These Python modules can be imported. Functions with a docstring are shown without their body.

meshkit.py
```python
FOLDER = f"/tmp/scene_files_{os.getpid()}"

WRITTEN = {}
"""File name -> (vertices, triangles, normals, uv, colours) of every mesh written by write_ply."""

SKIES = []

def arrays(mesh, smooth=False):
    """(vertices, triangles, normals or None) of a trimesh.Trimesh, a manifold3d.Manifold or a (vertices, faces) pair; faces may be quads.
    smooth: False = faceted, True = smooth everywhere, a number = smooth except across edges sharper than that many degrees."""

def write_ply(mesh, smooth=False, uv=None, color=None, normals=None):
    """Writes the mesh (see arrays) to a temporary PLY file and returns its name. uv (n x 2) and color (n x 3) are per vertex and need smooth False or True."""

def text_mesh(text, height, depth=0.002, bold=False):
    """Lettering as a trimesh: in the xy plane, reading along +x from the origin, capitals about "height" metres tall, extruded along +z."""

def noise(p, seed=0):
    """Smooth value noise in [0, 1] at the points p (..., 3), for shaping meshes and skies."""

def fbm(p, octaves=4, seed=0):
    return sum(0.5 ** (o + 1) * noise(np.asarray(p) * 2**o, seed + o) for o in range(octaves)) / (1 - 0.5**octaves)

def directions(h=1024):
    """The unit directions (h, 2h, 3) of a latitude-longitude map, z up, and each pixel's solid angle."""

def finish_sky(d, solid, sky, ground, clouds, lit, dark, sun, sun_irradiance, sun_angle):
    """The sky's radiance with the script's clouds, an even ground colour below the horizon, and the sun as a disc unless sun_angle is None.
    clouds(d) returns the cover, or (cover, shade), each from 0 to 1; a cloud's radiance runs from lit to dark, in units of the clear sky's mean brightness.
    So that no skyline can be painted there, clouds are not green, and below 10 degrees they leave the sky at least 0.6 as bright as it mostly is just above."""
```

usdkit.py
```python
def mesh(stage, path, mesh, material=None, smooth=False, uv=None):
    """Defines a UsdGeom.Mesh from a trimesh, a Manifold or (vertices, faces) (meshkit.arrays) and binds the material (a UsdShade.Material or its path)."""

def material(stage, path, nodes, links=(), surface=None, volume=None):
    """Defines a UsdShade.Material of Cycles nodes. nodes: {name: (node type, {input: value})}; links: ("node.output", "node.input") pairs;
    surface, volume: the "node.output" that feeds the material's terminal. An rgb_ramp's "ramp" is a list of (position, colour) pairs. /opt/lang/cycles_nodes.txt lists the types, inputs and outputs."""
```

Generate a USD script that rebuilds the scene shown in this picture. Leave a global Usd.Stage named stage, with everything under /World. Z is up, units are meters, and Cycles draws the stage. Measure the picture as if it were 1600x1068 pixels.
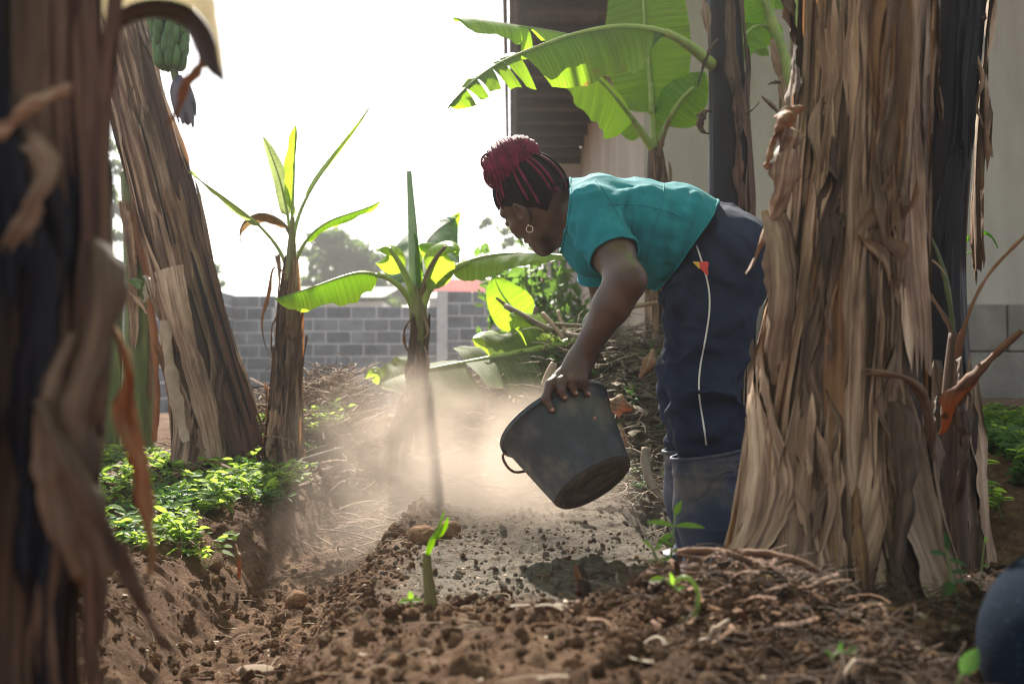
import math
import numpy as np, trimesh, usdkit, meshkit
from scipy.interpolate import CubicSpline
from pxr import Usd, UsdGeom, UsdLux, UsdShade, Gf, Sdf, Vt

stage = Usd.Stage.CreateInMemory()
UsdGeom.SetStageUpAxis(stage, 'Z'); UsdGeom.SetStageMetersPerUnit(stage, 1.0)
UsdGeom.Xform.Define(stage, '/World'); UsdGeom.Scope.Define(stage, '/World/Looks')
PI = math.pi

# ---------------------------------------------------------------- camera, sky, sun, exposure
FPX = 1556.0                       # focal length in photo pixels (35 mm on 36 mm, 1600 wide)
CAM = np.array([0.0, 0.0, 0.52])
PITCH = math.atan(61 / FPX)
EXPOSURE = 1.68
cam = UsdGeom.Camera.Define(stage, '/World/camera')
cam.CreateHorizontalApertureAttr(36.0); cam.CreateVerticalApertureAttr(36.0 * 683 / 1024); cam.CreateFocalLengthAttr(35.0)
cam.CreateFStopAttr(3.4); cam.CreateFocusDistanceAttr(2.75)
cam.CreateClippingRangeAttr(Gf.Vec2f(0.05, 1000)); cam.CreateExposureAttr(EXPOSURE)
cam.AddTranslateOp().Set(Gf.Vec3d(*CAM)); cam.AddRotateXOp().Set(90 + math.degrees(PITCH))

SUN_AZ, SUN_EL = math.radians(-10.0), math.radians(43.0)     # azimuth from +y towards +x
sun_dir = np.array([math.sin(SUN_AZ) * math.cos(SUN_EL), math.cos(SUN_AZ) * math.cos(SUN_EL), math.sin(SUN_EL)])
dome = UsdLux.DomeLight.Define(stage, '/World/sky')
dome.GetPrim().SetCustomDataByKey('kind', 'structure')
sky_mat = usdkit.material(stage, '/World/Looks/sky_light', {
    's': ('sky_texture', {'sky_type': 'single_scattering', 'sun_disc': False, 'sun_elevation': SUN_EL, 'sun_rotation': SUN_AZ, 'aerosol_density': 3.0, 'air_density': 1.0}),
    't': ('texture_coordinate', {}), 'n': ('noise_texture', {'scale': 2.2, 'detail': 6.0, 'roughness': 0.6}),
    'r': ('map_range', {'from_min': 0.25, 'from_max': 0.7, 'to_min': 0.35, 'to_max': 0.65, 'clamp': True}),
    'm': ('mix', {'color2': (5.0, 4.95, 4.9)}),
    'b': ('background_shader', {'strength': 0.07})},
    [('t.generated', 'n.vector'), ('n.fac', 'r.value'), ('r.result', 'm.fac'), ('s.color', 'm.color1'), ('m.color', 'b.color')], surface='b.background')
UsdShade.MaterialBindingAPI.Apply(dome.GetPrim()).Bind(sky_mat)
sun = UsdLux.DistantLight.Define(stage, '/World/sun')
sun.CreateNormalizeAttr(True); sun.CreateIntensityAttr(1.25); sun.CreateAngleAttr(0.6); sun.CreateColorAttr(Gf.Vec3f(1.0, 0.93, 0.82))
q = Gf.Rotation(Gf.Vec3d(0, 0, 1), Gf.Vec3d(*sun_dir)).GetQuat()
sun.AddOrientOp(UsdGeom.XformOp.PrecisionDouble).Set(Gf.Quatd(q))

def P(u, v, Y):
    """World point seen at photo pixel (u, v), at distance Y along +y."""
    d = np.array([(u - 800) / FPX, math.cos(PITCH) - (534 - v) / FPX * math.sin(PITCH), math.sin(PITCH) + (534 - v) / FPX * math.cos(PITCH)])
    return CAM + d * (Y / d[1])
def PP(*uvY):
    return np.array([P(*p) for p in uvY])

# ---------------------------------------------------------------- scene-graph helpers
used = {}
def path_of(parent, name):
    base = parent + '/' + name
    n = used.get(base, 0); used[base] = n + 1
    return base if n == 0 else f'{base}_{n:03d}'
def say(prim, label=None, cat=None, group=None, kind=None):
    for k, v in (('label', label), ('category', cat), ('group', group), ('kind', kind)):
        if v: prim.SetCustomDataByKey(k, v)
    return prim
origins = {}
def thing(name, label, cat, at=(0, 0, 0), group=None, kind=None):
    p = path_of('/World', name)
    x = UsdGeom.Xform.Define(stage, p); x.AddTranslateOp().Set(Gf.Vec3d(*map(float, at)))
    origins[p] = np.array(at, float)
    say(x.GetPrim(), label, cat, group, kind)
    return p
def part(name, mesh, mat, parent='/World', smooth=True, uv=None, label=None, cat=None, group=None, kind=None):
    p = path_of(parent, name)
    o = origins.get(parent, np.zeros(3)); origins[p] = o
    v, f, n = meshkit.arrays(mesh, False) if uv is not None or smooth is True else meshkit.arrays(mesh, smooth)
    if smooth is True or (uv is not None and smooth):
        v, f, n = meshkit.arrays((v, f), True)
    v = v - o
    m = UsdGeom.Mesh.Define(stage, p)
    m.CreatePointsAttr(Vt.Vec3fArray.FromNumpy(np.ascontiguousarray(v, np.float32)))
    m.CreateFaceVertexCountsAttr(Vt.IntArray.FromNumpy(np.full(len(f), 3, np.int32)))
    m.CreateFaceVertexIndicesAttr(Vt.IntArray.FromNumpy(np.ascontiguousarray(f.ravel(), np.int32)))
    m.CreateSubdivisionSchemeAttr('none')
    if n is not None:
        m.CreateNormalsAttr(Vt.Vec3fArray.FromNumpy(np.ascontiguousarray(n, np.float32))); m.SetNormalsInterpolation('vertex')
    if uv is not None:
        UsdGeom.PrimvarsAPI(m).CreatePrimvar('st', Sdf.ValueTypeNames.TexCoord2fArray, 'vertex').Set(Vt.Vec2fArray.FromNumpy(np.ascontiguousarray(uv, np.float32)))
    UsdShade.MaterialBindingAPI.Apply(m.GetPrim()).Bind(mat)
    say(m.GetPrim(), label, cat, group, kind)
    return p
def cat_mesh(ms):
    """Concatenates (v, f[, uv]) tuples."""
    vs, fs, us, k = [], [], [], 0
    for m in ms:
        vs.append(m[0]); fs.append(np.asarray(m[1]) + k); k += len(m[0])
        if len(m) > 2: us.append(m[2])
    return (np.vstack(vs), np.vstack(fs), np.vstack(us) if len(us) == len(ms) else None)

# ---------------------------------------------------------------- geometry helpers
def spl(pts, n):
    pts = np.asarray(pts, float)
    d = np.r_[0, np.cumsum(np.linalg.norm(np.diff(pts[:, :3], axis=0), axis=1))]
    if len(pts) == 2:
        return pts[0] + np.linspace(0, 1, n)[:, None] * (pts[1] - pts[0])
    return CubicSpline(d, pts)(np.linspace(0, d[-1], n))
def unit(v):
    v = np.asarray(v, float)
    return v / np.maximum(np.linalg.norm(v, axis=-1, keepdims=True), 1e-12)
def frames(pts, hint=(0.31, -0.9, 0.2)):
    T = unit(np.gradient(pts, axis=0))
    n = unit(np.asarray(hint, float) - T[0] * np.dot(hint, T[0]))
    A = []
    for t in T:
        n = unit(n - t * np.dot(n, t)); A.append(n)
    A = np.array(A)
    return T, A, np.cross(T, A)
def grid_faces(n, m, wrap=False):
    i, j = np.meshgrid(np.arange(n - 1), np.arange(m if wrap else m - 1), indexing='ij')
    a = i * m + j; b = i * m + (j + 1) % m; c = (i + 1) * m + (j + 1) % m; d = (i + 1) * m + j
    return np.vstack([np.stack([a, b, c], -1).reshape(-1, 3), np.stack([a, c, d], -1).reshape(-1, 3)])
def tube(pts, rad, k=8, n=None, cap=True, spline=True):
    pts = np.asarray(pts, float)
    rad = np.broadcast_to(np.asarray(rad, float), (len(pts),)) if np.ndim(rad) == 0 or len(np.atleast_1d(rad)) == len(pts) else np.asarray(rad)
    if n and spline:
        both = spl(np.c_[pts, rad], n); pts, rad = both[:, :3], np.maximum(both[:, 3], 1e-4)
    T, A, B = frames(pts)
    th = np.linspace(0, 2 * PI, k, endpoint=False)
    ring = np.cos(th)[None, :, None] * A[:, None] + np.sin(th)[None, :, None] * B[:, None]
    v = pts[:, None] + ring * rad[:, None, None]
    L = np.r_[0, np.cumsum(np.linalg.norm(np.diff(pts, axis=0), axis=1))]
    uv = np.stack(np.broadcast_arrays((th * rad.mean())[None, :], L[:, None]), -1).reshape(-1, 2)
    v = v.reshape(-1, 3); f = grid_faces(len(pts), k, True)
    if cap:
        a, b = len(v), len(v) + 1
        v = np.vstack([v, pts[:1], pts[-1:]]); uv = np.vstack([uv, uv[:1], uv[-1:]])
        j = np.arange(k); j2 = (j + 1) % k; e = (len(pts) - 1) * k
        f = np.vstack([f, np.stack([np.full(k, a), j2, j], -1), np.stack([np.full(k, b), e + j, e + j2], -1)])
    return v, f, uv
def ribbon(pts, width, N, curl=0.0, n=24, m=5, seed=0, ragged=0.25, wave=0.0, thick=0.0):
    """A strip along pts, 'width' wide (scalar or profile list), facing N, its edges curled by 'curl' radians."""
    rng = np.random.default_rng(seed)
    pts = spl(pts, n)
    t = np.linspace(0, 1, n)
    w = np.interp(t, np.linspace(0, 1, len(np.atleast_1d(width))), np.atleast_1d(width)) if np.ndim(width) else np.full(n, width)
    w = w * (1 + ragged * (meshkit.fbm(np.c_[t * 9 + seed * 7.1, t * 0, t * 0], 3, seed) - 0.5) * 2)
    T = unit(np.gradient(pts, axis=0))
    N = np.broadcast_to(np.asarray(N, float), (n, 3)); N = unit(N - T * (N * T).sum(1, keepdims=True))
    S = np.cross(T, N)
    s = np.linspace(-1, 1, m)
    ang = s[None] * curl * (1 + 0.5 * np.sin(t * 6 + seed))[:, None]
    off = (w[:, None] * s[None] / 2)
    v = pts[:, None] + S[:, None] * (off * np.cos(ang))[..., None] - N[:, None] * (np.abs(off) * np.sin(np.abs(ang)) * np.sign(curl or 1))[..., None]
    if wave:
        v = v + N[:, None] * (wave * (meshkit.fbm(np.stack(np.broadcast_arrays(t[:, None] * 6 + seed, s[None] * 1.2, 0.5), -1), 3, seed) - 0.5))[..., None]
    L = np.r_[0, np.cumsum(np.linalg.norm(np.diff(pts, axis=0), axis=1))]
    uv = np.stack(np.broadcast_arrays(off + seed * 0.13, L[:, None]), -1).reshape(-1, 2)
    v, f = v.reshape(-1, 3), grid_faces(n, m)
    if thick:
        v, f, uv = solidify(v, f, thick, uv)
    return v, f, uv
def solidify(v, f, t, uv=None):
    _, _, n = meshkit.arrays((v, f), True)
    e = np.sort(np.vstack([f[:, [0, 1]], f[:, [1, 2]], f[:, [2, 0]]]), axis=1)
    d = np.vstack([f[:, [0, 1]], f[:, [1, 2]], f[:, [2, 0]]])
    _, inv, cnt = np.unique(e[:, 0].astype(np.int64) * len(v) + e[:, 1], return_inverse=True, return_counts=True)
    bd = d[cnt[inv] == 1]
    k = len(v)
    side = np.vstack([np.c_[bd[:, 1], bd[:, 0], bd[:, 0] + k], np.c_[bd[:, 1], bd[:, 0] + k, bd[:, 1] + k]])
    return np.vstack([v, v - n * t]), np.vstack([f, f[:, ::-1] + k, side]), (None if uv is None else np.vstack([uv, uv]))
def box(lo, hi):
    lo, hi = np.asarray(lo, float), np.asarray(hi, float)
    m = trimesh.creation.box(hi - lo); m.apply_translation((lo + hi) / 2)
    return np.array(m.vertices), np.array(m.faces)
def chamfer_box(lo, hi, c):
    import manifold3d
    lo, hi = np.asarray(lo, float), np.asarray(hi, float)
    pts = []
    for s in np.ndindex(2, 2, 2):
        corner = np.where(s, hi, lo)
        for k in range(3):
            q_ = corner + np.where(s, -c, c); q_[k] = corner[k]; pts.append(q_)
    m = manifold3d.Manifold.hull_points(np.array(pts)).to_mesh()
    return np.array(m.vert_properties[:, :3]), np.array(m.tri_verts)
def fbm2(x, y, s, o=4, seed=0):
    return meshkit.fbm(np.stack([np.asarray(x) * s, np.asarray(y) * s, np.full(np.shape(x), 0.37 + seed)], -1), o, seed)
def sstep(a, b, x):
    t = np.clip((x - a) / (b - a), 0, 1); return t * t * (3 - 2 * t)

# signed-distance modelling: prims are (kind, args..., k); meshed by surface nets
def cone(a, b, ra, rb, k=0.02): return ('c', np.array(a, float), np.array(b, float), ra, rb, k)
def ell(c, r, R=np.eye(3), k=0.02, cut=False): return ('e', np.array(c, float), np.array(r, float), np.array(R, float), k, cut)
def sdf_eval(prims, p):
    """Distance of a list of prims, smoothly joined in order; far prims are skipped cell by cell."""
    if len(p) < 400 or len(prims) < 10: return sdf_raw(prims, p)
    key = np.floor(p / 0.07).astype(np.int64); key = (key[:, 0] * 4096 + key[:, 1]) * 4096 + key[:, 2]
    o = np.argsort(key, kind='stable'); ks = key[o]; cuts = np.r_[0, np.flatnonzero(np.diff(ks)) + 1, len(ks)]
    out = np.empty(len(p))
    cen = np.array([(p[o[a:b]].min(0) + p[o[a:b]].max(0)) / 2 for a, b in zip(cuts[:-1], cuts[1:])])
    D = np.stack([sdf_raw([q_[:-1] + (False,) if q_[0] == 'e' else q_], cen) for q_ in prims], 1)
    iscut = np.array([q_[0] == 'e' and q_[-1] for q_ in prims])
    best = np.min(np.where(iscut[None], 9, D), 1)
    for i, (a, b) in enumerate(zip(cuts[:-1], cuts[1:])):
        sel = [q_ for q_, d_, c_ in zip(prims, D[i], iscut) if (d_ < best[i] + 0.22 if not c_ else d_ < 0.16)]
        out[o[a:b]] = sdf_raw(sel, p[o[a:b]])
    return out
def sdf_raw(prims, p):
    d = None
    for q_ in prims:
        if q_[0] == 'c':
            _, a, b, ra, rb, k = q_
            ba = b - a; t = np.clip(((p - a) @ ba) / max(ba @ ba, 1e-12), 0, 1)
            x = np.linalg.norm(p - a - t[:, None] * ba, axis=1) - (ra + (rb - ra) * t); cut = False
        elif q_[0] == 'f':                       # flattened cone: y scaled about yc
            _, a, b, ra, rb, k, sc = q_
            yc = (a[1] + b[1]) / 2; S = np.array([1, sc, 1.0]); pa = (p - [0, yc, 0]) * S; aa = (a - [0, yc, 0]) * S; bb = (b - [0, yc, 0]) * S
            ba = bb - aa; t = np.clip(((pa - aa) @ ba) / max(ba @ ba, 1e-12), 0, 1)
            x = np.linalg.norm(pa - aa - t[:, None] * ba, axis=1) - (ra + (rb - ra) * t); cut = False
        else:
            _, c, r, R, k, cut = q_
            l = (p - c) @ R; k0 = np.linalg.norm(l / r, axis=1); k1 = np.linalg.norm(l / r ** 2, axis=1)
            x = k0 * (k0 - 1) / np.maximum(k1, 1e-9)
        if d is None: d = x; continue
        if cut:
            h = np.clip(0.5 - 0.5 * (d + x) / k, 0, 1); d = d * (1 - h) - x * h + k * h * (1 - h)
        else:
            h = np.clip(0.5 + 0.5 * (d - x) / k, 0, 1); d = d * (1 - h) + x * h - k * h * (1 - h)
    return d
def nets(fn, lo, hi, h):
    lo, hi = np.asarray(lo, float), np.asarray(hi, float)
    n = np.ceil((hi - lo) / h).astype(int) + 1
    B = 12
    D = np.full(tuple(n), 1.0)
    I = np.stack(np.meshgrid(*[np.arange(0, m, B) for m in n], indexing='ij'), -1).reshape(-1, 3)
    DC = fn(lo + (I + B / 2) * h); todo = {tuple(i): d_ for i, d_ in zip(I.tolist(), DC)}
    for i in range(0, n[0], B):
        for j in range(0, n[1], B):
            for k in range(0, n[2], B):
                s = [slice(a, min(a + B, m)) for a, m in zip((i, j, k), n)]
                dc = todo[(i, j, k)]
                if abs(dc) > B * h * 0.87 + 0.02:
                    D[tuple(s)] = dc; continue
                g = np.stack(np.meshgrid(*[lo[a] + np.arange(s[a].start, s[a].stop) * h for a in range(3)], indexing='ij'), -1)
                D[tuple(s)] = fn(g.reshape(-1, 3)).reshape(g.shape[:3])
    inside = D < 0
    acc = np.zeros(tuple(n - 1) + (3,)); cnt = np.zeros(tuple(n - 1))
    corners = list(np.ndindex(2, 2, 2))
    def sub(A, c): return A[c[0]:n[0] - 1 + c[0], c[1]:n[1] - 1 + c[1], c[2]:n[2] - 1 + c[2]]
    for a in range(3):
        for c in corners:
            if c[a]: continue
            c2 = list(c); c2[a] = 1
            d1, d2 = sub(D, c), sub(D, c2)
            x = (d1 < 0) != (d2 < 0)
            t = d1 / np.where(np.abs(d1 - d2) < 1e-12, 1e-12, d1 - d2)
            for b in range(3):
                acc[..., b] += np.where(x, t if b == a else c[b], 0)
            cnt += x
    act = cnt > 0
    idx = np.full(act.shape, -1); idx[act] = np.arange(act.sum())
    cell = np.argwhere(act)
    v = lo + (cell + acc[act] / cnt[act][:, None]) * h
    F = []
    for a in range(3):
        b, c = (a + 1) % 3, (a + 2) % 3
        s1 = [slice(1, n[0] - 1)] * 3
        sl0 = [slice(1, n[q_] - 1) for q_ in range(3)]; sl0[a] = slice(0, n[a] - 1)
        sl1 = list(sl0); sl1[a] = slice(1, n[a])
        i0, i1 = inside[tuple(sl0)], inside[tuple(sl1)]
        for flip, mask in ((False, i0 & ~i1), (True, ~i0 & i1)):
            e = np.argwhere(mask)
            if not len(e): continue
            off = np.array([s.start for s in sl0]); e = e + off
            def at(db, dc):
                w = e.copy(); w[:, b] += db; w[:, c] += dc
                return idx[w[:, 0], w[:, 1], w[:, 2]]
            q4 = np.stack([at(-1, -1), at(0, -1), at(0, 0), at(-1, 0)], 1)
            if flip: q4 = q4[:, ::-1]
            F.append(q4)
    q4 = np.vstack(F)
    f = np.vstack([q4[:, [0, 1, 2]], q4[:, [0, 2, 3]]])
    for _ in range(2):
        d = fn(v); e = h * 0.4
        g = np.stack([fn(v + np.eye(3)[a] * e) - fn(v - np.eye(3)[a] * e) for a in range(3)], 1) / (2 * e)
        v = v - np.clip(d, -h, h)[:, None] * g / np.maximum((g * g).sum(1, keepdims=True), 0.05)
    return v, f
def clip(v, f, g):
    """Keeps the part of the mesh where g(v) > 0, with a clean edge."""
    val = g(v)
    s = val > 0
    keep = s[f].all(1)
    out = [f[keep]]
    mix_ = s[f].any(1) & ~keep
    new, key = [], {}
    def cut_pt(a, b):
        k = (min(a, b), max(a, b))
        if k not in key:
            t = val[k[0]] / (val[k[0]] - val[k[1]])
            t = min(max(t, 0.02), 0.98)
            key[k] = len(v) + len(new); new.append(v[k[0]] + t * (v[k[1]] - v[k[0]]))
        return key[k]
    extra = []
    for tri in f[mix_]:
        for r in range(3):
            a, b, c = tri[r], tri[(r + 1) % 3], tri[(r + 2) % 3]
            if s[a] and not s[b] and not s[c]:
                extra.append([a, cut_pt(a, b), cut_pt(a, c)]); break
            if not s[a] and s[b] and s[c]:
                p1, p2 = cut_pt(a, b), cut_pt(a, c)
                extra += [[p1, b, c], [p1, c, p2]]; break
    v2 = np.vstack([v] + ([np.array(new)] if new else []))
    f2 = np.vstack(out + ([np.array(extra)] if extra else []))
    u_, inv = np.unique(f2, return_inverse=True)
    return v2[u_], inv.reshape(f2.shape)
def nrm(v, f): return meshkit.arrays((v, f), True)[2]
def ray_on(mesh, uv_px):
    """First points of the mesh met from the camera at photo pixels; used to find where seams and marks lie on cloth."""
    tm = trimesh.Trimesh(mesh[0], mesh[1], process=False)
    d = np.array([unit(P(u, v, 1.0) - CAM) for u, v in uv_px])
    loc, ri, ti = tm.ray.intersects_location(np.repeat(CAM[None], len(d), 0), d, multiple_hits=True)
    out = [None] * len(d)
    for l, r, t in zip(loc, ri, ti):
        if out[r] is None or np.linalg.norm(l - CAM) < np.linalg.norm(out[r][0] - CAM):
            out[r] = (l, tm.face_normals[t])
    return [o for o in out if o is not None]
# ---------------------------------------------------------------- materials
def mat(name, nodes, links, surface='p.BSDF', volume=None):
    return usdkit.material(stage, '/World/Looks/' + name, nodes, links, surface=surface, volume=volume)
def noisy(name, stops, scale=8, detail=6, rough=0.8, bump=0.3, bump_scale=None, dist=0.01, spec=0.3, stretch=(1, 1, 1), coord='object', vary=0.0, **kw):
    """A principled material coloured by a noise ramp, with bump; vary: brightness spread between objects."""
    nodes = {'t': ('texture_coordinate', {}), 'mp': ('mapping', {'scale': stretch}), 'n': ('noise_texture', {'scale': scale, 'detail': detail, 'roughness': 0.62}),
             'r': ('rgb_ramp', {'ramp': stops}), 'n2': ('noise_texture', {'scale': bump_scale or scale * 3, 'detail': 6.0, 'roughness': 0.65}),
             'b': ('bump', {'strength': bump, 'distance': dist}), 'oi': ('object_info', {}),
             'vr': ('map_range', {'from_min': 0.0, 'from_max': 1.0, 'to_min': 1 - vary, 'to_max': 1 + vary}), 'h': ('hsv', {'hue': 0.5, 'saturation': 1.0, 'fac': 1.0}),
             'p': ('principled_bsdf', {'roughness': rough, 'specular_ior_level': spec, **kw})}
    links = [(f't.{coord}', 'mp.vector'), ('mp.vector', 'n.vector'), ('mp.vector', 'n2.vector'), ('n.fac', 'r.fac'), ('r.color', 'h.color'), ('oi.random', 'vr.value'), ('vr.result', 'h.value'),
             ('h.color', 'p.base_color'), ('n2.fac', 'b.height'), ('b.normal', 'p.normal')]
    return mat(name, nodes, links)
def fibre(name, stops, scale=(110, 3, 1), rough=0.7, bump=0.6, trans=0.0, tcol=(0.5, 0.2, 0.06), vary=0.35, dist=0.004, spec=0.25):
    """Dry fibrous sheath: streaks along v of the mesh's uv (metres), blotches, slight glow when lit from behind."""
    nodes = {'t': ('texture_coordinate', {}), 'mp': ('mapping', {'scale': scale}), 'n': ('noise_texture', {'scale': 1.0, 'detail': 8.0, 'roughness': 0.68, 'distortion': 0.4}),
             'mb': ('mapping', {'scale': (14, 2.2, 1)}), 'nb': ('noise_texture', {'scale': 1.0, 'detail': 5.0, 'roughness': 0.6}),
             'ad': ('math', {'math_type': 'multiply_add', 'value2': 0.95, 'value3': -0.48}), 'ad2': ('math', {'math_type': 'multiply_add', 'value2': 0.95}),
             'r': ('rgb_ramp', {'ramp': stops}), 'b': ('bump', {'strength': bump, 'distance': dist}), 'oi': ('object_info', {}),
             'vr': ('map_range', {'from_min': 0.0, 'from_max': 1.0, 'to_min': 1 - vary, 'to_max': 1 + vary}), 'h': ('hsv', {'hue': 0.5, 'saturation': 1.0, 'fac': 1.0}),
             'p': ('principled_bsdf', {'roughness': rough, 'specular_ior_level': spec})}
    links = [('t.UV', 'mp.vector'), ('t.UV', 'mb.vector'), ('mp.vector', 'n.vector'), ('mb.vector', 'nb.vector'), ('nb.fac', 'ad.value1'), ('n.fac', 'ad2.value1'), ('ad.value', 'ad2.value3'),
             ('ad2.value', 'r.fac'), ('r.color', 'h.color'), ('oi.random', 'vr.value'), ('vr.result', 'h.value'), ('h.color', 'p.base_color'), ('n.fac', 'b.height'), ('b.normal', 'p.normal')]
    surf = 'p.BSDF'
    if trans:
        nodes['tr'] = ('translucent_bsdf', {'color': tcol}); nodes['mx'] = ('mix_closure', {'fac': trans})
        links += [('p.BSDF', 'mx.closure1'), ('tr.BSDF', 'mx.closure2')]; surf = 'mx.closure'
    return mat(name, nodes, links, surf)
def leafm(name, col, col2, tcol, trans=0.55, vein=130.0, rough=0.42, brown=0.0, bump=0.15, spec=0.4):
    """Banana leaf: uv = (metres along the midrib, metres across); veins across the blade, blotches, optional brown scorched edges."""
    nodes = {'t': ('texture_coordinate', {}), 'sx': ('separate_xyz', {}),
             'mp': ('mapping', {'scale': (vein, 2.0, 1)}), 'w': ('noise_texture', {'scale': 1.0, 'detail': 2.0}),
             'nb': ('noise_texture', {'scale': 7.0, 'detail': 5.0}), 'm1': ('mix', {'color1': col, 'color2': col2}), 'm2': ('mix', {'mix_type': 'multiply', 'fac': 0.7}),
             'rv': ('rgb_ramp', {'ramp': [(0.32, (0.5, 0.55, 0.5)), (0.62, (1, 1, 1))]}), 'rb': ('rgb_ramp', {'ramp': [(0.35, (0, 0, 0)), (0.65, (1, 1, 1))]}),
             'ms': ('mapping', {'scale': (14, 34, 1)}), 'ns': ('noise_texture', {'scale': 1.0, 'detail': 6.0, 'roughness': 0.7}),
             'ab': ('math', {'math_type': 'absolute'}), 'sa': ('math', {'math_type': 'multiply_add', 'value2': 2.2 if brown else 0.0, 'value3': -0.95 + brown}),
             'sb': ('math', {'math_type': 'add'}), 'rs': ('rgb_ramp', {'ramp': [(0.48, (0, 0, 0)), (0.62, (1, 1, 1))]}),
             'm3': ('mix', {'color2': (0.16, 0.09, 0.04)}), 'm4': ('mix', {'color1': tcol, 'color2': (0.45, 0.22, 0.05)}), 'm5': ('mix', {'mix_type': 'multiply', 'fac': 0.75}),
             'b': ('bump', {'strength': bump, 'distance': 0.003}),
             'p': ('principled_bsdf', {'roughness': rough, 'specular_ior_level': spec}), 'tr': ('translucent_bsdf', {}), 'mx': ('mix_closure', {'fac': trans})}
    links = [('t.UV', 'mp.vector'), ('mp.vector', 'w.vector'), ('t.UV', 'nb.vector'), ('t.UV', 'ms.vector'), ('ms.vector', 'ns.vector'), ('t.UV', 'sx.vector'), ('sx.y', 'ab.value1'), ('ab.value', 'sa.value1'),
             ('nb.fac', 'rb.fac'), ('rb.color', 'm1.fac'), ('w.fac', 'rv.fac'), ('m1.color', 'm2.color1'), ('rv.color', 'm2.color2'),
             ('ns.fac', 'sb.value1'), ('sa.value', 'sb.value2'), ('sb.value', 'rs.fac'), ('rs.color', 'm3.fac'), ('rs.color', 'm4.fac'), ('m2.color', 'm3.color1'), ('m3.color', 'p.base_color'),
             ('m4.color', 'm5.color1'), ('rv.color', 'm5.color2'), ('m5.color', 'tr.color'), ('w.fac', 'b.height'), ('b.normal', 'p.normal'), ('p.BSDF', 'mx.closure1'), ('tr.BSDF', 'mx.closure2')]
    return mat(name, nodes, links, 'mx.closure')

M = {}
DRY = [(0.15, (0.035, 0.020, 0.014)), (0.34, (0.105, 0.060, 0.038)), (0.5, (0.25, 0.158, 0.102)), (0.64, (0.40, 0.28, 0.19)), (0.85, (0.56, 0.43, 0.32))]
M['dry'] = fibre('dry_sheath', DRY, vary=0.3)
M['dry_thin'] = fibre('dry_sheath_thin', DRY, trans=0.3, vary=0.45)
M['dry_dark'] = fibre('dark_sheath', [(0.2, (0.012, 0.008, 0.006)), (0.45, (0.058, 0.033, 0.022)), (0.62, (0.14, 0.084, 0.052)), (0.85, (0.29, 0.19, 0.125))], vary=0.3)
M['dry_orange'] = fibre('orange_sheath', [(0.25, (0.06, 0.03, 0.018)), (0.45, (0.17, 0.082, 0.042)), (0.62, (0.30, 0.165, 0.085)), (0.85, (0.42, 0.28, 0.17))], trans=0.25, tcol=(0.42, 0.19, 0.09), vary=0.25)
M['burnt'] = fibre('burnt_sheath', [(0.25, (0.04, 0.018, 0.012)), (0.45, (0.12, 0.05, 0.026)), (0.62, (0.24, 0.115, 0.055)), (0.85, (0.36, 0.21, 0.12))], trans=0.25, tcol=(0.5, 0.22, 0.07), vary=0.1)
M['rolled'] = noisy('rolled_leaf', [(0.3, (0.17, 0.27, 0.13)), (0.7, (0.25, 0.36, 0.18))], scale=9, rough=0.5, bump=0.15)
M['rust'] = fibre('rust_sheath', [(0.2, (0.022, 0.012, 0.010)), (0.45, (0.075, 0.034, 0.024)), (0.65, (0.14, 0.068, 0.045)), (0.9, (0.26, 0.15, 0.10))], vary=0.2)
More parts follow.
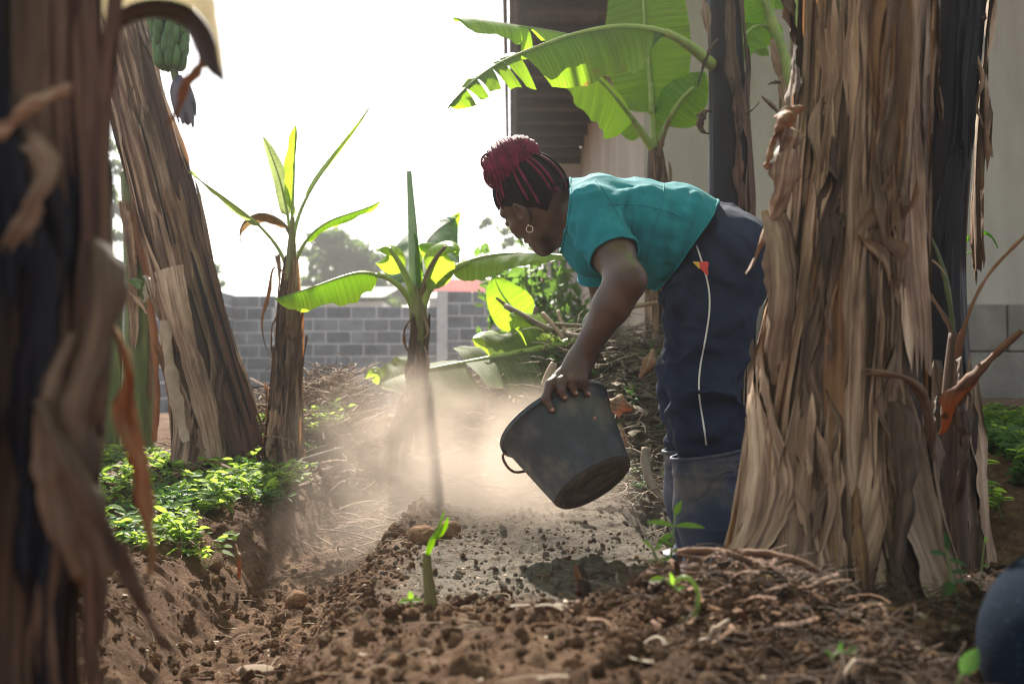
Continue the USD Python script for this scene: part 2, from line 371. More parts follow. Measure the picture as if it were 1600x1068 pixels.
M['black_stem'] = fibre('black_stem', [(0.3, (0.005, 0.005, 0.008)), (0.72, (0.012, 0.010, 0.013)), (0.88, (0.035, 0.022, 0.017)), (1.0, (0.12, 0.09, 0.04))], scale=(25, 4, 1), rough=0.3, bump=0.25, vary=0.1, spec=0.10)
M['green_stem'] = fibre('green_stem', [(0.2, (0.03, 0.035, 0.014)), (0.42, (0.075, 0.10, 0.03)), (0.6, (0.13, 0.16, 0.055)), (0.85, (0.25, 0.23, 0.12))], scale=(40, 3, 1), rough=0.45, bump=0.25, vary=0.1)
M['young_stem'] = fibre('young_stem', [(0.2, (0.07, 0.055, 0.022)), (0.42, (0.13, 0.12, 0.045)), (0.6, (0.20, 0.21, 0.08)), (0.85, (0.33, 0.30, 0.17))], scale=(40, 3, 1), rough=0.5, bump=0.25, vary=0.1)
M['pale_bract'] = fibre('pale_bract', [(0.2, (0.30, 0.27, 0.22)), (0.5, (0.46, 0.43, 0.37)), (0.85, (0.58, 0.55, 0.49))], trans=0.2, tcol=(0.6, 0.5, 0.3), vary=0.1)
M['leaf'] = leafm('banana_leaf', (0.045, 0.125, 0.022), (0.07, 0.17, 0.03), (0.42, 0.76, 0.03), trans=0.66, brown=0.40)
M['leaf_scorched'] = leafm('scorched_leaf', (0.04, 0.10, 0.028), (0.065, 0.14, 0.035), (0.36, 0.60, 0.02), trans=0.55, brown=0.56)
M['leaf_back'] = leafm('grey_green_leaf', (0.08, 0.16, 0.075), (0.12, 0.21, 0.10), (0.2, 0.44, 0.15), trans=0.42)
M['leaf_young'] = leafm('young_leaf', (0.10, 0.19, 0.04), (0.14, 0.24, 0.05), (0.55, 0.78, 0.04), trans=0.62)
M['leaf_pale'] = leafm('pale_leaf', (0.16, 0.22, 0.08), (0.22, 0.28, 0.12), (0.5, 0.62, 0.2), trans=0.45)
M['leaf_cut'] = leafm('cut_leaf', (0.07, 0.11, 0.04), (0.13, 0.16, 0.075), (0.34, 0.48, 0.08), trans=0.4, brown=0.42, rough=0.7, spec=0.12)
M['leaf_dead'] = leafm('dead_leaf', (0.12, 0.08, 0.05), (0.20, 0.14, 0.09), (0.35, 0.2, 0.08), trans=0.35)
M['midrib'] = noisy('leaf_midrib', [(0.3, (0.16, 0.24, 0.05)), (0.7, (0.30, 0.38, 0.10))], scale=10, rough=0.45, bump=0.1)
M['midrib_brown'] = noisy('brown_midrib', [(0.3, (0.10, 0.07, 0.035)), (0.7, (0.22, 0.16, 0.07))], scale=10, rough=0.6, bump=0.2)
M['fruit'] = noisy('green_banana', [(0.3, (0.035, 0.09, 0.025)), (0.7, (0.07, 0.15, 0.04))], scale=20, rough=0.45, bump=0.1, vary=0.25)
M['bud'] = noisy('banana_bud', [(0.3, (0.05, 0.045, 0.07)), (0.7, (0.12, 0.10, 0.13))], scale=14, rough=0.5, bump=0.2)
# people
M['skin'] = noisy('skin', [(0.3, (0.036, 0.018, 0.012)), (0.7, (0.076, 0.038, 0.025))], scale=16, rough=0.42, bump=0.12, bump_scale=260, dist=0.002, spec=0.5)
M['nail'] = noisy('fingernail', [(0.3, (0.25, 0.125, 0.09)), (0.7, (0.32, 0.17, 0.12))], scale=30, rough=0.35, bump=0.0)
M['eye'] = noisy('eye_white', [(0.3, (0.6, 0.55, 0.5)), (0.7, (0.7, 0.65, 0.6))], scale=30, rough=0.2, bump=0.0)
M['hair'] = noisy('scalp_hair', [(0.3, (0.004, 0.003, 0.004)), (0.7, (0.013, 0.010, 0.010))], scale=60, rough=0.7, spec=0.12, bump=0.8, bump_scale=300, dist=0.004)
M['braid'] = noisy('burgundy_braid', [(0.3, (0.07, 0.008, 0.022)), (0.7, (0.22, 0.024, 0.062))], scale=40, rough=0.65, bump=0.9, bump_scale=420, dist=0.004, spec=0.15, vary=0.25)
M['shirt'] = noisy('teal_cotton', [(0.3, (0.007, 0.148, 0.185)), (0.7, (0.012, 0.185, 0.225))], scale=7, rough=0.85, bump=0.35, bump_scale=26, dist=0.006, spec=0.15)
M['shirt_seam'] = noisy('teal_seam', [(0.3, (0.008, 0.155, 0.195)), (0.7, (0.014, 0.195, 0.24))], scale=7, rough=0.85, bump=0.1, spec=0.2)
M['trousers'] = noisy('navy_cloth', [(0.3, (0.011, 0.018, 0.042)), (0.7, (0.017, 0.026, 0.056))], scale=7, rough=0.85, bump=0.15, bump_scale=500, dist=0.002, spec=0.12)
M['piping'] = noisy('white_piping', [(0.3, (0.55, 0.55, 0.56)), (0.7, (0.7, 0.7, 0.7))], scale=20, rough=0.7, bump=0.1)
M['tag_red'] = noisy('red_patch', [(0.3, (0.62, 0.07, 0.07)), (0.7, (0.70, 0.10, 0.09))], scale=20, rough=0.6, bump=0.05)
M['tag_yellow'] = noisy('yellow_patch', [(0.3, (0.65, 0.45, 0.08)), (0.7, (0.75, 0.52, 0.1))], scale=20, rough=0.6, bump=0.05)
M['boot'] = noisy('blue_rubber', [(0.3, (0.026, 0.038, 0.070)), (0.5, (0.036, 0.050, 0.088)), (0.68, (0.12, 0.105, 0.10))], scale=6, rough=0.55, bump=0.1, spec=0.25)
M['gold'] = noisy('silver_hoop', [(0.3, (0.6, 0.55, 0.45)), (0.7, (0.75, 0.7, 0.6))], scale=20, rough=0.25, bump=0.0, metallic=1.0)
M['bucket'] = noisy('black_plastic', [(0.3, (0.016, 0.020, 0.025)), (0.5, (0.030, 0.036, 0.042)), (0.66, (0.095, 0.082, 0.068))], scale=11, detail=9, rough=0.5, bump=0.12, bump_scale=60, spec=0.4)
M['bucket_dirt'] = noisy('dirty_plastic', [(0.3, (0.022, 0.018, 0.016)), (0.55, (0.055, 0.04, 0.03)), (0.75, (0.14, 0.10, 0.07))], scale=16, detail=9, rough=0.75, bump=0.3, bump_scale=60)
M['wire'] = noisy('rusty_wire', [(0.3, (0.10, 0.05, 0.035)), (0.7, (0.2, 0.11, 0.075))], scale=40, rough=0.6, bump=0.3)
M['dots'] = mat('dotted_cloth', {'t': ('texture_coordinate', {}), 'v': ('voronoi_texture', {'scale': 95.0, 'randomness': 0.2}), 'r': ('rgb_ramp', {'ramp': [(0.17, (0.020, 0.030, 0.045)), (0.2, (0.004, 0.009, 0.018))]}),
    'n': ('noise_texture', {'scale': 400.0}), 'b': ('bump', {'strength': 0.2, 'distance': 0.002}), 'p': ('principled_bsdf', {'roughness': 0.95, 'specular_ior_level': 0.05})},
    [('t.object', 'v.vector'), ('v.distance', 'r.fac'), ('r.color', 'p.base_color'), ('n.fac', 'b.height'), ('b.normal', 'p.normal')])
# ground and buildings
M['soil'] = mat('soil', {'t': ('texture_coordinate', {}), 'n': ('noise_texture', {'scale': 5.0, 'detail': 8.0, 'roughness': 0.65}), 'n2': ('noise_texture', {'scale': 45.0, 'detail': 8.0, 'roughness': 0.7}),
    'ad': ('math', {'math_type': 'multiply_add', 'value2': 0.5}), 'hf': ('math', {'math_type': 'multiply', 'value2': 0.5}),
    'r': ('rgb_ramp', {'ramp': [(0.3, (0.042, 0.022, 0.012)), (0.5, (0.125, 0.068, 0.038)), (0.66, (0.23, 0.138, 0.080)), (0.8, (0.36, 0.24, 0.15))]}),
    'ra': ('rgb_ramp', {'ramp': [(0.3, (0.065, 0.054, 0.045)), (0.5, (0.15, 0.125, 0.10)), (0.7, (0.27, 0.225, 0.18))]}),
    'a': ('attribute', {'attribute': 'ash'}), 'm': ('mix', {}), 'ah': ('attribute', {'attribute': 'humus_shade'}), 'mh': ('mix', {'mix_type': 'multiply', 'color2': (0.24, 0.20, 0.18)}), 'n3': ('noise_texture', {'scale': 110.0, 'detail': 9.0, 'roughness': 0.75}), 'b': ('bump', {'strength': 1.0, 'distance': 0.02}), 'p': ('principled_bsdf', {'roughness': 0.95, 'specular_ior_level': 0.15})},
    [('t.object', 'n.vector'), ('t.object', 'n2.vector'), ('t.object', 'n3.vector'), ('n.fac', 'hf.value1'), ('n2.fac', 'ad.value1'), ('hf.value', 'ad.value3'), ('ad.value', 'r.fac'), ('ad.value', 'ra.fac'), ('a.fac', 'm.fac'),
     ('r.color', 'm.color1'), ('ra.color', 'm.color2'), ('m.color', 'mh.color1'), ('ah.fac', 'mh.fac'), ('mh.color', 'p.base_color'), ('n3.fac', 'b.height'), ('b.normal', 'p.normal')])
SOIL = [(0.3, (0.06, 0.033, 0.019)), (0.5, (0.15, 0.085, 0.049)), (0.75, (0.29, 0.18, 0.11))]
M['clod'] = noisy('soil_clod', SOIL, scale=22, rough=0.95, bump=0.8, bump_scale=120, dist=0.006, spec=0.1, vary=0.35)
M['ash_crumb'] = noisy('ash_crumb', [(0.3, (0.07, 0.058, 0.048)), (0.5, (0.14, 0.115, 0.092)), (0.75, (0.26, 0.215, 0.17))], scale=30, rough=0.95, bump=0.8, bump_scale=120, dist=0.006, spec=0.1, vary=0.3)
M['dark_root'] = noisy('dark_root', [(0.3, (0.022, 0.013, 0.009)), (0.55, (0.06, 0.034, 0.02)), (0.75, (0.13, 0.078, 0.045))], scale=9, rough=0.85, bump=0.4)  # fibre tone deepened along with the shade of the right corner
M['straw'] = noisy('dry_straw', [(0.3, (0.10, 0.064, 0.038)), (0.55, (0.22, 0.155, 0.10)), (0.75, (0.38, 0.29, 0.20))], scale=6, rough=0.8, bump=0.2)
M['root'] = noisy('rust_root', [(0.3, (0.042, 0.019, 0.010)), (0.55, (0.11, 0.050, 0.024)), (0.75, (0.21, 0.11, 0.055))], scale=9, rough=0.85, bump=0.4)
M['twig'] = noisy('grey_twig', [(0.3, (0.09, 0.068, 0.05)), (0.55, (0.19, 0.148, 0.11)), (0.75, (0.34, 0.28, 0.22))], scale=9, rough=0.85, bump=0.4)
M['chip'] = noisy('pale_chip', [(0.3, (0.24, 0.165, 0.105)), (0.7, (0.42, 0.33, 0.24))], scale=9, rough=0.7, bump=0.2)
M['stone'] = noisy('pale_stone', [(0.3, (0.13, 0.095, 0.07)), (0.7, (0.21, 0.165, 0.13))], scale=9, rough=0.95, bump=0.3, spec=0.05)
for k, c in enumerate(((0.115, 0.13, 0.148), (0.14, 0.155, 0.172), (0.165, 0.178, 0.195))):
    M[f'block{k}'] = noisy(f'concrete_block_{k}', [(0.3, tuple(x * 0.62 for x in c)), (0.7, tuple(x * 1.3 for x in c))], scale=5, detail=9, rough=0.92, bump=0.6, bump_scale=50, dist=0.012, spec=0.1, vary=0.2)
M['mortar'] = noisy('mortar', [(0.3, (0.36, 0.36, 0.355)), (0.7, (0.46, 0.46, 0.45))], scale=12, rough=0.95, bump=0.5, bump_scale=80)
M['plaster'] = mat('house_plaster', {'t': ('texture_coordinate', {}), 'mp': ('mapping', {'scale': (1.0, 1.0, 0.22)}), 'n': ('noise_texture', {'scale': 2.4, 'detail': 8.0, 'roughness': 0.6}),
    'r': ('rgb_ramp', {'ramp': [(0.3, (0.30, 0.265, 0.22)), (0.5, (0.385, 0.35, 0.30)), (0.72, (0.45, 0.415, 0.355))]}), 'n2': ('noise_texture', {'scale': 40.0, 'detail': 8.0}), 'b': ('bump', {'strength': 0.35, 'distance': 0.01}),
    'p': ('principled_bsdf', {'roughness': 0.92, 'specular_ior_level': 0.15})},
    [('t.object', 'mp.vector'), ('mp.vector', 'n.vector'), ('n.fac', 'r.fac'), ('r.color', 'p.base_color'), ('t.object', 'n2.vector'), ('n2.fac', 'b.height'), ('b.normal', 'p.normal')])
M['plinth'] = noisy('plinth_block', [(0.3, (0.13, 0.115, 0.10)), (0.55, (0.19, 0.17, 0.15)), (0.75, (0.27, 0.245, 0.22))], scale=3.5, detail=8, rough=0.92, bump=0.5, bump_scale=50, vary=0.12)
M['wood_dark'] = noisy('weathered_board', [(0.3, (0.055, 0.045, 0.04)), (0.6, (0.11, 0.095, 0.085)), (0.8, (0.17, 0.15, 0.135))], scale=2, stretch=(1, 12, 12), rough=0.85, bump=0.4, vary=0.3)
M['plank'] = noisy('brown_plank', [(0.3, (0.10, 0.06, 0.042)), (0.6, (0.17, 0.108, 0.075)), (0.8, (0.24, 0.16, 0.115))], scale=2, stretch=(1, 12, 12), rough=0.85, bump=0.4, vary=0.2)
M['metal_roof'] = noisy('old_sheet', [(0.3, (0.07, 0.06, 0.055)), (0.7, (0.13, 0.115, 0.105))], scale=2, rough=0.6, bump=0.15)
M['red_roof'] = noisy('red_sheet', [(0.3, (0.24, 0.07, 0.065)), (0.7, (0.33, 0.105, 0.09))], scale=1.5, rough=0.95, bump=0.1, spec=0.03)
M['pale_roof'] = noisy('pale_sheet', [(0.3, (0.42, 0.43, 0.42)), (0.7, (0.55, 0.56, 0.54))], scale=1.5, rough=0.95, bump=0.1, spec=0.03)
M['pale_wall'] = noisy('far_plaster', [(0.3, (0.42, 0.41, 0.39)), (0.7, (0.52, 0.51, 0.48))], scale=1.5, rough=0.9, bump=0.1)
def foliage(name, c1, c2, t, trans=0.4):
    return mat(name, {'g': ('geometry', {}), 't': ('texture_coordinate', {}), 'n': ('noise_texture', {'scale': 1.8, 'detail': 3.0}), 'ad': ('math', {'math_type': 'multiply_add', 'value2': 0.5}), 'hf': ('math', {'math_type': 'multiply', 'value2': 0.6}),
        'm': ('mix', {'color1': c1, 'color2': c2}), 'p': ('principled_bsdf', {'roughness': 0.55, 'specular_ior_level': 0.22}), 'tr': ('translucent_bsdf', {'color': t}), 'mx': ('mix_closure', {'fac': trans})},
        [('t.object', 'n.vector'), ('n.fac', 'hf.value1'), ('g.random_per_island', 'ad.value1'), ('hf.value', 'ad.value3'), ('ad.value', 'm.fac'), ('m.color', 'p.base_color'), ('p.BSDF', 'mx.closure1'), ('tr.BSDF', 'mx.closure2')], 'mx.closure')
M['weed'] = foliage('weed_leaf', (0.07, 0.13, 0.03), (0.13, 0.21, 0.05), (0.42, 0.62, 0.08), 0.5)
M['weed_dark'] = foliage('dark_weed_leaf', (0.03, 0.075, 0.02), (0.06, 0.13, 0.03), (0.12, 0.26, 0.05), 0.3)
M['far_leaf'] = foliage('tree_leaf', (0.035, 0.065, 0.025), (0.065, 0.105, 0.04), (0.16, 0.25, 0.06), 0.35)
M['shrub_leaf'] = foliage('shrub_leaf', (0.03, 0.07, 0.02), (0.07, 0.13, 0.035), (0.22, 0.42, 0.05), 0.4)
M['weed_stem'] = noisy('weed_stem', [(0.3, (0.10, 0.15, 0.05)), (0.7, (0.18, 0.22, 0.08))], scale=20, rough=0.6, bump=0.1)
M['seedling'] = foliage('seedling_leaf', (0.09, 0.19, 0.03), (0.13, 0.25, 0.04), (0.36, 0.62, 0.05), 0.45)
M['bark'] = noisy('tree_bark', [(0.3, (0.07, 0.055, 0.042)), (0.7, (0.15, 0.12, 0.095))], scale=6, rough=0.9, bump=0.5)
# ---------------------------------------------------------------- terrain
def height(x, y, fine=True):
    x, y = np.asarray(x, float), np.asarray(y, float)
    wob = (fbm2(x, y, 1.7, 3, 3) - 0.5) * 0.16
    xx = x + wob
    z = -0.05 + 0 * x
    left = sstep(-0.60, -0.80, xx) * sstep(0.5, 1.2, y)                 # weedy bed on the left
    z = z + left * (0.17 + 0.03 * sstep(-0.8, -2.0, x))
    near_left = sstep(-0.45, -0.8, x) * sstep(1.7, 0.9, y)
    z = np.maximum(z, -0.03 + 0.06 * near_left)
    bed = sstep(-0.44, -0.26, xx)                                       # ash bed and all that lies right of the trench
    zb = 0.09 + 0.03 * sstep(2.4, 3.2, y)
    pocket = sstep(0.34, 0.46, xx) * sstep(1.98, 2.2, y) * sstep(3.4, 2.9, y) * sstep(1.0, 0.8, x)
    zb = zb - 0.145 * pocket
    zb = zb + 0.07 * sstep(0.85, 1.15, x) * sstep(2.0, 2.9, y)
    z = z + (zb + 0.05) * bed
    # mound in the foreground
    yc = y + 0.10 * (fbm2(x, y, 2.3, 3, 9) - 0.5) * 2
    crest = sstep(1.84, 1.56, yc - 0.22 * sstep(0.15, 0.5, x)) * sstep(-0.42, -0.05, xx + 0.1 * (1.5 - y))
    z = z + crest * (0.035 + 0.03 * fbm2(x, y, 4, 3, 5)) + 0.075 * np.exp(-((x - 0.31) / 0.14) ** 2 - ((y - 1.54) / 0.10) ** 2) * (0.75 + 0.5 * fbm2(x, y, 9, 3, 61)) + 0.03 * np.exp(-((x - 0.47) / 0.12) ** 2 - ((y - 1.46) / 0.10) ** 2)
    # heaps of cut debris behind
    r = np.hypot((x + 0.35) / 0.95, (y - 5.0) / 0.8); z = z + 0.29 * sstep(1.35, 0.15, r) * (0.6 + 0.8 * fbm2(x, y, 2.5, 3, 12))
    r = np.hypot((x - 0.55) / 0.8, (y - 4.7) / 0.9); z = z + 0.47 * sstep(1.3, 0.1, r) * (0.7 + 0.6 * fbm2(x, y, 2.2, 3, 15))
    r = np.hypot((x + 1.0) / 0.5, (y - 4.6) / 0.6); z = z + 0.22 * sstep(1.3, 0.1, r)
    z = z + 0.06 * sstep(0.95, 1.5, x) * sstep(2.2, 3.2, y)             # yard by the house
    z = z + 0.06 * sstep(5.6, 6.6, y) * sstep(30, 12, y)
    if fine:
        bedm = sstep(-0.30, -0.2, xx) * sstep(0.62, 0.42, x) * sstep(1.75, 1.9, y) * sstep(3.5, 3.0, y)
        a = 1 - 0.45 * bedm
        n = (fbm2(x, y, 5, 4, 21) - 0.5) * 0.055 + (fbm2(x, y, 17, 4, 22) - 0.5) * 0.030
        lump = np.maximum(fbm2(x, y, 30, 3, 31) - 0.54, 0) * 0.09
        grain = (fbm2(x, y, 62, 3, 23) - 0.5) * 0.016
        z = z + (n + lump) * a + grain * (0.5 + 0.5 * a)
    return z
def graded(lo, a, b, hi, h, k):
    mid = np.arange(a, b, h)
    L = a - np.cumsum(h * k ** np.arange(1, 400)); L = L[L > lo][::-1]
    R = b + np.cumsum(h * k ** np.arange(1, 400)) - h; R = R[R < hi]
    return np.r_[lo, L, mid, R, hi]
gx = graded(-70, -1.5, 1.35, 70, 0.0065, 1.045)
gy = graded(-40, 0.75, 3.6, 110, 0.0075, 1.022)
GX, GY = np.meshgrid(gx, gy, indexing='ij')
GZ = height(GX, GY)
far = sstep(9, 16, np.hypot(GX, GY)); GZ = GZ * (1 - far) + 0.02 * far
gv = np.stack([GX, GY, GZ], -1).reshape(-1, 3)
gf = grid_faces(len(gx), len(gy))
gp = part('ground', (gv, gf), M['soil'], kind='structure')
bx_, by_ = gv[:, 0] + (fbm2(gv[:, 0], gv[:, 1], 3, 4, 40) - 0.5) * 0.25, gv[:, 1] + (fbm2(gv[:, 0], gv[:, 1], 3, 4, 41) - 0.5) * 0.3
ash = sstep(-0.33, -0.16, bx_) * sstep(0.66, 0.5, bx_) * sstep(1.72, 1.95, by_) * sstep(4.1, 3.3, by_)
hum_shade = sstep(0.10, 0.40, bx_ - 0.35 * (by_ - 1.3)) * sstep(2.3, 1.9, by_) * sstep(0.2, 0.6, by_)  # dark humus, with the shade of the right corner painted into its tone
UsdGeom.PrimvarsAPI(UsdGeom.Mesh.Get(stage, gp)).CreatePrimvar('humus_shade', Sdf.ValueTypeNames.FloatArray, 'vertex').Set(Vt.FloatArray.FromNumpy(hum_shade.astype(np.float32)))
UsdGeom.PrimvarsAPI(UsdGeom.Mesh.Get(stage, gp)).CreatePrimvar('ash', Sdf.ValueTypeNames.FloatArray, 'vertex').Set(Vt.FloatArray.FromNumpy(ash.astype(np.float32)))
def zg(x, y): return float(height(np.array([x]), np.array([y]))[0])
def onto(u, v, tries=400):
    """Where the line of sight through (u, v) meets the ground."""
    Y = np.linspace(0.85, 9, 1400)
    p = np.array([P(u, v, y) for y in Y]); d = p[:, 2] - height(p[:, 0], p[:, 1])
    k = np.argmax(d < 0) if (d < 0).any() else -1
    return np.array([p[k, 0], p[k, 1], zg(p[k, 0], p[k, 1])])

# ---------------------------------------------------------------- block walls
rngw = np.random.default_rng(5)
def block_wall(name, label, A, B, z0, tops, pitch=0.405, course=0.2, thick=0.16, ground=0.0):
    """Wall of hollow concrete blocks from A to B (xy); tops: [(distance along, top height)]."""
    A, B = np.array(A, float), np.array(B, float)
    L = np.linalg.norm(B - A); T = (B - A) / L; Nn = np.array([-T[1], T[0]])
    t = thing(name, label, 'wall', (*A, z0))
    core = []
    for (s0, s1, top) in tops:
        b = box((s0, -thick / 2 + 0.008, z0 - 0.1), (s1, thick / 2 - 0.008, top - 0.012)); core.append(b)
    def place(b): return np.c_[A + b[0][:, :1] * T + b[0][:, 1:2] * Nn, b[0][:, 2]], b[1]
    part('mortar', cat_mesh([place(b) for b in core])[:2], M['mortar'], t, smooth=False)
    j = 0
    for (s0, s1, top) in tops:
        n = int(math.ceil((top - z0) / course))
        for c in range(n):
            z1 = top - c * course; zb = z1 - course + 0.024
            s = s0 - (pitch / 2 if c % 2 else 0)
            while s < s1 - 0.02:
                a, b = max(s, s0) + 0.009, min(s + pitch, s1) - 0.012
                if b - a > 0.04:
                    e = rngw.uniform(-0.004, 0.004, 3)
                    m = chamfer_box((a, -thick / 2 + e[0], zb + e[1] * 0.6), (b, thick / 2 + e[0], z1 + e[2] * 0.6), 0.008)
                    part('block', place(m), M[f'block{rngw.integers(3)}'], t, smooth=False)
                s += pitch
    return t
WY = 16.0
xw = lambda u: float(P(u, 500, WY)[0])
zt = lambda v: float(P(800, v, WY)[2])
bl = xw(368)
tw = block_wall('block_wall', 'long grey concrete block wall running across the back of the garden behind the young banana plants', (bl, WY), (xw(965), WY), 0.1,
           [(0, xw(432) - bl, zt(463)), (xw(432) - bl, xw(684) - bl, zt(480)), (xw(699) - bl, xw(965) - bl, zt(456))])
part('pillar', chamfer_box((xw(683), WY - 0.13, 0.0), (xw(700), WY + 0.1, zt(455)), 0.01), M['mortar'], tw, smooth=False, label='pale rendered pillar in the wall')
block_wall('block_wall', 'taller block wall on the far left coming towards the viewer behind the leaning trunk', (bl - 0.09, WY + 0.08), (bl - 0.09, 10.3), 0.1, [(0, WY + 0.08 - 10.3, zt(462))])

# ---------------------------------------------------------------- house
HX, HY = 0.80, 6.0
h = thing('house', 'low plastered house with a dark timber eave and a block plinth on the right', 'house', (HX, HY, 0.25))
pz = 0.985
part('wall', box((HX, HY, 0.1), (7.5, HY + 0.16, 3.235)), M['plaster'], h, smooth=False, label='shaded front wall')
part('wall', box((HX + 0.002, HY + 0.162, 0.1), (HX + 0.16, 11.5, 3.238)), M['plaster'], h, smooth=False, label='side wall running away from the viewer')
part('wall', box((0.36, 11.52, 0.1), (3.5, 11.7, 3.05)), M['pale_wall'], h, smooth=False, label='pale wall of the rear wing')
part('ledge', box((0.62, 11.44, 2.50), (0.80, 11.515, 2.82)), M['pale_wall'], h, smooth=False)
rngh = np.random.default_rng(8)
for c in range(3):
    s = HX + 0.01 - (0.35 if c % 2 else 0)
    while s < 7.4:
        a, b = max(s, HX - 0.02) + 0.004, s + 0.72 - 0.004
        part('plinth_block', chamfer_box((a, HY - 0.045 + rngh.uniform(-0.004, 0.004), 0.12 + c * 0.289), (b, HY - 0.002, 0.12 + (c + 1) * 0.289 - 0.007), 0.008), M['plinth'], h, smooth=False)
        s += 0.72
# eave: rafters, boards, fascia; the roof goes on above, out of the picture
ez = 3.12
part('roof', (lambda b: (b[0] + np.c_[0 * b[0][:, :2], np.maximum(b[0][:, 0] - 0.05, 0) * 0.12], b[1]))(box((-0.02, 5.2, ez + 0.122), (7.6, 11.9, ez + 0.155))), M['metal_roof'], h, smooth=False)
for k in range(13):
    y0 = 5.45 + k * 0.5
    part('rafter', chamfer_box((0.06, y0, ez + 0.01), (HX + 0.1, y0 + 0.07, ez + 0.10), 0.006), M['wood_dark'], h, smooth=False)
for k in range(5):
    x0 = 0.052 + k * 0.149
    part('eave_board', chamfer_box((x0, 5.25, ez + 0.103), (x0 + 0.143, 11.6, ez + 0.12), 0.004), M['wood_dark'], h, smooth=False)
part('fascia', chamfer_box((0.02, 5.2, ez - 0.06), (0.05, 11.75, ez + 0.13), 0.004), M['wood_dark'], h, smooth=False)
part('gutter', tube(np.array([(-0.05, y, ez + 0.05 + 0.004 * math.sin(y * 3)) for y in np.linspace(5.2, 11.8, 24)]), 0.016, 8), M['metal_roof'], h)
part('end_fascia', box((0.052, 11.62, ez - 0.05), (HX + 0.2, 11.66, ez + 0.10)), M['wood_dark'], h, smooth=False)
part('downpipe', tube(PP((828, 238, 11.6), (829, 300, 11.6), (831, 420, 11.6), (832, 560, 11.6)), 0.028, 8), M['metal_roof'], h)
for k, (z0, dy, lab) in enumerate(((0.285, 0.0, 'lowest weathered plank lying along the foot of the house wall'), (0.33, 0.05, 'middle weathered plank stacked along the foot of the house wall'), (0.375, 0.02, 'topmost weathered plank stacked along the foot of the house wall'))):
    p_ = part('plank', chamfer_box((1.2, HY - 0.32 + dy, z0), (5.0, HY - 0.12 + dy, z0 + 0.04), 0.005), M['plank'], smooth=False, label=lab, cat='plank', group='planks by the house')

# ---------------------------------------------------------------- beyond the wall
s = thing('shed', 'low shed with a red sheet roof just beyond the block wall', 'shed', (1.5, 24, 0))
def sheet(x0, x1, y0, y1, z0, z1, pitch=0.09, amp=0.02):
    xs = np.arange(x0, x1, pitch / 4); ys = np.array([y0, y1])
    X, Yg = np.meshgrid(xs, ys, indexing='ij'); Z = np.where(Yg == y0, z0, z1) + amp * np.sin(X / pitch * 2 * PI)
    return solidify(np.stack([X, Yg, Z], -1).reshape(-1, 3), grid_faces(len(xs), 2), 0.004)[:2]
part('roof', sheet(P(662, 450, 22)[0], P(905, 450, 22)[0], 22, 25.5, P(800, 457, 22)[2], P(800, 436, 25.5)[2]), M['red_roof'], s)
part('wall', box((P(668, 450, 22)[0], 22.4, 0), (P(900, 450, 22)[0], 25.2, P(800, 457, 22)[2] - 0.08)), M['pale_wall'], s, smooth=False)
s = thing('shed', 'long low building with a pale sheet roof beyond the corner of the block wall', 'shed', (-8, 28, 0))
part('roof', sheet(P(325, 450, 26)[0], P(600, 450, 26)[0], 26, 30, P(800, 464, 26)[2], P(800, 449, 30)[2]), M['pale_roof'], s)
part('wall', box((P(330, 450, 26)[0], 26.4, 0), (P(595, 450, 26)[0], 29.6, P(800, 464, 26)[2] - 0.08)), M['pale_wall'], s, smooth=False)

def leaf_quads(centres, size, rng, flat=0.4, aspect=0.55):
    """Pointed leaf faces (a folded diamond of 4 triangles each)."""
    n = len(centres)
    d = unit(rng.normal(size=(n, 3))); nn = rng.normal(size=(n, 3)); nn[:, 2] += flat * 2
    sd = unit(np.cross(d, nn)); nn = np.cross(sd, d)
    L = size * rng.uniform(0.6, 1.3, n)[:, None]
    base, tip = centres - d * L / 2, centres + d * L / 2 - nn * L * 0.15
    mid = centres + nn * L * 0.05
    l, r = centres + sd * L * aspect / 2 - d * L * 0.05, centres - sd * L * aspect / 2 - d * L * 0.05
    v = np.stack([base, l, tip, r, mid], 1).reshape(-1, 3)
    k = np.arange(n)[:, None, None] * 5
    f = (k + np.array([[0, 4, 1], [1, 4, 2], [2, 4, 3], [3, 4, 0]])[None]).reshape(-1, 3)
    return v, f
def far_tree(label, base, top, blobs, seed, size, nleaf, trunk_r, group='trees beyond the wall'):
    rng = np.random.default_rng(seed)
    t = thing('tree', label, 'tree', base, group)
    limbs = [tube(spl([base, base + (top - base) * 0.5 + rng.normal(size=3) * 0.1, top], 10), np.linspace(trunk_r, trunk_r * 0.4, 10), 8)]
    cs = []
    for (c, r) in blobs:
        c = np.array(c); s0 = base + (top - base) * rng.uniform(0.45, 0.9)
        limbs.append(tube(spl([s0, (s0 + c) / 2 + [0, 0, -0.05 * np.linalg.norm(c - s0)], c], 8), np.linspace(trunk_r * 0.5, trunk_r * 0.1, 8), 6))
        n = int(nleaf * r ** 2)
        sub = c + unit(rng.normal(size=(10, 3))) * r * rng.uniform(0.3, 1.15, (10, 1)) * [1, 1, 0.7]
        pts = sub[rng.integers(10, size=n)] + rng.normal(size=(n, 3)) * r * 0.17 * [1.3, 1.3, 0.7]
        cs.append(pts)
    part('trunk', cat_mesh(limbs)[:2], M['bark'], t)
    part('crown', leaf_quads(np.vstack(cs), size, rng), M['far_leaf'], t, smooth=False)
def tb(u, v, Y, r): return (P(u, v, Y), r * Y / FPX)
far_tree('rounded hazy tree with a leaning crown just left of the upright rolled leaf', P(520, 520, 34), P(545, 400, 34),
         [tb(535, 395, 34, 42), tb(500, 440, 34, 30), tb(570, 400, 34, 38), tb(560, 450, 34, 42), tb(590, 470, 34, 30), tb(525, 380, 34, 30), tb(480, 395, 34, 14), tb(545, 470, 34, 36)], 1, 0.40, 520, 0.22)
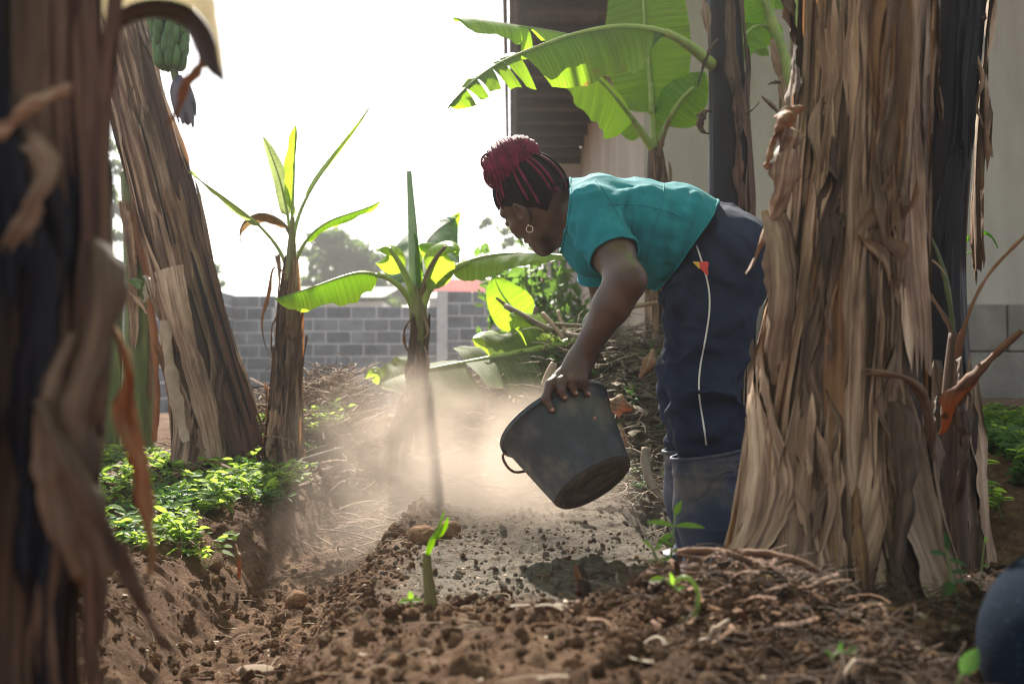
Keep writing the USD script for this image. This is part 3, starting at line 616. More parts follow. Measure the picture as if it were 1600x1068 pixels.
far_tree('small low tree right of the rounded hazy tree behind the wall', P(610, 520, 40), P(610, 440, 40),
         [tb(600, 470, 40, 28), tb(625, 455, 40, 22), tb(580, 440, 40, 18), tb(600, 420, 40, 12), tb(585, 405, 40, 10)], 2, 0.42, 500, 0.15)
far_tree('sparse feathery tree at the far left beside the dark foreground trunk', P(168, 470, 30), P(165, 250, 30),
         [tb(160, 300, 30, 26), tb(178, 330, 30, 20), tb(150, 230, 30, 24), tb(175, 260, 30, 18), tb(185, 365, 30, 14), tb(330, 420, 30, 16), tb(338, 440, 30, 14)], 3, 0.22, 1500, 0.05)
far_tree('dim tree with a thin crown behind the woman’s head', P(800, 520, 30), P(770, 400, 30),
         [tb(760, 350, 30, 14), tb(790, 360, 30, 12), tb(770, 420, 30, 20), tb(800, 380, 30, 16)], 4, 0.3, 420, 0.08)

# leafy shrub in front of the wall, right
rng = np.random.default_rng(11)
sh = thing('shrub', 'leafy green shrub standing behind the fallen banana leaf, under the woman’s face', 'shrub', P(840, 640, 7.6))
stems, lv = [], []
for k in range(34):
    b = P(835 + rng.normal() * 12, 640, 7.6 + rng.normal() * 0.2)
    e = P(rng.uniform(735, 925), rng.uniform(325 if rng.random() < 0.25 else 395, 560), 7.6 + rng.normal() * 0.4)
    c = spl([b, b * 0.5 + e * 0.5 + [0, 0, 0.12], e], 14)
    stems.append(tube(c, np.linspace(0.010, 0.003, 14), 5))
    for q_ in range(4, 14):
        for _ in range(4): lv.append(c[q_] + rng.normal(size=3) * 0.075)
part('stem', cat_mesh(stems)[:2], M['weed_stem'], sh)
part('foliage', leaf_quads(np.array(lv), 0.145, rng, 0.5, 0.5), M['shrub_leaf'], sh, smooth=False, kind='stuff')
# ---------------------------------------------------------------- banana trunks and leaves
class Trunk:
    def __init__(self, pts, rad, n=160, hint=(0.0, -1.0, 0.05)):
        both = spl(np.c_[np.asarray(pts, float), np.asarray(rad, float)], n)
        self.p, self.r, self.n = both[:, :3], both[:, 3], n
        self.T, self.A, self.B = frames(self.p, hint)
        self.L = np.r_[0, np.cumsum(np.linalg.norm(np.diff(self.p, axis=0), axis=1))]
    def pos(self, th, s, off=0.0):
        x = np.clip(s, 0, 1) * (self.n - 1)
        g = lambda a: np.stack([np.interp(x, np.arange(self.n), a[:, k]) for k in range(3)], -1)
        r = np.interp(x, np.arange(self.n), self.r) + off
        d = np.cos(th)[..., None] * g(self.A) + np.sin(th)[..., None] * g(self.B)
        return g(self.p) + d * r[..., None]
    def bump(self, th, s, seed, amp):
        z = s * self.L[-1]
        c = np.stack([np.cos(th) * 2.6, np.sin(th) * 2.6, z * 1.2 + seed], -1)
        big = meshkit.fbm(c, 3, seed) - 0.5
        c2 = np.stack([np.cos(th) * 9, np.sin(th) * 9, z * 2.2 + seed], -1)
        rid = np.abs(meshkit.fbm(c2, 3, seed + 5) - 0.5)
        c3 = np.stack([np.cos(th) * 22, np.sin(th) * 22, z * 3 + seed], -1)
        fine = meshkit.fbm(c3, 2, seed + 8) - 0.5
        return amp * (1.6 * big + 2.2 * rid + 0.5 * fine)
    def core(self, k=110, seed=0, amp=0.008):
        th = np.linspace(0, 2 * PI, k + 1); s = np.linspace(0, 1, self.n)
        TH, S = np.meshgrid(th, s)
        off = self.bump(TH, S, seed, amp)
        off[:, -1] = off[:, 0]
        v = self.pos(TH, S, off)
        uv = np.stack([TH * self.r.mean(), S * self.L[-1]], -1)
        return v.reshape(-1, 3), grid_faces(self.n, k + 1), uv.reshape(-1, 2)
    def strip(self, th0, w, s0, s1, lift=0.006, flare0=0.0, flare1=0.0, seed=0, n=40, m=13, ragged=0.5, sag=0.0, taper0=0.6, taper1=0.2, curl=0.012):
        """A dry sheath strip lying on the trunk from s0 (bottom) to s1; flare lifts an end off the trunk; curl raises the edges."""
        rng = np.random.default_rng(seed)
        t = np.linspace(0, 1, n); a = np.linspace(-1, 1, m)
        prof = np.interp(t, [0, 0.12, 0.8, 1], [taper0, 1, 1, taper1])
        wn = 1 + ragged * (meshkit.fbm(np.c_[t * 7, t * 0 + seed, t * 0], 3, seed) - 0.5) * 2
        cen = th0 + (meshkit.fbm(np.c_[t * 2.2, t * 0 + seed * 1.7, t * 0], 2, seed + 1) - 0.5) * w * 1.3
        tt, aa = np.meshgrid(t, a, indexing='ij')
        edge = 1 + ragged * 0.35 * (meshkit.fbm(np.stack([tt * 16, aa * 0.6 + 5, tt * 0 + seed], -1), 3, seed + 2) - 0.5) * 2
        TH = cen[:, None] + aa * (w / 2) * (prof * wn)[:, None] * edge
        S = s0 + (s1 - s0) * tt + (0.05 * (meshkit.fbm(np.stack([aa * 3.5 * max(w, 0.15) / 0.3, (tt > 0.5) * 7.0 + seed, tt * 0], -1), 4, seed) - 0.5)) * np.where(tt > 0.5, 1, -1) * np.abs(tt - 0.5) * 3
        off = lift + curl * aa ** 2 * (0.3 + meshkit.noise(np.stack([tt * 5, aa, tt * 0 + seed], -1), seed + 3)) + flare0 * np.clip(1 - tt * 2.2, 0, 1) ** 2 + flare1 * np.clip(tt * 2.2 - 1.2, 0, 1) ** 2
        off = off + 0.008 * (meshkit.fbm(np.stack([tt * 5 + seed, aa * 2.4, tt * 0 + 3.3], -1), 3, seed + 4) - 0.5)
        off = off + 0.004 * np.abs(meshkit.fbm(np.stack([tt * 2.5 + seed, aa * 6, tt * 0 + 1.3], -1), 2, seed + 9) - 0.5) * 2
        base = self.bump(TH % (2 * PI), S, self.seed, self.amp) if hasattr(self, 'seed') else 0
        v = self.pos(TH, S, off + base * 0.7)
        if sag: v[..., 2] -= sag * np.clip(tt * 2 - 1, 0, 1) ** 2
        rr = np.interp(S * (self.n - 1), np.arange(self.n), self.r)
        uv = np.stack([aa * w / 2 * rr + seed * 0.217, S * self.L[-1] + seed * 0.31], -1)
        return v.reshape(-1, 3), grid_faces(n, m), uv.reshape(-1, 2)

def trunk_thing(name, label, pts, rad, seed, core_mat='dry', amp=0.008, nstrips=30, wr=(0.25, 0.7), group=None, mats=('dry', 'dry', 'dry_thin', 'dry_dark'), side=None, lr=(0.25, 0.7), peel=0.35, n=160, k=110, cat='banana plant', curl=0.008, lift=(0.002, 0.010), rag=(0.12, 0.3), tap=(0.45, 1.0)):
    rng = np.random.default_rng(seed)
    tr = Trunk(pts, rad, n)
    tr.seed, tr.amp = seed, amp
    t = thing(name, label, cat, pts[0], group)
    v, f, uv = tr.core(k, seed, amp)
    part('trunk', (v, f), M[core_mat], t, uv=uv)
    for i in range(nstrips):
        th = rng.uniform(-PI, PI) if side is None else rng.normal(0, side)
        L = rng.uniform(*lr); s0 = rng.uniform(-0.02, max(0.02, 1 - L * 0.8)) if rng.random() < 0.6 else rng.uniform(0, 0.05); s1 = min(s0 + L, 1.0)
        fl1 = rng.uniform(0.01, 0.04) if rng.random() < peel else 0.0
        fl0 = rng.uniform(0.005, 0.02) if rng.random() < peel else 0.0
        m_ = tr.strip(th, rng.uniform(*wr), max(s0, 0), s1, rng.uniform(*lift), fl0, fl1, seed * 100 + i, ragged=rng.uniform(*rag), taper0=rng.uniform(*tap), taper1=rng.uniform(*tap), curl=curl * rng.uniform(0.2, 1.4))
        part('dry_sheath', m_[:2], M[mats[rng.integers(len(mats))]], t, uv=m_[2])
    return t, tr, rng

def leaf_mesh(path, width, N, n=60, m=7, fold=0.35, droop=0.5, tears=(), seed=0, prof='full', left=1.0, right=1.0, ripple=0.03, petiole=0.12, tear_gap=0.16, ragged=0.0, sag=0.0):
    """Banana leaf blade halves and midrib along a 3-D path. N: rough direction the upper face looks. tears: fractions where the blade is torn."""
    rng = np.random.default_rng(seed)
    P0 = spl(path, n)
    Ls = np.r_[0, np.cumsum(np.linalg.norm(np.diff(P0, axis=0), axis=1))]; L = Ls[-1]; t = Ls / L
    T = unit(np.gradient(P0, axis=0)); N = np.asarray(N, float); Nn = unit(N - T * (T @ N)[:, None]); S = np.cross(T, Nn)
    def wprof(x):
        x = np.clip((x - petiole) / (1 - petiole), 0, 1)
        if prof == 'full': return np.sin(PI * x ** 0.72) ** 0.55 * (1 - 0.25 * x)
        if prof == 'blunt': return np.minimum(1, (x / 0.3)) ** 0.7 * np.clip((1 - x) / 0.02, 0, 1) ** 0.5 * (1 - 0.25 * x)
        if prof == 'tip': return np.minimum(1, (x / 0.18)) ** 0.6 * np.clip((1 - x) / 0.12, 0, 1) ** 0.5
        return np.sin(PI * x ** 0.8) ** 0.8
    ms = []
    cuts = [petiole] + sorted(tears) + [1.0]
    for sd, sc in ((1, left), (-1, right)):
        if sc <= 0: continue
        for a, b in zip(cuts[:-1], cuts[1:]):
            k = max(4, int((b - a) * n)); ta = np.linspace(a, b, k)
            x = np.linspace(0, 1, m)
            tt, xx = np.meshgrid(ta, x, indexing='ij')
            mid = (a + b) / 2
            gap = tear_gap * (0.4 + rng.random()) if len(cuts) > 2 else 0.0
            tq = mid + (tt - mid) * (1 - gap * xx * (0.3 + 0.7 * (b - a) / max(b - a, 0.02)))
            if len(cuts) > 2: tq = tq + rng.normal(0, 0.012) * xx ** 2
            g = lambda A: np.stack([np.interp(tq, t, A[:, c]) for c in range(3)], -1)
            w = width * sc * wprof(tt) * (1 + ragged * (meshkit.fbm(np.stack([tt * 30, tt * 0 + seed, tt * 0 + sd], -1), 3, seed) - 0.5))
            ang = fold + droop * xx + (rng.normal(0, 0.22) if len(cuts) > 2 else 0)
            # integrate the bent cross-section
            da = np.diff(np.c_[xx[:, :1] * 0, xx], axis=1)
            o1 = np.cumsum(np.cos(ang) * da, 1) * w; o2 = np.cumsum(np.sin(ang) * da, 1) * w
            v = g(P0) + g(S) * (sd * o1)[..., None] - g(Nn) * o2[..., None]
            rip = ripple * (meshkit.fbm(np.stack([tt * L * 9 + seed, xx * 0.8, tt * 0 + sd], -1), 3, seed + 3) - 0.5) * xx ** 1.5 * 2
            v = v + g(Nn) * rip[..., None]
            if sag: v[..., 2] -= sag * xx ** 2 * w * (0.6 + 0.8 * meshkit.noise(np.stack([tt * 11, tt * 0, tt * 0 + seed], -1), seed))
            uv = np.stack([tq * L, sd * xx * w], -1)
            f = grid_faces(k, m)
            ms.append((v.reshape(-1, 3), f if sd > 0 else f[:, ::-1], uv.reshape(-1, 2)))
    rib = (P0 - Nn * 0.003)
    return cat_mesh(ms), rib, t
def leaf(parent, path, width, N, material='leaf', rib=0.011, ribmat='midrib', label=None, **kw):
    (v, f, uv), r, t = leaf_mesh(path, width, N, **kw)
    p = part('leaf', (v, f), M[material], parent, uv=uv, label=label)
    tb_ = tube(r, rib * np.interp(t, [0, 0.3, 1], [1.25, 0.8, 0.15]), 8)
    part('midrib', tb_[:2], M[ribmat], p)
    return p
def petiole(parent, path, r0, r1, material='midrib', n=24):
    m_ = tube(path, np.linspace(r0, r1, len(path)), 10, n)
    part('leaf_stalk', m_[:2], M[material], parent, uv=m_[2])
def strip_hang(parent, pts, width, N, seed, material='dry_thin', curl=0.7, n=40, wave=0.03, name='dry_strip', ragged=0.5, thick=0.0012):
    m_ = ribbon(pts, width, N, curl=curl, n=n, m=6, seed=seed, ragged=ragged, wave=wave, thick=thick)
    part(name, m_[:2], M[material], parent, uv=m_[2])

CAMF = np.array([0, -1.0, 0.0])
# --- big dry trunk in the right foreground
Y = 1.86
t, tr, rng = trunk_thing('banana_plant', 'thick tan dry banana trunk in the right foreground, before the boots', PP((1312, 960, Y), (1310, 860, Y), (1306, 700, Y), (1322, 500, Y), (1340, 260, Y), (1352, 0, Y), (1360, -260, Y), (1370, -900, Y)),
    [0.225, 0.186, 0.152, 0.130, 0.112, 0.108, 0.102, 0.085], 3, core_mat='dry', amp=0.012, nstrips=34, wr=(0.25, 0.8), lr=(0.3, 0.85), peel=0.18, n=260, k=220, side=1.1, mats=('dry', 'dry', 'dry', 'dry_thin', 'dry_dark'))
for i in range(46):
    s0 = rng.uniform(0, 0.75); m_ = tr.strip(rng.normal(0, 1.0), rng.uniform(0.05, 0.2), s0, min(1, s0 + rng.uniform(0.12, 0.5)), rng.uniform(0.008, 0.016), 0, rng.uniform(0, 0.02), seed=7000 + i, ragged=0.25, taper0=rng.uniform(0.1, 1), taper1=rng.uniform(0.1, 1), curl=0.006)
    part('dry_sheath', m_[:2], M[('dry', 'dry', 'dry_thin', 'dry_dark', 'dry_orange')[rng.integers(5)]], t, uv=m_[2])
for i in range(9):
    s0 = rng.uniform(0.02, 0.7); m_ = tr.strip(rng.normal(0, 1.0), rng.uniform(0.14, 0.42), s0, min(1, s0 + rng.uniform(0.05, 0.22)), rng.uniform(0.012, 0.022), rng.uniform(0, 0.015), rng.uniform(0.0, 0.03), seed=7200 + i, ragged=0.45, taper0=rng.uniform(0.1, 0.8), taper1=rng.uniform(0.1, 0.9), curl=rng.uniform(0.006, 0.02))
    part('dry_sheath', m_[:2], M[('dry', 'dry_thin', 'dry_dark')[rng.integers(3)]], t, uv=m_[2])
for i, (th, w, s0, s1, fl) in enumerate(((-1.25, 0.5, 0.02, 0.22, 0.03), (-0.8, 0.5, 0.01, 0.16, 0.02), (0.4, 0.45, 0.02, 0.2, 0.02), (-0.3, 0.3, 0.0, 0.14, 0.015))):
    m_ = tr.strip(th, w, s0, s1, 0.014, fl, 0.0, seed=7400 + i, ragged=0.3, taper0=0.8, taper1=0.4); part('dry_sheath', m_[:2], M['dry'], t, uv=m_[2])
for i, (th, w, s0, s1, l) in enumerate(((0.35, 0.10, 0.42, 0.86, 0.003), (-0.12, 0.07, 0.05, 0.62, 0.003), (0.75, 0.12, 0.2, 0.5, 0.003), (-0.6, 0.08, 0.3, 0.75, 0.002))):
    m_ = tr.strip(th, w, s0, s1, l, seed=900 + i, ragged=0.4, curl=-0.004)
    part('dark_sheath', m_[:2], M['black_stem'], t, uv=m_[2], label='dark glossy inner sheath')
def crown_of(parent, top, azs, seed, ln=1.7, w=0.25):
    r = np.random.default_rng(seed)
    for i, az in enumerate(azs):
        d = np.array([math.cos(az), math.sin(az), 0]); L = ln * r.uniform(0.85, 1.15); dz = r.uniform(0.3, 0.65)
        leaf(parent, [top, top + d * L * 0.3 + [0, 0, dz], top + d * L * 0.7 + [0, 0, dz * 1.05], top + d * L + [0, 0, dz * 0.5]], w, (0, 0, 1), rib=0.018, seed=seed * 10 + i, fold=0.2, droop=0.5, tears=tuple(r.uniform(0.25, 0.95, 6)))
crown_of(t, P(1370, -900, Y), (-0.2, 0.5, 3.3, 4.0, 4.6, 5.2, 5.7), 5)  # leaves out of view, added to keep sky light off the foreground
# torn knob of sheath at the left edge, and curled flaps
strip_hang(t, PP((1215, 200, 1.83), (1232, 188, 1.78), (1240, 205, 1.74), (1226, 240, 1.76), (1210, 270, 1.8)), [0.03, 0.06, 0.05, 0.03], CAMF, 71, 'dry', curl=1.1, wave=0.05)
strip_hang(t, PP((1245, 215, 1.78), (1232, 260, 1.75), (1222, 310, 1.77), (1205, 350, 1.8), (1185, 395, 1.82), (1168, 425, 1.82)), [0.05, 0.07, 0.045, 0.03, 0.012], CAMF, 72, 'dry', curl=1.0, wave=0.05)
strip_hang(t, PP((1250, 170, 1.78), (1222, 196, 1.74), (1205, 235, 1.76), (1198, 262, 1.78)), [0.02, 0.05, 0.04, 0.02], CAMF, 73, 'dry_orange', curl=1.2, wave=0.06)
strip_hang(t, PP((1210, 330, 1.82), (1225, 372, 1.78), (1232, 440, 1.76), (1225, 520, 1.77), (1215, 600, 1.8)), [0.05, 0.08, 0.06, 0.03], (0.3, -1, 0), 74, 'dry', curl=0.4, ragged=0.2)
strip_hang(t, PP((1352, 580, 1.70), (1395, 585, 1.66), (1432, 600, 1.68), (1452, 640, 1.72), (1460, 720, 1.76)), [0.012, 0.022, 0.03, 0.03, 0.01], CAMF, 75, 'dry_thin', curl=0.8)
strip_hang(t, PP((1340, 740, 1.70), (1345, 830, 1.64), (1352, 900, 1.60), (1350, 980, 1.58)), [0.03, 0.035, 0.022, 0.012], CAMF, 76, 'dry_orange', curl=0.9)
strip_hang(t, PP((1400, 560, 1.74), (1420, 660, 1.69), (1425, 760, 1.66), (1415, 850, 1.64), (1408, 920, 1.62)), [0.05, 0.08, 0.06, 0.05, 0.02], (0.3, -1, 0), 79, 'dry_dark', curl=0.8, wave=0.05)
strip_hang(t, PP((1450, 640, 1.82), (1462, 720, 1.78), (1458, 820, 1.74), (1440, 900, 1.7), (1425, 960, 1.68)), [0.04, 0.06, 0.06, 0.05, 0.03], (0.3, -1, 0), 80, 'dry_dark', curl=0.8, wave=0.05)

# --- dark trunk just behind it on the right
Y = 2.25
t, tr, rng = trunk_thing('banana_plant', 'dark glossy banana trunk with torn sheaths behind the thick tan trunk', PP((1468, 960, Y), (1470, 820, Y), (1468, 640, Y), (1465, 420, Y), (1476, 200, Y), (1490, 0, Y), (1500, -220, Y), (1508, -900, Y)),
    [0.088, 0.085, 0.072, 0.058, 0.062, 0.068, 0.068, 0.06], 5, core_mat='black_stem', amp=0.004, nstrips=6, wr=(0.3, 0.7), lr=(0.12, 0.3), side=1.0, mats=('dry_dark', 'black_stem', 'black_stem'))
for i, (th, w, s0, s1) in enumerate(((1.25, 0.8, 0.28, 0.60), (1.1, 0.4, 0.38, 0.54), (0.2, 0.6, 0.03, 0.2), (0.8, 0.7, 0.0, 0.19))):
    m_ = tr.strip(th, w, s0, s1, 0.008, 0.02, 0.0, seed=950 + i, ragged=0.6)
    part('dry_sheath', m_[:2], M['dry'] if i != 2 else M['dry_dark'], t, uv=m_[2])
crown_of(t, P(1508, -900, Y), (-1.1, -0.5, 0.1, 0.7), 7)
strip_hang(t, PP((1512, 60, 2.2), (1530, 40, 2.2), (1540, 20, 2.2)), [0.02, 0.03, 0.01], CAMF, 81, 'dry_dark')
strip_hang(t, PP((1515, 60, 2.2), (1528, 90, 2.18), (1536, 130, 2.18), (1528, 165, 2.19), (1534, 190, 2.19), (1540, 212, 2.2)), [0.03, 0.028, 0.035, 0.012, 0.005, 0.003], CAMF, 82, 'dry', curl=1.1)
strip_hang(t, PP((1488, 240, 2.19), (1500, 237, 2.18), (1512, 242, 2.18)), [0.006, 0.006, 0.003], CAMF, 83, 'dry_dark')
strip_hang(t, PP((1470, 560, 2.15), (1478, 640, 2.12), (1485, 740, 2.1), (1478, 860, 2.1), (1470, 930, 2.08)), [0.05, 0.07, 0.06, 0.05, 0.02], (0.2, -1, 0), 84, 'dry_dark', curl=0.9, wave=0.05)
strip_hang(t, PP((1500, 700, 2.15), (1512, 780, 2.12), (1518, 860, 2.1), (1515, 930, 2.08)), [0.03, 0.04, 0.035, 0.02], (0.2, -1, 0), 85, 'dry_dark', curl=0.9, wave=0.05)

# --- sucker with burnt orange sheath and thin leaves right of it
Y = 2.1
t = thing('banana_sucker', 'young sucker with a burnt orange leaf sheath and thin green blades beside the dark trunk', 'banana plant', P(1490, 760, Y))
tk = tube(PP((1488, 930, Y), (1487, 780, Y), (1488, 650, Y), (1492, 520, Y)), [0.034, 0.03, 0.024, 0.012], 14, 40)
part('stem', tk[:2], M['dry_dark'], t, uv=tk[2])
strip_hang(t, PP((1480, 670, 2.05), (1500, 625, 2.0), (1535, 575, 1.97), (1570, 540, 1.96), (1597, 516, 1.95)), [0.05, 0.062, 0.05, 0.035, 0.012], (0.25, -0.8, 0.5), 86, 'burnt', curl=0.9, name='burnt_sheath')
strip_hang(t, PP((1497, 560, 2.08), (1512, 500, 2.06), (1545, 430, 2.04), (1575, 395, 2.03), (1605, 365, 2.02)), [0.02, 0.02, 0.014, 0.01, 0.006], CAMF, 87, 'dry_orange', curl=0.8, name='narrow_leaf', wave=0.01)
strip_hang(t, PP((1492, 600, 2.12), (1487, 480, 2.12), (1468, 400, 2.12), (1444, 352, 2.12)), [0.014, 0.018, 0.014, 0.006], CAMF, 88, 'green_stem', curl=0.8, name='narrow_leaf', wave=0.01)
strip_hang(t, PP((1495, 520, 2.3), (1490, 440, 2.32), (1497, 370, 2.35), (1513, 325, 2.36)), [0.010, 0.018, 0.016, 0.006], CAMF, 89, 'leaf_pale', curl=0.5, name='narrow_leaf', wave=0.01)
strip_hang(t, PP((1478, 395, 2.3), (1510, 375, 2.32), (1538, 363, 2.34), (1560, 387, 2.35)), [0.006, 0.012, 0.012, 0.003], CAMF, 90, 'leaf', curl=0.5, name='narrow_leaf', wave=0.01)
strip_hang(t, PP((1478, 425, 2.3), (1500, 405, 2.32), (1518, 393, 2.34), (1535, 392, 2.35)), [0.004, 0.006, 0.005, 0.002], CAMF, 91, 'leaf', curl=0.5, name='narrow_leaf', wave=0.01)
strip_hang(t, PP((1478, 430, 2.1), (1450, 410, 2.1), (1448, 440, 2.1), (1475, 490, 2.1), (1485, 540, 2.1)), [0.006, 0.010, 0.010, 0.012, 0.008], CAMF, 92, 'dry', curl=0.6, name='narrow_leaf', wave=0.01)
for i, (a, b, c) in enumerate((((1520, 620), (1512, 700), (1500, 790)), ((1500, 560), (1505, 640), (1512, 700)), ((1465, 620), (1462, 700), (1470, 800)))):
    strip_hang(t, PP((*a, 2.05), (*b, 2.0), (*c, 2.03)), [0.015, 0.04, 0.02], CAMF, 93 + i, 'dry_dark', curl=1.0, wave=0.04)

# --- dark trunk behind the woman's hip with an added crown above the picture
Y = 4.1
t, tr, rng = trunk_thing('banana_plant', 'upright black and rust banana trunk rising behind the woman’s hips', PP((1140, 720, Y), (1140, 560, Y), (1139, 330, Y), (1136, 120, Y), (1130, 0, Y), (1126, -240, Y)),
    [0.105, 0.095, 0.088, 0.074, 0.068, 0.062], 7, core_mat='black_stem', amp=0.003, nstrips=7, wr=(0.35, 0.8), lr=(0.1, 0.28), side=0.9, mats=('dry_dark', 'black_stem', 'dry_dark', 'black_stem'))
for i, (th, w, s0, s1, mm) in enumerate(((0.5, 1.1, 0.25, 0.66, 'rust'), (0.95, 0.5, 0.3, 0.9, 'rust'), (0.15, 0.5, 0.52, 0.76, 'dry_dark'), (0.35, 0.35, 0.4, 0.6, 'rust'))):
    m_ = tr.strip(th, w, s0, s1, 0.006, 0.01, 0.012, seed=960 + i, ragged=0.7)
    part('dry_sheath', m_[:2], M[mm], t, uv=m_[2])
strip_hang(t, PP((1122, 62, 4.0), (1108, 80, 3.96), (1098, 108, 3.96), (1090, 135, 3.97)), [0.02, 0.03, 0.012, 0.004], CAMF, 101, 'dry_dark', curl=1.0)
strip_hang(t, PP((1112, 175, 3.98), (1098, 180, 3.94), (1096, 200, 3.95), (1108, 208, 3.97)), [0.03, 0.05, 0.05, 0.02], CAMF, 102, 'dry_dark', curl=1.3, wave=0.06)
strip_hang(t, PP((1100, -10, 4.0), (1104, 20, 3.98), (1108, 50, 3.97), (1112, 80, 3.98)), [0.03, 0.04, 0.03, 0.01], CAMF, 103, 'dry', curl=1.0)
strip_hang(t, PP((1165, 180, 4.0), (1175, 172, 3.98), (1186, 160, 3.98)), [0.008, 0.006, 0.003], CAMF, 104, 'dry_dark')
crown = P(1124, -260, Y)  # unseen leaves, put in and turned to shade the right front
for i, (az, ln, dz) in enumerate(((0.25, 1.9, 0.45), (5.0, 1.6, 0.5), (5.6, 1.8, 0.55), (0.9, 1.6, 0.7))):
    d = np.array([math.cos(az), math.sin(az), 0])
    leaf(t, [crown, crown + d * ln * 0.3 + [0, 0, dz], crown + d * ln * 0.7 + [0, 0, dz * 1.05], crown + d * ln + [0, 0, dz * 0.55]], 0.27, (0, 0, 1), rib=0.018, seed=200 + i, fold=0.2, droop=0.5, tears=tuple(np.random.default_rng(i).uniform(0.25, 0.95, 6)))

# --- plant in front of the house with the big lit leaves
t = thing('banana_plant', 'banana plant with big sunlit green leaves spreading under the house eave', 'banana plant', P(1026, 640, 5.0))
tk = Trunk(PP((1030, 640, 5.0), (1028, 400, 5.0), (1026, 262, 5.0), (1024, 232, 5.0)), [0.075, 0.062, 0.046, 0.035], 60); tk.seed, tk.amp = 31, 0.003
m_ = tk.core(40, 31, 0.003); part('trunk', m_[:2], M['dry_dark'], t, uv=m_[2])
for i in range(9):
    m_ = tk.strip(rng.uniform(-1.5, 1.5), rng.uniform(0.4, 0.9), rng.uniform(0.2, 0.5), rng.uniform(0.7, 0.98), 0.004, 0.0, 0.012, seed=970 + i)
    part('dry_sheath', m_[:2], M['dry'], t, uv=m_[2])
# B, C, D, E
petiole(t, PP((1024, 240, 5.0), (1022, 215, 5.0), (1017, 130, 4.98)), 0.022, 0.013)
leaf(t, PP((1018, 178, 4.99), (1014, 110, 4.98), (1007, 30, 4.97), (1003, -60, 5.0), (1003, -140, 5.1)), 0.245, (-0.3, -0.9, 0.12), 'leaf', rib=0.012, seed=1, fold=0.12, droop=0.15, petiole=0.0, ripple=0.05, label='broad upright leaf, brightest at the top')
petiole(t, PP((1026, 240, 5.0), (1006, 212, 4.96), (984, 180, 4.9)), 0.026, 0.014)
leaf(t, PP((990, 188, 4.9), (962, 152, 4.8), (925, 115, 4.66), (890, 95, 4.55), (845, 84, 4.45)), 0.25, (0.25, -0.85, 0.5), 'leaf', rib=0.012, seed=2, fold=0.15, droop=0.35, petiole=0.0, ripple=0.05)
petiole(t, PP((1028, 245, 5.0), (1040, 200, 4.97), (1062, 160, 4.9), (1085, 136, 4.86)), 0.018, 0.010)
leaf(t, PP((1042, 196, 4.97), (1058, 165, 4.92), (1078, 140, 4.88), (1100, 112, 4.86)), 0.15, (-0.2, -1, 0.3), 'leaf', rib=0.007, seed=3, fold=0.1, droop=0.3, petiole=0.0, label='small leaf beside the black trunk')
strip_hang(t, PP((1028, 245, 4.95), (1036, 215, 4.94), (1046, 185, 4.93), (1052, 172, 4.92)), [0.03, 0.04, 0.03, 0.01], CAMF, 105, 'dry_thin', curl=0.8)
leaf(t, PP((1028, 236, 5.05), (1035, 180, 5.08), (1040, 130, 5.12)), 0.06, (0.2, -1, 0.2), 'leaf', rib=0.007, seed=4, fold=0.6, droop=0.3, petiole=0.05)
leaf(t, PP((1010, 215, 5.1), (990, 195, 5.15), (966, 172, 5.2), (955, 190, 5.2)), 0.09, (0.2, -1, 0.5), 'leaf', seed=5, rib=0.006, petiole=0.1)
# A: the long torn leaf sweeping left from the black trunk, and one more behind it
t = thing('banana_leaf', 'long torn banana leaf arching left in front of the eave, its tip scorched brown', 'leaf', P(1100, 95, 3.9))
petiole(t, PP((1140, 118, 4.22), (1104, 94, 4.02), (1075, 70, 3.88), (1040, 50, 3.8)), 0.030, 0.014)
(v_, f_, uv_), r_, t_ = leaf_mesh(PP((1050, 54, 3.82), (1000, 42, 3.78), (950, 42, 3.74), (890, 55, 3.7), (830, 76, 3.66), (780, 98, 3.62), (735, 130, 3.6), (700, 168, 3.58)), 0.20, (0.12, -0.55, 0.83), n=110, m=9, fold=0.15, droop=0.5,
    tears=(0.655, 0.725, 0.775, 0.845, 0.90), seed=12, petiole=0.0, ripple=0.03, left=0.5, right=1.0, tear_gap=0.35, sag=0.25)
pl = part('blade', (v_, f_), M['leaf_scorched'], t, uv=uv_)
part('midrib', tube(r_, 0.013 * np.interp(t_, [0, 0.3, 1], [1.2, 0.8, 0.2]), 8)[:2], M['midrib'], t)
t = thing('banana_leaf', 'shorter bright banana leaf pointing left above the scorched one', 'leaf', P(880, 60, 4.3))
leaf(t, PP((1000, 90, 4.5), (930, 66, 4.4), (870, 50, 4.3), (800, 38, 4.2), (752, 30, 4.15), (702, 26, 4.1)), 0.18, (0.1, -0.55, 0.8), 'leaf', rib=0.010, n=80, seed=13, fold=0.1, droop=0.5, tears=(0.62, 0.68), petiole=0.0, left=0.6, tear_gap=0.22, ripple=0.03, sag=0.2, prof='blunt')

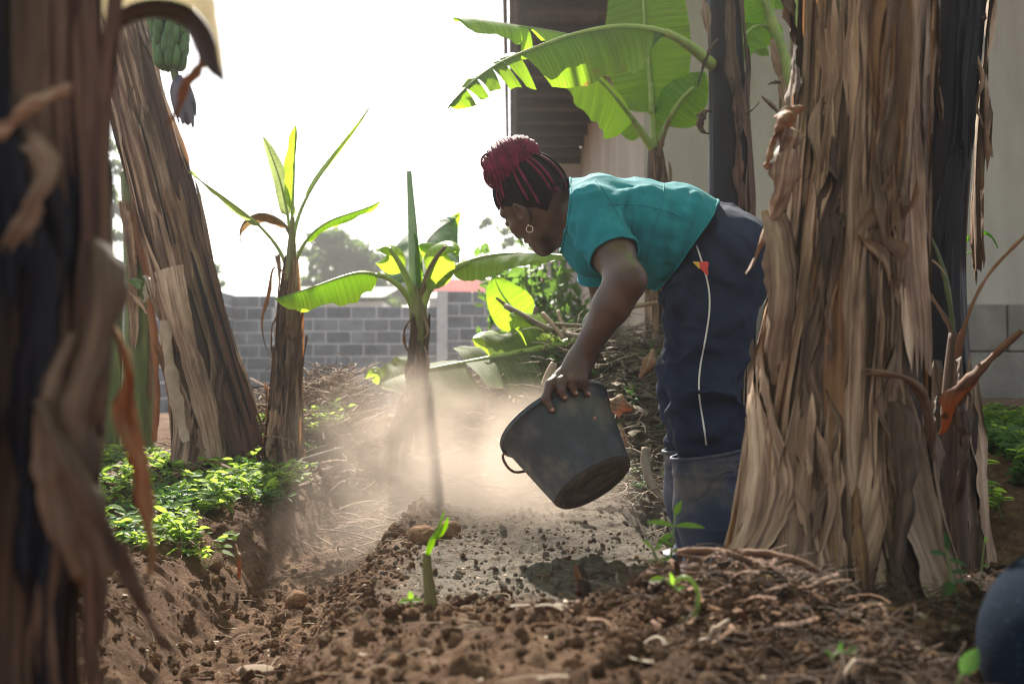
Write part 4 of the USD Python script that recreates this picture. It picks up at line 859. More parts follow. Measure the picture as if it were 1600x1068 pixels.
# --- plant top right behind the thick trunk
Y = 4.6
t = thing('banana_plant', 'green banana plant showing only leaf stalks between the two dark trunks at the top', 'banana plant', P(1232, 640, Y))
tk = tube(PP((1236, 640, Y), (1235, 330, Y), (1234, 150, Y)), [0.075, 0.06, 0.05], 16, 40)
part('trunk', tk[:2], M['dry_dark'], t, uv=tk[2])
petiole(t, PP((1234, 160, Y), (1226, 100, Y - 0.05), (1205, 30, Y - 0.1), (1185, -30, Y - 0.15)), 0.034, 0.018)
petiole(t, PP((1238, 160, Y), (1242, 70, Y), (1238, -20, Y)), 0.030, 0.018)
petiole(t, PP((1242, 165, Y), (1258, 80, Y), (1290, 0, Y)), 0.032, 0.018)
leaf(t, PP((1215, 70, Y), (1192, 40, Y - 0.08), (1172, 45, Y - 0.14), (1165, 95, Y - 0.2)), 0.16, (-0.2, -1, 0.4), 'leaf', seed=21, fold=0.2, petiole=0.02)
leaf(t, PP((1205, 30, Y - 0.1), (1180, -30, Y - 0.2), (1150, -110, Y - 0.3)), 0.22, (-0.2, -1, 0.3), 'leaf', seed=22, fold=0.3, droop=0.8, petiole=0.0)
leaf(t, PP((1238, 10, Y), (1235, -80, Y), (1225, -200, Y)), 0.2, (-0.2, -1, 0.3), 'leaf', seed=23, petiole=0.0)
strip_hang(t, PP((1232, 175, Y - 0.06), (1224, 130, Y - 0.1), (1214, 90, Y - 0.12), (1207, 60, Y - 0.13)), [0.05, 0.09, 0.06, 0.02], CAMF, 106, 'dry', curl=0.9)
strip_hang(t, PP((1225, 185, Y - 0.06), (1208, 165, Y - 0.1), (1190, 150, Y - 0.12)), [0.03, 0.03, 0.008], CAMF, 107, 'dry', curl=0.9)
strip_hang(t, PP((1220, 130, Y - 0.1), (1212, 128, Y - 0.14), (1200, 132, Y - 0.14)), [0.02, 0.02, 0.006], CAMF, 108, 'dry_dark', curl=0.9)

# --- left foreground trunk, close and out of focus
Y = 0.86
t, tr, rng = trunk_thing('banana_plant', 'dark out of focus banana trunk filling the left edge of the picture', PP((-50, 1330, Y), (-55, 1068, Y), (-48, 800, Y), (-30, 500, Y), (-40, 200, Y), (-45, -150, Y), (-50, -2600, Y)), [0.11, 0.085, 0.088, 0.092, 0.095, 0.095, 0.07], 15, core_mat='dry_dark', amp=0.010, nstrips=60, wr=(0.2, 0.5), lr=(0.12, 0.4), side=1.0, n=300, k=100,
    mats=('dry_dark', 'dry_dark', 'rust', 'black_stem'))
for i, (th, w, s0, s1) in enumerate(((0.55, 0.28, 0.20, 0.38), (0.15, 0.3, 0.18, 0.36), (0.85, 0.24, 0.1, 0.24))):
    m_ = tr.strip(th, w, s0, s1, 0.016, 0.02, 0.0, seed=980 + i)
    part('black_sheath', m_[:2], M['black_stem'], t, uv=m_[2])
strip_hang(t, PP((-20, 215, 0.77), (15, 190, 0.755), (60, 150, 0.75), (110, 140, 0.76)), [0.012, 0.02, 0.02, 0.01], CAMF, 111, 'dry', curl=0.8, n=24)
strip_hang(t, PP((-5, 420, 0.765), (40, 330, 0.75), (65, 260, 0.75), (40, 215, 0.76)), [0.02, 0.03, 0.02, 0.02], CAMF, 112, 'dry', curl=0.8, n=24)
strip_hang(t, PP((150, 380, 0.80), (148, 460, 0.78), (130, 560, 0.77), (105, 700, 0.76), (130, 800, 0.76), (165, 900, 0.77)), [0.03, 0.05, 0.055, 0.05, 0.03, 0.01], CAMF, 113, 'dry_dark', curl=0.7, n=40)
strip_hang(t, PP((60, 620, 0.75), (85, 700, 0.74), (130, 780, 0.74), (175, 850, 0.75), (210, 930, 0.76), (262, 1020, 0.78)), [0.02, 0.03, 0.03, 0.02, 0.016, 0.012], CAMF, 114, 'dry_dark', curl=0.9, n=40)
strip_hang(t, PP((160, 470, 0.92), (178, 520, 0.92), (198, 590, 0.92), (192, 640, 0.92), (208, 690, 0.92), (215, 760, 0.92), (228, 830, 0.92), (232, 900, 0.92)), [0.010, 0.02, 0.018, 0.026, 0.012, 0.026, 0.016, 0.006], CAMF, 115, 'dry_orange', curl=1.1, n=60, wave=0.05)
strip_hang(t, PP((150, 880, 0.82), (156, 940, 0.82), (150, 1000, 0.82), (138, 1068, 0.82)), [0.014, 0.012, 0.012, 0.012], CAMF, 116, 'dry_dark', curl=0.9, n=24)
strip_hang(t, PP((98, 830, 0.78), (112, 880, 0.77), (125, 920, 0.78)), [0.010, 0.016, 0.006], CAMF, 117, 'dry_orange', curl=0.9, n=24)
strip_hang(t, PP((158, 150, 0.98), (168, 240, 0.98), (172, 300, 0.99), (160, 360, 0.98), (150, 430, 0.97)), [0.006, 0.006, 0.004, 0.006, 0.006], CAMF, 118, 'black_stem', curl=0.5, n=24)
strip_hang(t, PP((150, 60, 0.9), (158, 160, 0.9), (152, 280, 0.9), (146, 400, 0.9)), [0.01, 0.012, 0.012, 0.008], CAMF, 119, 'dry_dark', curl=0.8, n=24)
strip_hang(t, PP((110, 520, 0.78), (70, 640, 0.76), (80, 760, 0.76), (115, 900, 0.76)), [0.03, 0.045, 0.035, 0.02], CAMF, 120, 'dry_dark', curl=0.9, n=30)
crown_of(t, P(-50, -2600, Y), (2.6, 3.3, 3.9, 4.5, 5.1, 5.7, 0.1), 6)  # unseen overhead leaves, put in to dim the sky light below
# its folded pale bract, hanging over the top of the picture
t = thing('dry_bract', 'pale dry folded leaf with a brown underside arching over the green bananas', 'dry leaf', P(200, -40, 0.95))
def arch(u0, Yo, dv): return PP((165, 40 + dv, 0.95 + Yo), (205, 5 + dv, 0.95 + Yo), (250, -2 + dv, 0.95 + Yo), (300, 12 + dv, 0.95 + Yo), (328, 45 + dv, 0.95 + Yo), (343, 85 + dv, 0.95 + Yo), (350, 118 + dv, 0.95 + Yo))
A1, A2 = spl(arch(0, 0, 0), 40), spl(arch(0, -0.02, -60), 40)
A3 = spl(PP((165, 66, 1.0), (208, 34, 1.0), (252, 28, 1.0), (288, 44, 1.0), (303, 72, 0.99), (320, 102, 0.98), (346, 121, 0.96)), 40)
A2[-8:] = A1[-8:] * np.linspace(0.3, 1, 8)[:, None] + A2[-8:] * np.linspace(0.7, 0, 8)[:, None]
G = np.stack([A2, (A1 + A2) / 2 - [0, 0.012, 0], A1, (A1 + A3) / 2 + [0, 0, -0.006], A3], 1)
uvb = np.stack(np.broadcast_arrays(np.linspace(0, 0.08, 5)[None], np.linspace(0, 0.2, 40)[:, None]), -1).reshape(-1, 2)
part('outer_face', G[:, :3].reshape(-1, 3).copy() is not None and (G[:, :3].reshape(-1, 3), grid_faces(40, 3)), M['pale_bract'], t, uv=uvb.reshape(40, 5, 2)[:, :3].reshape(-1, 2))
part('inner_face', ((G[:, 2:] + [0, 0.001, -0.001]).reshape(-1, 3), grid_faces(40, 3)), M['dry_dark'], t, uv=uvb.reshape(40, 5, 2)[:, 2:].reshape(-1, 2))
strip_hang(t, PP((318, 75, 0.99), (305, 105, 0.99), (288, 135, 0.99), (275, 170, 0.99), (262, 195, 0.99)), [0.012, 0.014, 0.012, 0.008, 0.004], CAMF, 121, 'dry_orange', curl=0.9, n=24)

# --- leaning trunk, left
Y = 4.05
t, tr, rng = trunk_thing('banana_plant', 'thick leaning banana trunk of brown sheaths on the left behind the green weeds', PP((376, 770, Y), (346, 640, Y), (300, 480, Y), (252, 290, Y), (208, 120, Y + 0.05), (170, -40, Y + 0.1), (130, -200, Y + 0.15)), [0.128, 0.116, 0.114, 0.108, 0.092, 0.082, 0.08], 25, core_mat='dry', amp=0.010, nstrips=34, wr=(0.25, 0.8), lr=(0.3, 0.8), side=1.0, n=180, k=120, mats=('dry', 'dry', 'dry_thin', 'rust'))
for i, (th, w, s0, s1) in enumerate(((0.7, 0.09, 0.1, 0.45), (0.15, 0.05, 0.38, 0.58), (1.05, 0.10, 0.05, 0.36))):
    m_ = tr.strip(th, w, s0, s1, 0.022, seed=990 + i, curl=-0.004); part('dark_sheath', m_[:2], M['black_stem'], t, uv=m_[2])
crown_of(t, P(130, -200, Y + 0.15), (1.9, 2.6, 3.3, 4.0), 8)
# second, broken trunk beside it
Y = 3.95
t2, tr2, rng = trunk_thing('banana_plant', 'broken stub of dark banana trunk leaning against the thick leaning one', PP((318, 770, Y), (312, 660, Y), (292, 540, Y), (272, 440, Y + 0.02)), [0.125, 0.10, 0.085, 0.065], 26, core_mat='dry_dark', amp=0.008, nstrips=16, wr=(0.3, 0.8), lr=(0.3, 0.8), side=1.0, n=80, k=80)
m_ = ribbon(PP((335, 720, 3.8), (318, 640, 3.78), (290, 540, 3.78), (272, 470, 3.78), (262, 418, 3.8)), [0.05, 0.09, 0.09, 0.09, 0.115, 0.12], CAMF, curl=0.4, n=40, m=7, seed=5, ragged=0.25, wave=0.03, thick=0.002)
part('dry_sheath', m_[:2], M['dry'], t2, uv=m_[2], label='broad dry sheath with a square torn top')
strip_hang(t2, PP((258, 500, 3.8), (262, 560, 3.8), (275, 630, 3.8), (290, 690, 3.8)), [0.04, 0.05, 0.06, 0.03], CAMF, 131, 'chip', curl=0.4)
# green trunk farther left
Y = 4.5
t, tr, rng = trunk_thing('banana_plant', 'slim green banana trunk with a peeled dry collar left of the leaning trunk', PP((214, 720, Y), (216, 600, Y), (218, 480, Y), (212, 360, Y), (204, 270, Y)), [0.075, 0.07, 0.066, 0.055, 0.045], 27, core_mat='green_stem', amp=0.003, nstrips=5, wr=(0.3, 0.6), lr=(0.3, 0.5), side=0.9, n=80, k=60, mats=('dry_thin', 'dry'))
for i, q_ in enumerate((((205, 285), (212, 340), (222, 400), (240, 470)), ((200, 330), (203, 380), (206, 420), (210, 450)), ((222, 300), (230, 370), (238, 430), (246, 480)), ((232, 470), (240, 540), (243, 610), (240, 690)))):
    strip_hang(t, PP(*[(a, b, 4.38) for a, b in q_]), [0.03, 0.07, 0.05, 0.02], CAMF, 140 + i, ('dry_orange', 'dry', 'dry_orange', 'dry_orange')[i], curl=0.8)
strip_hang(t, PP((186, 438, 4.3), (200, 455, 4.3), (216, 470, 4.3), (228, 490, 4.3)), [0.01, 0.025, 0.025, 0.01], CAMF, 145, 'dry', curl=0.9)
strip_hang(t, PP((224, 432, 4.3), (230, 450, 4.26), (226, 468, 4.28), (222, 470, 4.3)), [0.04, 0.06, 0.06, 0.02], CAMF, 146, 'pale_bract', curl=0.9)
leaf(t, PP((222, 440, 4.3), (212, 436, 4.25), (202, 436, 4.2)), 0.05, (0, -1, 0.3), 'leaf_back', rib=0.004, seed=33, petiole=0.0)
Y = 4.9
t, tr, rng = trunk_thing('banana_plant', 'short dim green trunk half hidden beside the dark left foreground trunk', PP((172, 720, Y), (172, 640, Y), (174, 540, Y), (176, 470, Y)), [0.07, 0.065, 0.055, 0.04], 28, core_mat='green_stem', amp=0.003, nstrips=4, n=50, k=50, side=0.9)
# bunch of bananas
Y = 3.9
t = thing('banana_bunch', 'bunch of green bananas with a purple bud hanging beside the leaning trunk', 'bananas', P(265, 20, Y))
tk = tube(PP((262, -120, Y), (265, -20, Y), (268, 60, Y), (272, 110, Y), (276, 130, Y)), [0.022, 0.02, 0.018, 0.016, 0.014], 10, 30)
part('stalk', tk[:2], M['green_stem'], t, uv=tk[2])
rb = np.random.default_rng(4)
for row in range(8):
    zc = P(266, 100 - row * 17, Y)
    for k in range(9):
        a = k / 9 * 2 * PI + row * 0.3 + rb.normal() * 0.08
        d = np.array([math.cos(a), math.sin(a), 0]); r = 0.022 + 0.004 * row * 0.4
        R_ = 0.052 + 0.005 * min(row, 4)
        pth = [zc + d * 0.016, zc + d * (R_ * 0.75) + [0, 0, -0.008], zc + d * R_ + [0, 0, 0.030], zc + d * (R_ * 0.97) + [0, 0, 0.068]]
        m_ = tube(pth, [0.007, 0.0155, 0.015, 0.005], 8, 11)
        part('banana', m_[:2], M['fruit'], t)
bud = P(286, 155, Y)
prof = np.array([(-0.105, 0.004), (-0.085, 0.020), (-0.05, 0.036), (0.0, 0.045), (0.04, 0.040), (0.075, 0.026), (0.095, 0.012)])
ax = unit(P(292, 195, Y) - P(277, 118, Y))
m_ = tube(bud + prof[::-1][:, :1] * -ax, prof[::-1][:, 1], 20, 24)
part('bud', m_[:2], M['bud'], t)
for i in range(6):
    a = i * 1.1
    d = np.array([math.cos(a), math.sin(a), 0])
    m_ = ribbon([bud - ax * 0.085 + d * 0.018, bud - ax * 0.03 + d * 0.044, bud + ax * 0.03 + d * 0.046, bud + ax * (0.07 + 0.01 * i % 3) + d * 0.036], [0.02, 0.045, 0.04, 0.008], d, curl=0.5, n=16, m=6, seed=i, ragged=0.1, thick=0.002)
    part('bud_scale', m_[:2], M['bud'], t, uv=m_[2])
t = thing('banana_stalk', 'pale green curved stalk beside the bunch of bananas', 'stalk', P(240, 60, 4.2))
m_ = tube(PP((226, -40, 4.2), (230, 40, 4.2), (238, 100, 4.2), (243, 150, 4.2), (240, 230, 4.2)), [0.022, 0.022, 0.02, 0.018, 0.016], 12, 30)
part('stalk', m_[:2], M['leaf_back'], t, uv=m_[2])
strip_hang(t, PP((226, 75, 4.15), (236, 82, 4.12), (232, 92, 4.12), (224, 93, 4.12)), [0.004, 0.006, 0.006, 0.003], CAMF, 150, 'dry_dark')

# --- slim plant
Y = 4.0
t, tr, rng = trunk_thing('banana_plant', 'slim young banana plant with narrow upright leaves before the block wall', PP((441, 775, Y), (442, 700, Y), (446, 600, Y), (450, 500, Y), (453, 440, Y), (455, 400, Y)), [0.078, 0.068, 0.052, 0.042, 0.033, 0.022], 35, core_mat='dry_dark', amp=0.005, nstrips=18, wr=(0.4, 1.0), lr=(0.25, 0.6), side=1.0, n=100, k=60, peel=0.2, mats=('dry', 'dry_dark', 'dry_thin'))
tk = tube(PP((453, 440, Y - 0.01), (455, 400, Y - 0.01), (457, 340, Y)), [0.027, 0.02, 0.008], 12, 20); part('shoot', tk[:2], M['young_stem'], t, uv=tk[2])
def narrow(path, w, mat_, seed, rib=0.007, **kw): leaf(t, path, w, kw.pop('N', (0.1, -0.9, 0.5)), mat_, rib=rib, seed=seed, n=40, m=5, **kw)
narrow(PP((449, 425, Y), (436, 390, Y), (408, 355, Y - 0.05), (360, 315, Y - 0.1), (296, 268, Y - 0.2)), 0.026, 'leaf_pale', 41, fold=1.0, droop=0.2, petiole=0.4)
narrow(PP((454, 380, Y), (448, 330, Y + 0.05), (432, 265, Y + 0.1), (411, 213, Y + 0.12)), 0.040, 'leaf_pale', 42, petiole=0.25, N=(-0.2, -0.9, 0.3), fold=0.1)
narrow(PP((456, 370, Y), (459, 300, Y + 0.05), (463, 195, Y + 0.1)), 0.042, 'leaf_young', 43, petiole=0.2, N=(0.9, -0.5, 0.2), fold=0.5)
narrow(PP((458, 385, Y), (474, 320, Y), (510, 260, Y + 0.03), (548, 210, Y + 0.05), (580, 165, Y + 0.08)), 0.03, 'leaf_young', 44, petiole=0.3, N=(0.6, -0.5, 0.5), fold=0.9)
narrow(PP((459, 420, Y), (478, 375, Y - 0.03), (505, 350, Y - 0.06), (545, 333, Y - 0.1), (592, 315, Y - 0.15)), 0.032, 'leaf_young', 45, petiole=0.25, N=(0.1, -0.3, 0.9), fold=1.0)
narrow(PP((452, 362, Y), (432, 340, Y), (405, 333, Y - 0.03), (382, 345, Y - 0.05), (378, 378, Y - 0.06)), 0.035, 'leaf_dead', 46, petiole=0.1, N=(0, -0.6, 0.8), fold=1.2, ribmat='midrib_brown')
for i, q_ in enumerate((((447, 430), (428, 418), (420, 455), (410, 490), (412, 530), (425, 560)), ((455, 470), (465, 490), (466, 530), (460, 580), (455, 610)), ((440, 480), (428, 500), (424, 540), (430, 580)), ((462, 475), (470, 520), (466, 560), (462, 585)))):
    strip_hang(t, PP(*[(a, b, Y - 0.1) for a, b in q_]), [0.006, 0.012, 0.02, 0.014, 0.005], CAMF, 160 + i, ('dry_orange', 'dry_thin', 'dry_orange', 'dry_dark')[i], curl=1.0)

# --- plant with rolled leaf, middle
Y = 4.2
t = thing('banana_plant', 'banana plant with one tall rolled leaf and spreading bright leaves mid-picture', 'banana plant', P(648, 790, Y))
tk = Trunk(PP((636, 800, Y), (642, 700, Y), (650, 620, Y), (654, 540, Y), (652, 470, Y), (650, 440, Y)), [0.10, 0.085, 0.046, 0.034, 0.034, 0.02], 90); tk.seed, tk.amp = 37, 0.003  # base widened towards the width of its shadow column
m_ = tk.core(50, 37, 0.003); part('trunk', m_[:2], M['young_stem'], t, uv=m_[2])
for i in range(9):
    m_ = tk.strip(-1.6 + i * 0.4, 0.8, 0.0, rng.uniform(0.40, 0.56), 0.004, 0.0, 0.004, seed=640 + i, ragged=0.2, taper0=1, taper1=0.5); part('dry_sheath', m_[:2], M['dry_dark'], t, uv=m_[2])  # strips darken the base to stand in for its shadow column in the dust
for i in range(7):
    m_ = tk.strip(rng.uniform(-1.4, 1.4), rng.uniform(0.5, 1.1), *(sorted((rng.uniform(0.0, 0.5), rng.uniform(0.4, 0.85)))), 0.003, 0.01, 0.008, seed=620 + i)
    part('dry_sheath', m_[:2], M['dry'] if i % 2 else M['dry_dark'], t, uv=m_[2])
m_ = tube(PP((650, 470, Y), (647, 400, Y), (643, 330, Y), (639, 268, Y)), [0.024, 0.024, 0.017, 0.011], 12, 40); part('rolled_leaf', m_[:2], M['rolled'], t, uv=m_[2], label='tall rolled new leaf')
m_ = ribbon(PP((655, 450, Y - 0.03), (654, 410, Y - 0.035), (648, 365, Y - 0.03)), [0.03, 0.035, 0.01], CAMF, curl=0.6, n=20, seed=3, ragged=0.05, thick=0.001); part('leaf_edge', m_[:2], M['leaf_young'], t, uv=m_[2])
# big greyish leaf behind
leaf(t, PP((655, 470, Y + 0.1), (652, 420, Y + 0.3), (668, 375, Y + 0.5), (712, 342, Y + 0.7)), 0.20, (-0.1, -0.9, 0.4), 'leaf_back', rib=0.009, seed=51, fold=0.1, droop=0.3, petiole=0.25, n=50)
leaf(t, PP((700, 352, Y + 0.66), (710, 340, Y + 0.7), (719, 334, Y + 0.72)), 0.05, (-0.1, -0.9, 0.4), 'leaf_young', rib=0.003, seed=52, petiole=0.0, n=14)
# right long leaf
petiole(t, PP((660, 480, Y), (672, 450, Y - 0.03), (700, 425, Y - 0.08), (735, 408, Y - 0.12)), 0.020, 0.010)
leaf(t, PP((705, 422, Y - 0.08), (745, 403, Y - 0.13), (790, 395, Y - 0.2), (840, 395, Y - 0.28), (888, 400, Y - 0.35)), 0.155, (0.05, -0.65, 0.75), 'leaf_young', rib=0.008, seed=53, fold=0.1, droop=0.4, petiole=0.0, left=0.8, right=0.6, n=50)
# small broad one, right
petiole(t, PP((657, 470, Y), (664, 440, Y - 0.05), (680, 405, Y - 0.12), (696, 385, Y - 0.16)), 0.015, 0.007, 'midrib_brown')
leaf(t, PP((664, 440, Y - 0.05), (680, 408, Y - 0.12), (698, 384, Y - 0.16), (712, 395, Y - 0.2)), 0.11, (0.1, -0.8, 0.55), 'leaf_young', rib=0.004, seed=54, fold=0.2, droop=0.7, petiole=0.05, n=40)
leaf(t, PP((690, 405, Y + 0.15), (672, 388, Y + 0.1), (655, 382, Y + 0.06)), 0.07, (0.1, -0.8, 0.55), 'leaf', rib=0.004, seed=58, fold=0.2, droop=0.4, petiole=0.05, n=20)
# left small
petiole(t, PP((648, 475, Y), (638, 440, Y - 0.05), (622, 408, Y - 0.1), (608, 388, Y - 0.14)), 0.018, 0.008, 'midrib')
leaf(t, PP((630, 425, Y - 0.08), (618, 402, Y - 0.11), (606, 386, Y - 0.15), (592, 392, Y - 0.2)), 0.105, (-0.1, -0.75, 0.6), 'leaf_young', rib=0.004, seed=55, fold=0.4, droop=0.8, petiole=0.0, n=30)
# long left leaf hanging down
petiole(t, PP((646, 485, Y), (636, 462, Y - 0.05), (612, 438, Y - 0.12), (585, 430, Y - 0.2)), 0.016, 0.009)
leaf(t, PP((590, 430, Y - 0.18), (555, 426, Y - 0.3), (520, 436, Y - 0.4), (475, 452, Y - 0.5), (430, 466, Y - 0.6)), 0.115, (0.0, -0.35, 0.95), 'leaf_young', rib=0.007, seed=56, fold=0.95, droop=0.5, petiole=0.0, n=60, left=1.0, right=1.0, ripple=0.04)
for i, q_ in enumerate((((642, 500), (634, 510), (632, 535), (640, 552)), ((662, 480), (664, 500), (668, 520), (660, 530)), ((662, 540), (668, 560), (666, 590), (660, 612)), ((645, 570), (638, 590), (642, 612), (650, 620)))):
    strip_hang(t, PP(*[(a, b, Y - 0.06) for a, b in q_]), [0.01, 0.016, 0.014, 0.006], CAMF, 170 + i, ('dry_orange', 'dry', 'dry', 'dry')[i], curl=0.9)

# --- fallen leaf lying across the heap
t = thing('fallen_leaf', 'cut banana leaf lying across the debris heap behind the dust, its near half hanging torn', 'leaf', P(720, 590, 4.35))
leaf(t, PP((880, 538, 4.55), (820, 548, 4.48), (740, 563, 4.4), (660, 578, 4.32), (590, 600, 4.28)), 0.26, (-0.05, -0.72, 0.69), 'leaf_cut', rib=0.016, seed=61, n=90, m=8, fold=-0.2, droop=0.25, petiole=0.0, tears=(0.2, 0.41, 0.55, 0.8), tear_gap=0.12, prof='tip', left=0.6, right=1.0, ripple=0.05, sag=0.12)
m_ = tube(PP((905, 530, 4.6), (870, 540, 4.55), (800, 551, 4.46)), [0.022, 0.02, 0.012], 10, 20); part('leaf_stalk', m_[:2], M['midrib'], t)
for i, (q_, w, mm) in enumerate((((( 848, 520), (820, 500), (795, 492)), 0.16, 'leaf_young'), (((800, 545), (770, 530), (738, 528)), 0.15, 'leaf_young'), (((600, 598), (585, 580), (572, 592)), 0.05, 'leaf_young'))):
    leaf(t, PP(*[(a, b, 4.6) for a, b in q_]), w, (0.1, -0.8, 0.6), mm, rib=0.004, seed=65 + i, fold=0.2, droop=0.6, petiole=0.0, n=24)
t = thing('fallen_leaf', 'broad upright tip of a cut leaf standing on the brush pile right of the shrub', 'leaf', P(780, 500, 4.9))
leaf(t, PP((825, 505, 4.9), (800, 480, 4.9), (782, 455, 4.92), (772, 430, 4.95)), 0.13, (-0.2, -0.9, 0.3), 'leaf', rib=0.008, seed=68, fold=0.1, droop=0.4, petiole=0.0, n=30)
m_ = tube(PP((862, 512, 4.85), (830, 505, 4.87), (800, 485, 4.88), (775, 465, 4.9)), [0.02, 0.018, 0.014, 0.006], 8, 20); part('leaf_stalk', m_[:2], M['midrib_brown'], t)
# ---------------------------------------------------------------- people
def rot_from(fwd, up):
    f = unit(np.asarray(fwd, float)); u = np.asarray(up, float); u = unit(u - f * np.dot(u, f)); l = np.cross(u, f)
    return np.stack([f, l, u], 1)                      # columns: forward, left, up
def head_prims(c, R, k=0.018):
    W = lambda a, b, d: c + R @ np.array([a, b, d], float)
    pr = [ell(W(-0.008, 0, 0.02), (0.096, 0.075, 0.100), R, k), ell(W(0.030, 0, -0.060), (0.058, 0.054, 0.060), R, 0.03),
          cone(W(0.062, 0, -0.100), W(0.066, 0, -0.096), 0.026, 0.022, 0.02),
          cone(W(0.020, 0.045, -0.075), W(0.06, 0.018, -0.100), 0.02, 0.017, 0.02), cone(W(0.020, -0.045, -0.075), W(0.06, -0.018, -0.100), 0.02, 0.017, 0.02),
          ell(W(0.060, 0, 0.028), (0.030, 0.060, 0.016), R, 0.02)]
    for s in (1, -1):
        pr += [ell(W(0.052, s * 0.042, -0.022), (0.030, 0.024, 0.024), R, 0.02), ell(W(0.092, s * 0.031, 0.004), (0.016, 0.021, 0.011), R, 0.012, True)]
    pr += [cone(W(0.086, 0, 0.008), W(0.108, 0, -0.030), 0.009, 0.013, 0.012), cone(W(0.096, 0.013, -0.034), W(0.094, -0.013, -0.034), 0.010, 0.010, 0.008),
           ell(W(0.086, 0, -0.060), (0.014, 0.026, 0.009), R, 0.006), ell(W(0.083, 0, -0.075), (0.014, 0.022, 0.009), R, 0.006), ell(W(0.098, 0, -0.0672), (0.014, 0.03, 0.0018), R, 0.004, True)]
    for s in (1, -1):
        pr += [ell(W(0.080, s * 0.031, 0.004), (0.013, 0.018, 0.010), R, 0.006)]
        E = R @ np.array([[0.94, -0.34 * s, 0], [0.34 * s, 0.94, 0], [0, 0, 1]])
        pr += [ell(W(-0.012, s * 0.079, -0.006), (0.019, 0.008, 0.031), E, 0.006), ell(W(-0.006, s * 0.086, -0.001), (0.010, 0.005, 0.018), E, 0.004, True), ell(W(-0.010, s * 0.078, -0.034), (0.009, 0.006, 0.010), E, 0.005)]
    return pr

# --- the woman
Yb = 2.60
hc = P(836, 317, 2.57)
yaw = math.radians(47)
hu = unit(np.array([-0.60, 0.0, 0.80])); hf0 = unit(np.array([-0.80, 0.0, -0.60]))
hf = unit(hf0 * math.cos(yaw) + np.array([0, 1, 0]) * math.sin(yaw))
HR = rot_from(hf, hu)
HW = lambda a, b, d: hc + HR @ np.array([a, b, d], float)
shL, elL, wrL = P(928, 338, 2.43), P(979, 438, 2.28), P(905, 562, 2.32)
shR, elR, wrR = P(930, 350, 2.77), P(948, 476, 2.88), P(905, 585, 2.66)
pel, wst, mid, chs = P(1128, 405, 2.62), P(1065, 378, 2.61), P(1000, 362, 2.60), P(935, 348, 2.60)
hipL, kneL, ankL = P(1128, 430, 2.53), P(1100, 590, 2.50), P(1108, 840, 2.50)
hipR, kneR, ankR = P(1120, 430, 2.71), P(1080, 590, 2.74), P(1092, 830, 2.76)
footz = zg(ankL[0], ankL[1]) - 0.01
ankL[2] = footz + 0.075; ankR[2] = zg(ankR[0], ankR[1]) + 0.065
# bucket frame
bax = unit(np.array([0.47, -0.43, -0.77])); bR, br, bL = 0.138, 0.096, 0.192
bc = P(866, 656, 2.40)
be1 = unit(np.array([0, -1, 0]) - bax * np.dot([0, -1, 0], bax)); be2 = np.cross(bax, be1)       # be1: nearest the viewer
def bpt(th, h, off=0.0):
    """Point on the bucket's outside at angle th, h metres below the rim."""
    r = bR + (br - bR) * h / bL + off
    return bc + bax * h + r * (math.cos(th) * be1 + math.sin(th) * be2)
def px_of(p):
    d = p - CAM; y = d[1] * math.cos(PITCH) + d[2] * math.sin(PITCH); z = -d[1] * math.sin(PITCH) + d[2] * math.cos(PITCH)
    return 800 + FPX * d[0] / y, 534 - FPX * z / y
ths = np.linspace(-PI, PI, 721)
pxs = np.array([px_of(bpt(a, 0)) for a in ths])
near = np.array([bpt(a, 0)[1] < bc[1] + 0.04 for a in ths])
def th_at(u): return ths[np.argmin(np.where(near, np.abs(pxs[:, 0] - u), 9e9))]
body = head_prims(hc, HR)
nb = P(888, 336, 2.60)
body += [cone(HW(-0.030, 0, -0.05), nb, 0.050, 0.058, 0.03), cone(nb, chs, 0.06, 0.09, 0.04)]
body += [('f', chs, mid, 0.095, 0.098, 0.05, 0.70), ('f', mid, wst, 0.098, 0.088, 0.05, 0.72), ('f', wst, pel, 0.088, 0.096, 0.05, 0.74)]
body += [cone(chs + [0, -0.08, 0.01], shL, 0.06, 0.060, 0.04), cone(chs + [0, 0.08, 0.01], shR, 0.06, 0.058, 0.04)]
def arm(sh, e, w):
    m1 = (sh * 0.45 + e * 0.55); f1 = e * 0.68 + w * 0.32
    return [cone(sh, m1, 0.048, 0.044, 0.03), cone(m1, e, 0.044, 0.036, 0.05), cone(e, f1, 0.036, 0.039, 0.05), cone(f1, w, 0.039, 0.026, 0.03)]
body += arm(shL, elL, wrL) + arm(shR, elR, wrR)
for hp, kn, an in ((hipL, kneL, ankL), (hipR, kneR, ankR)):
    body += [cone(hp, kn, 0.085, 0.052, 0.03), cone(kn, kn * 0.7 + an * 0.3, 0.050, 0.055, 0.03), cone(kn * 0.7 + an * 0.3, an, 0.052, 0.034, 0.03)]
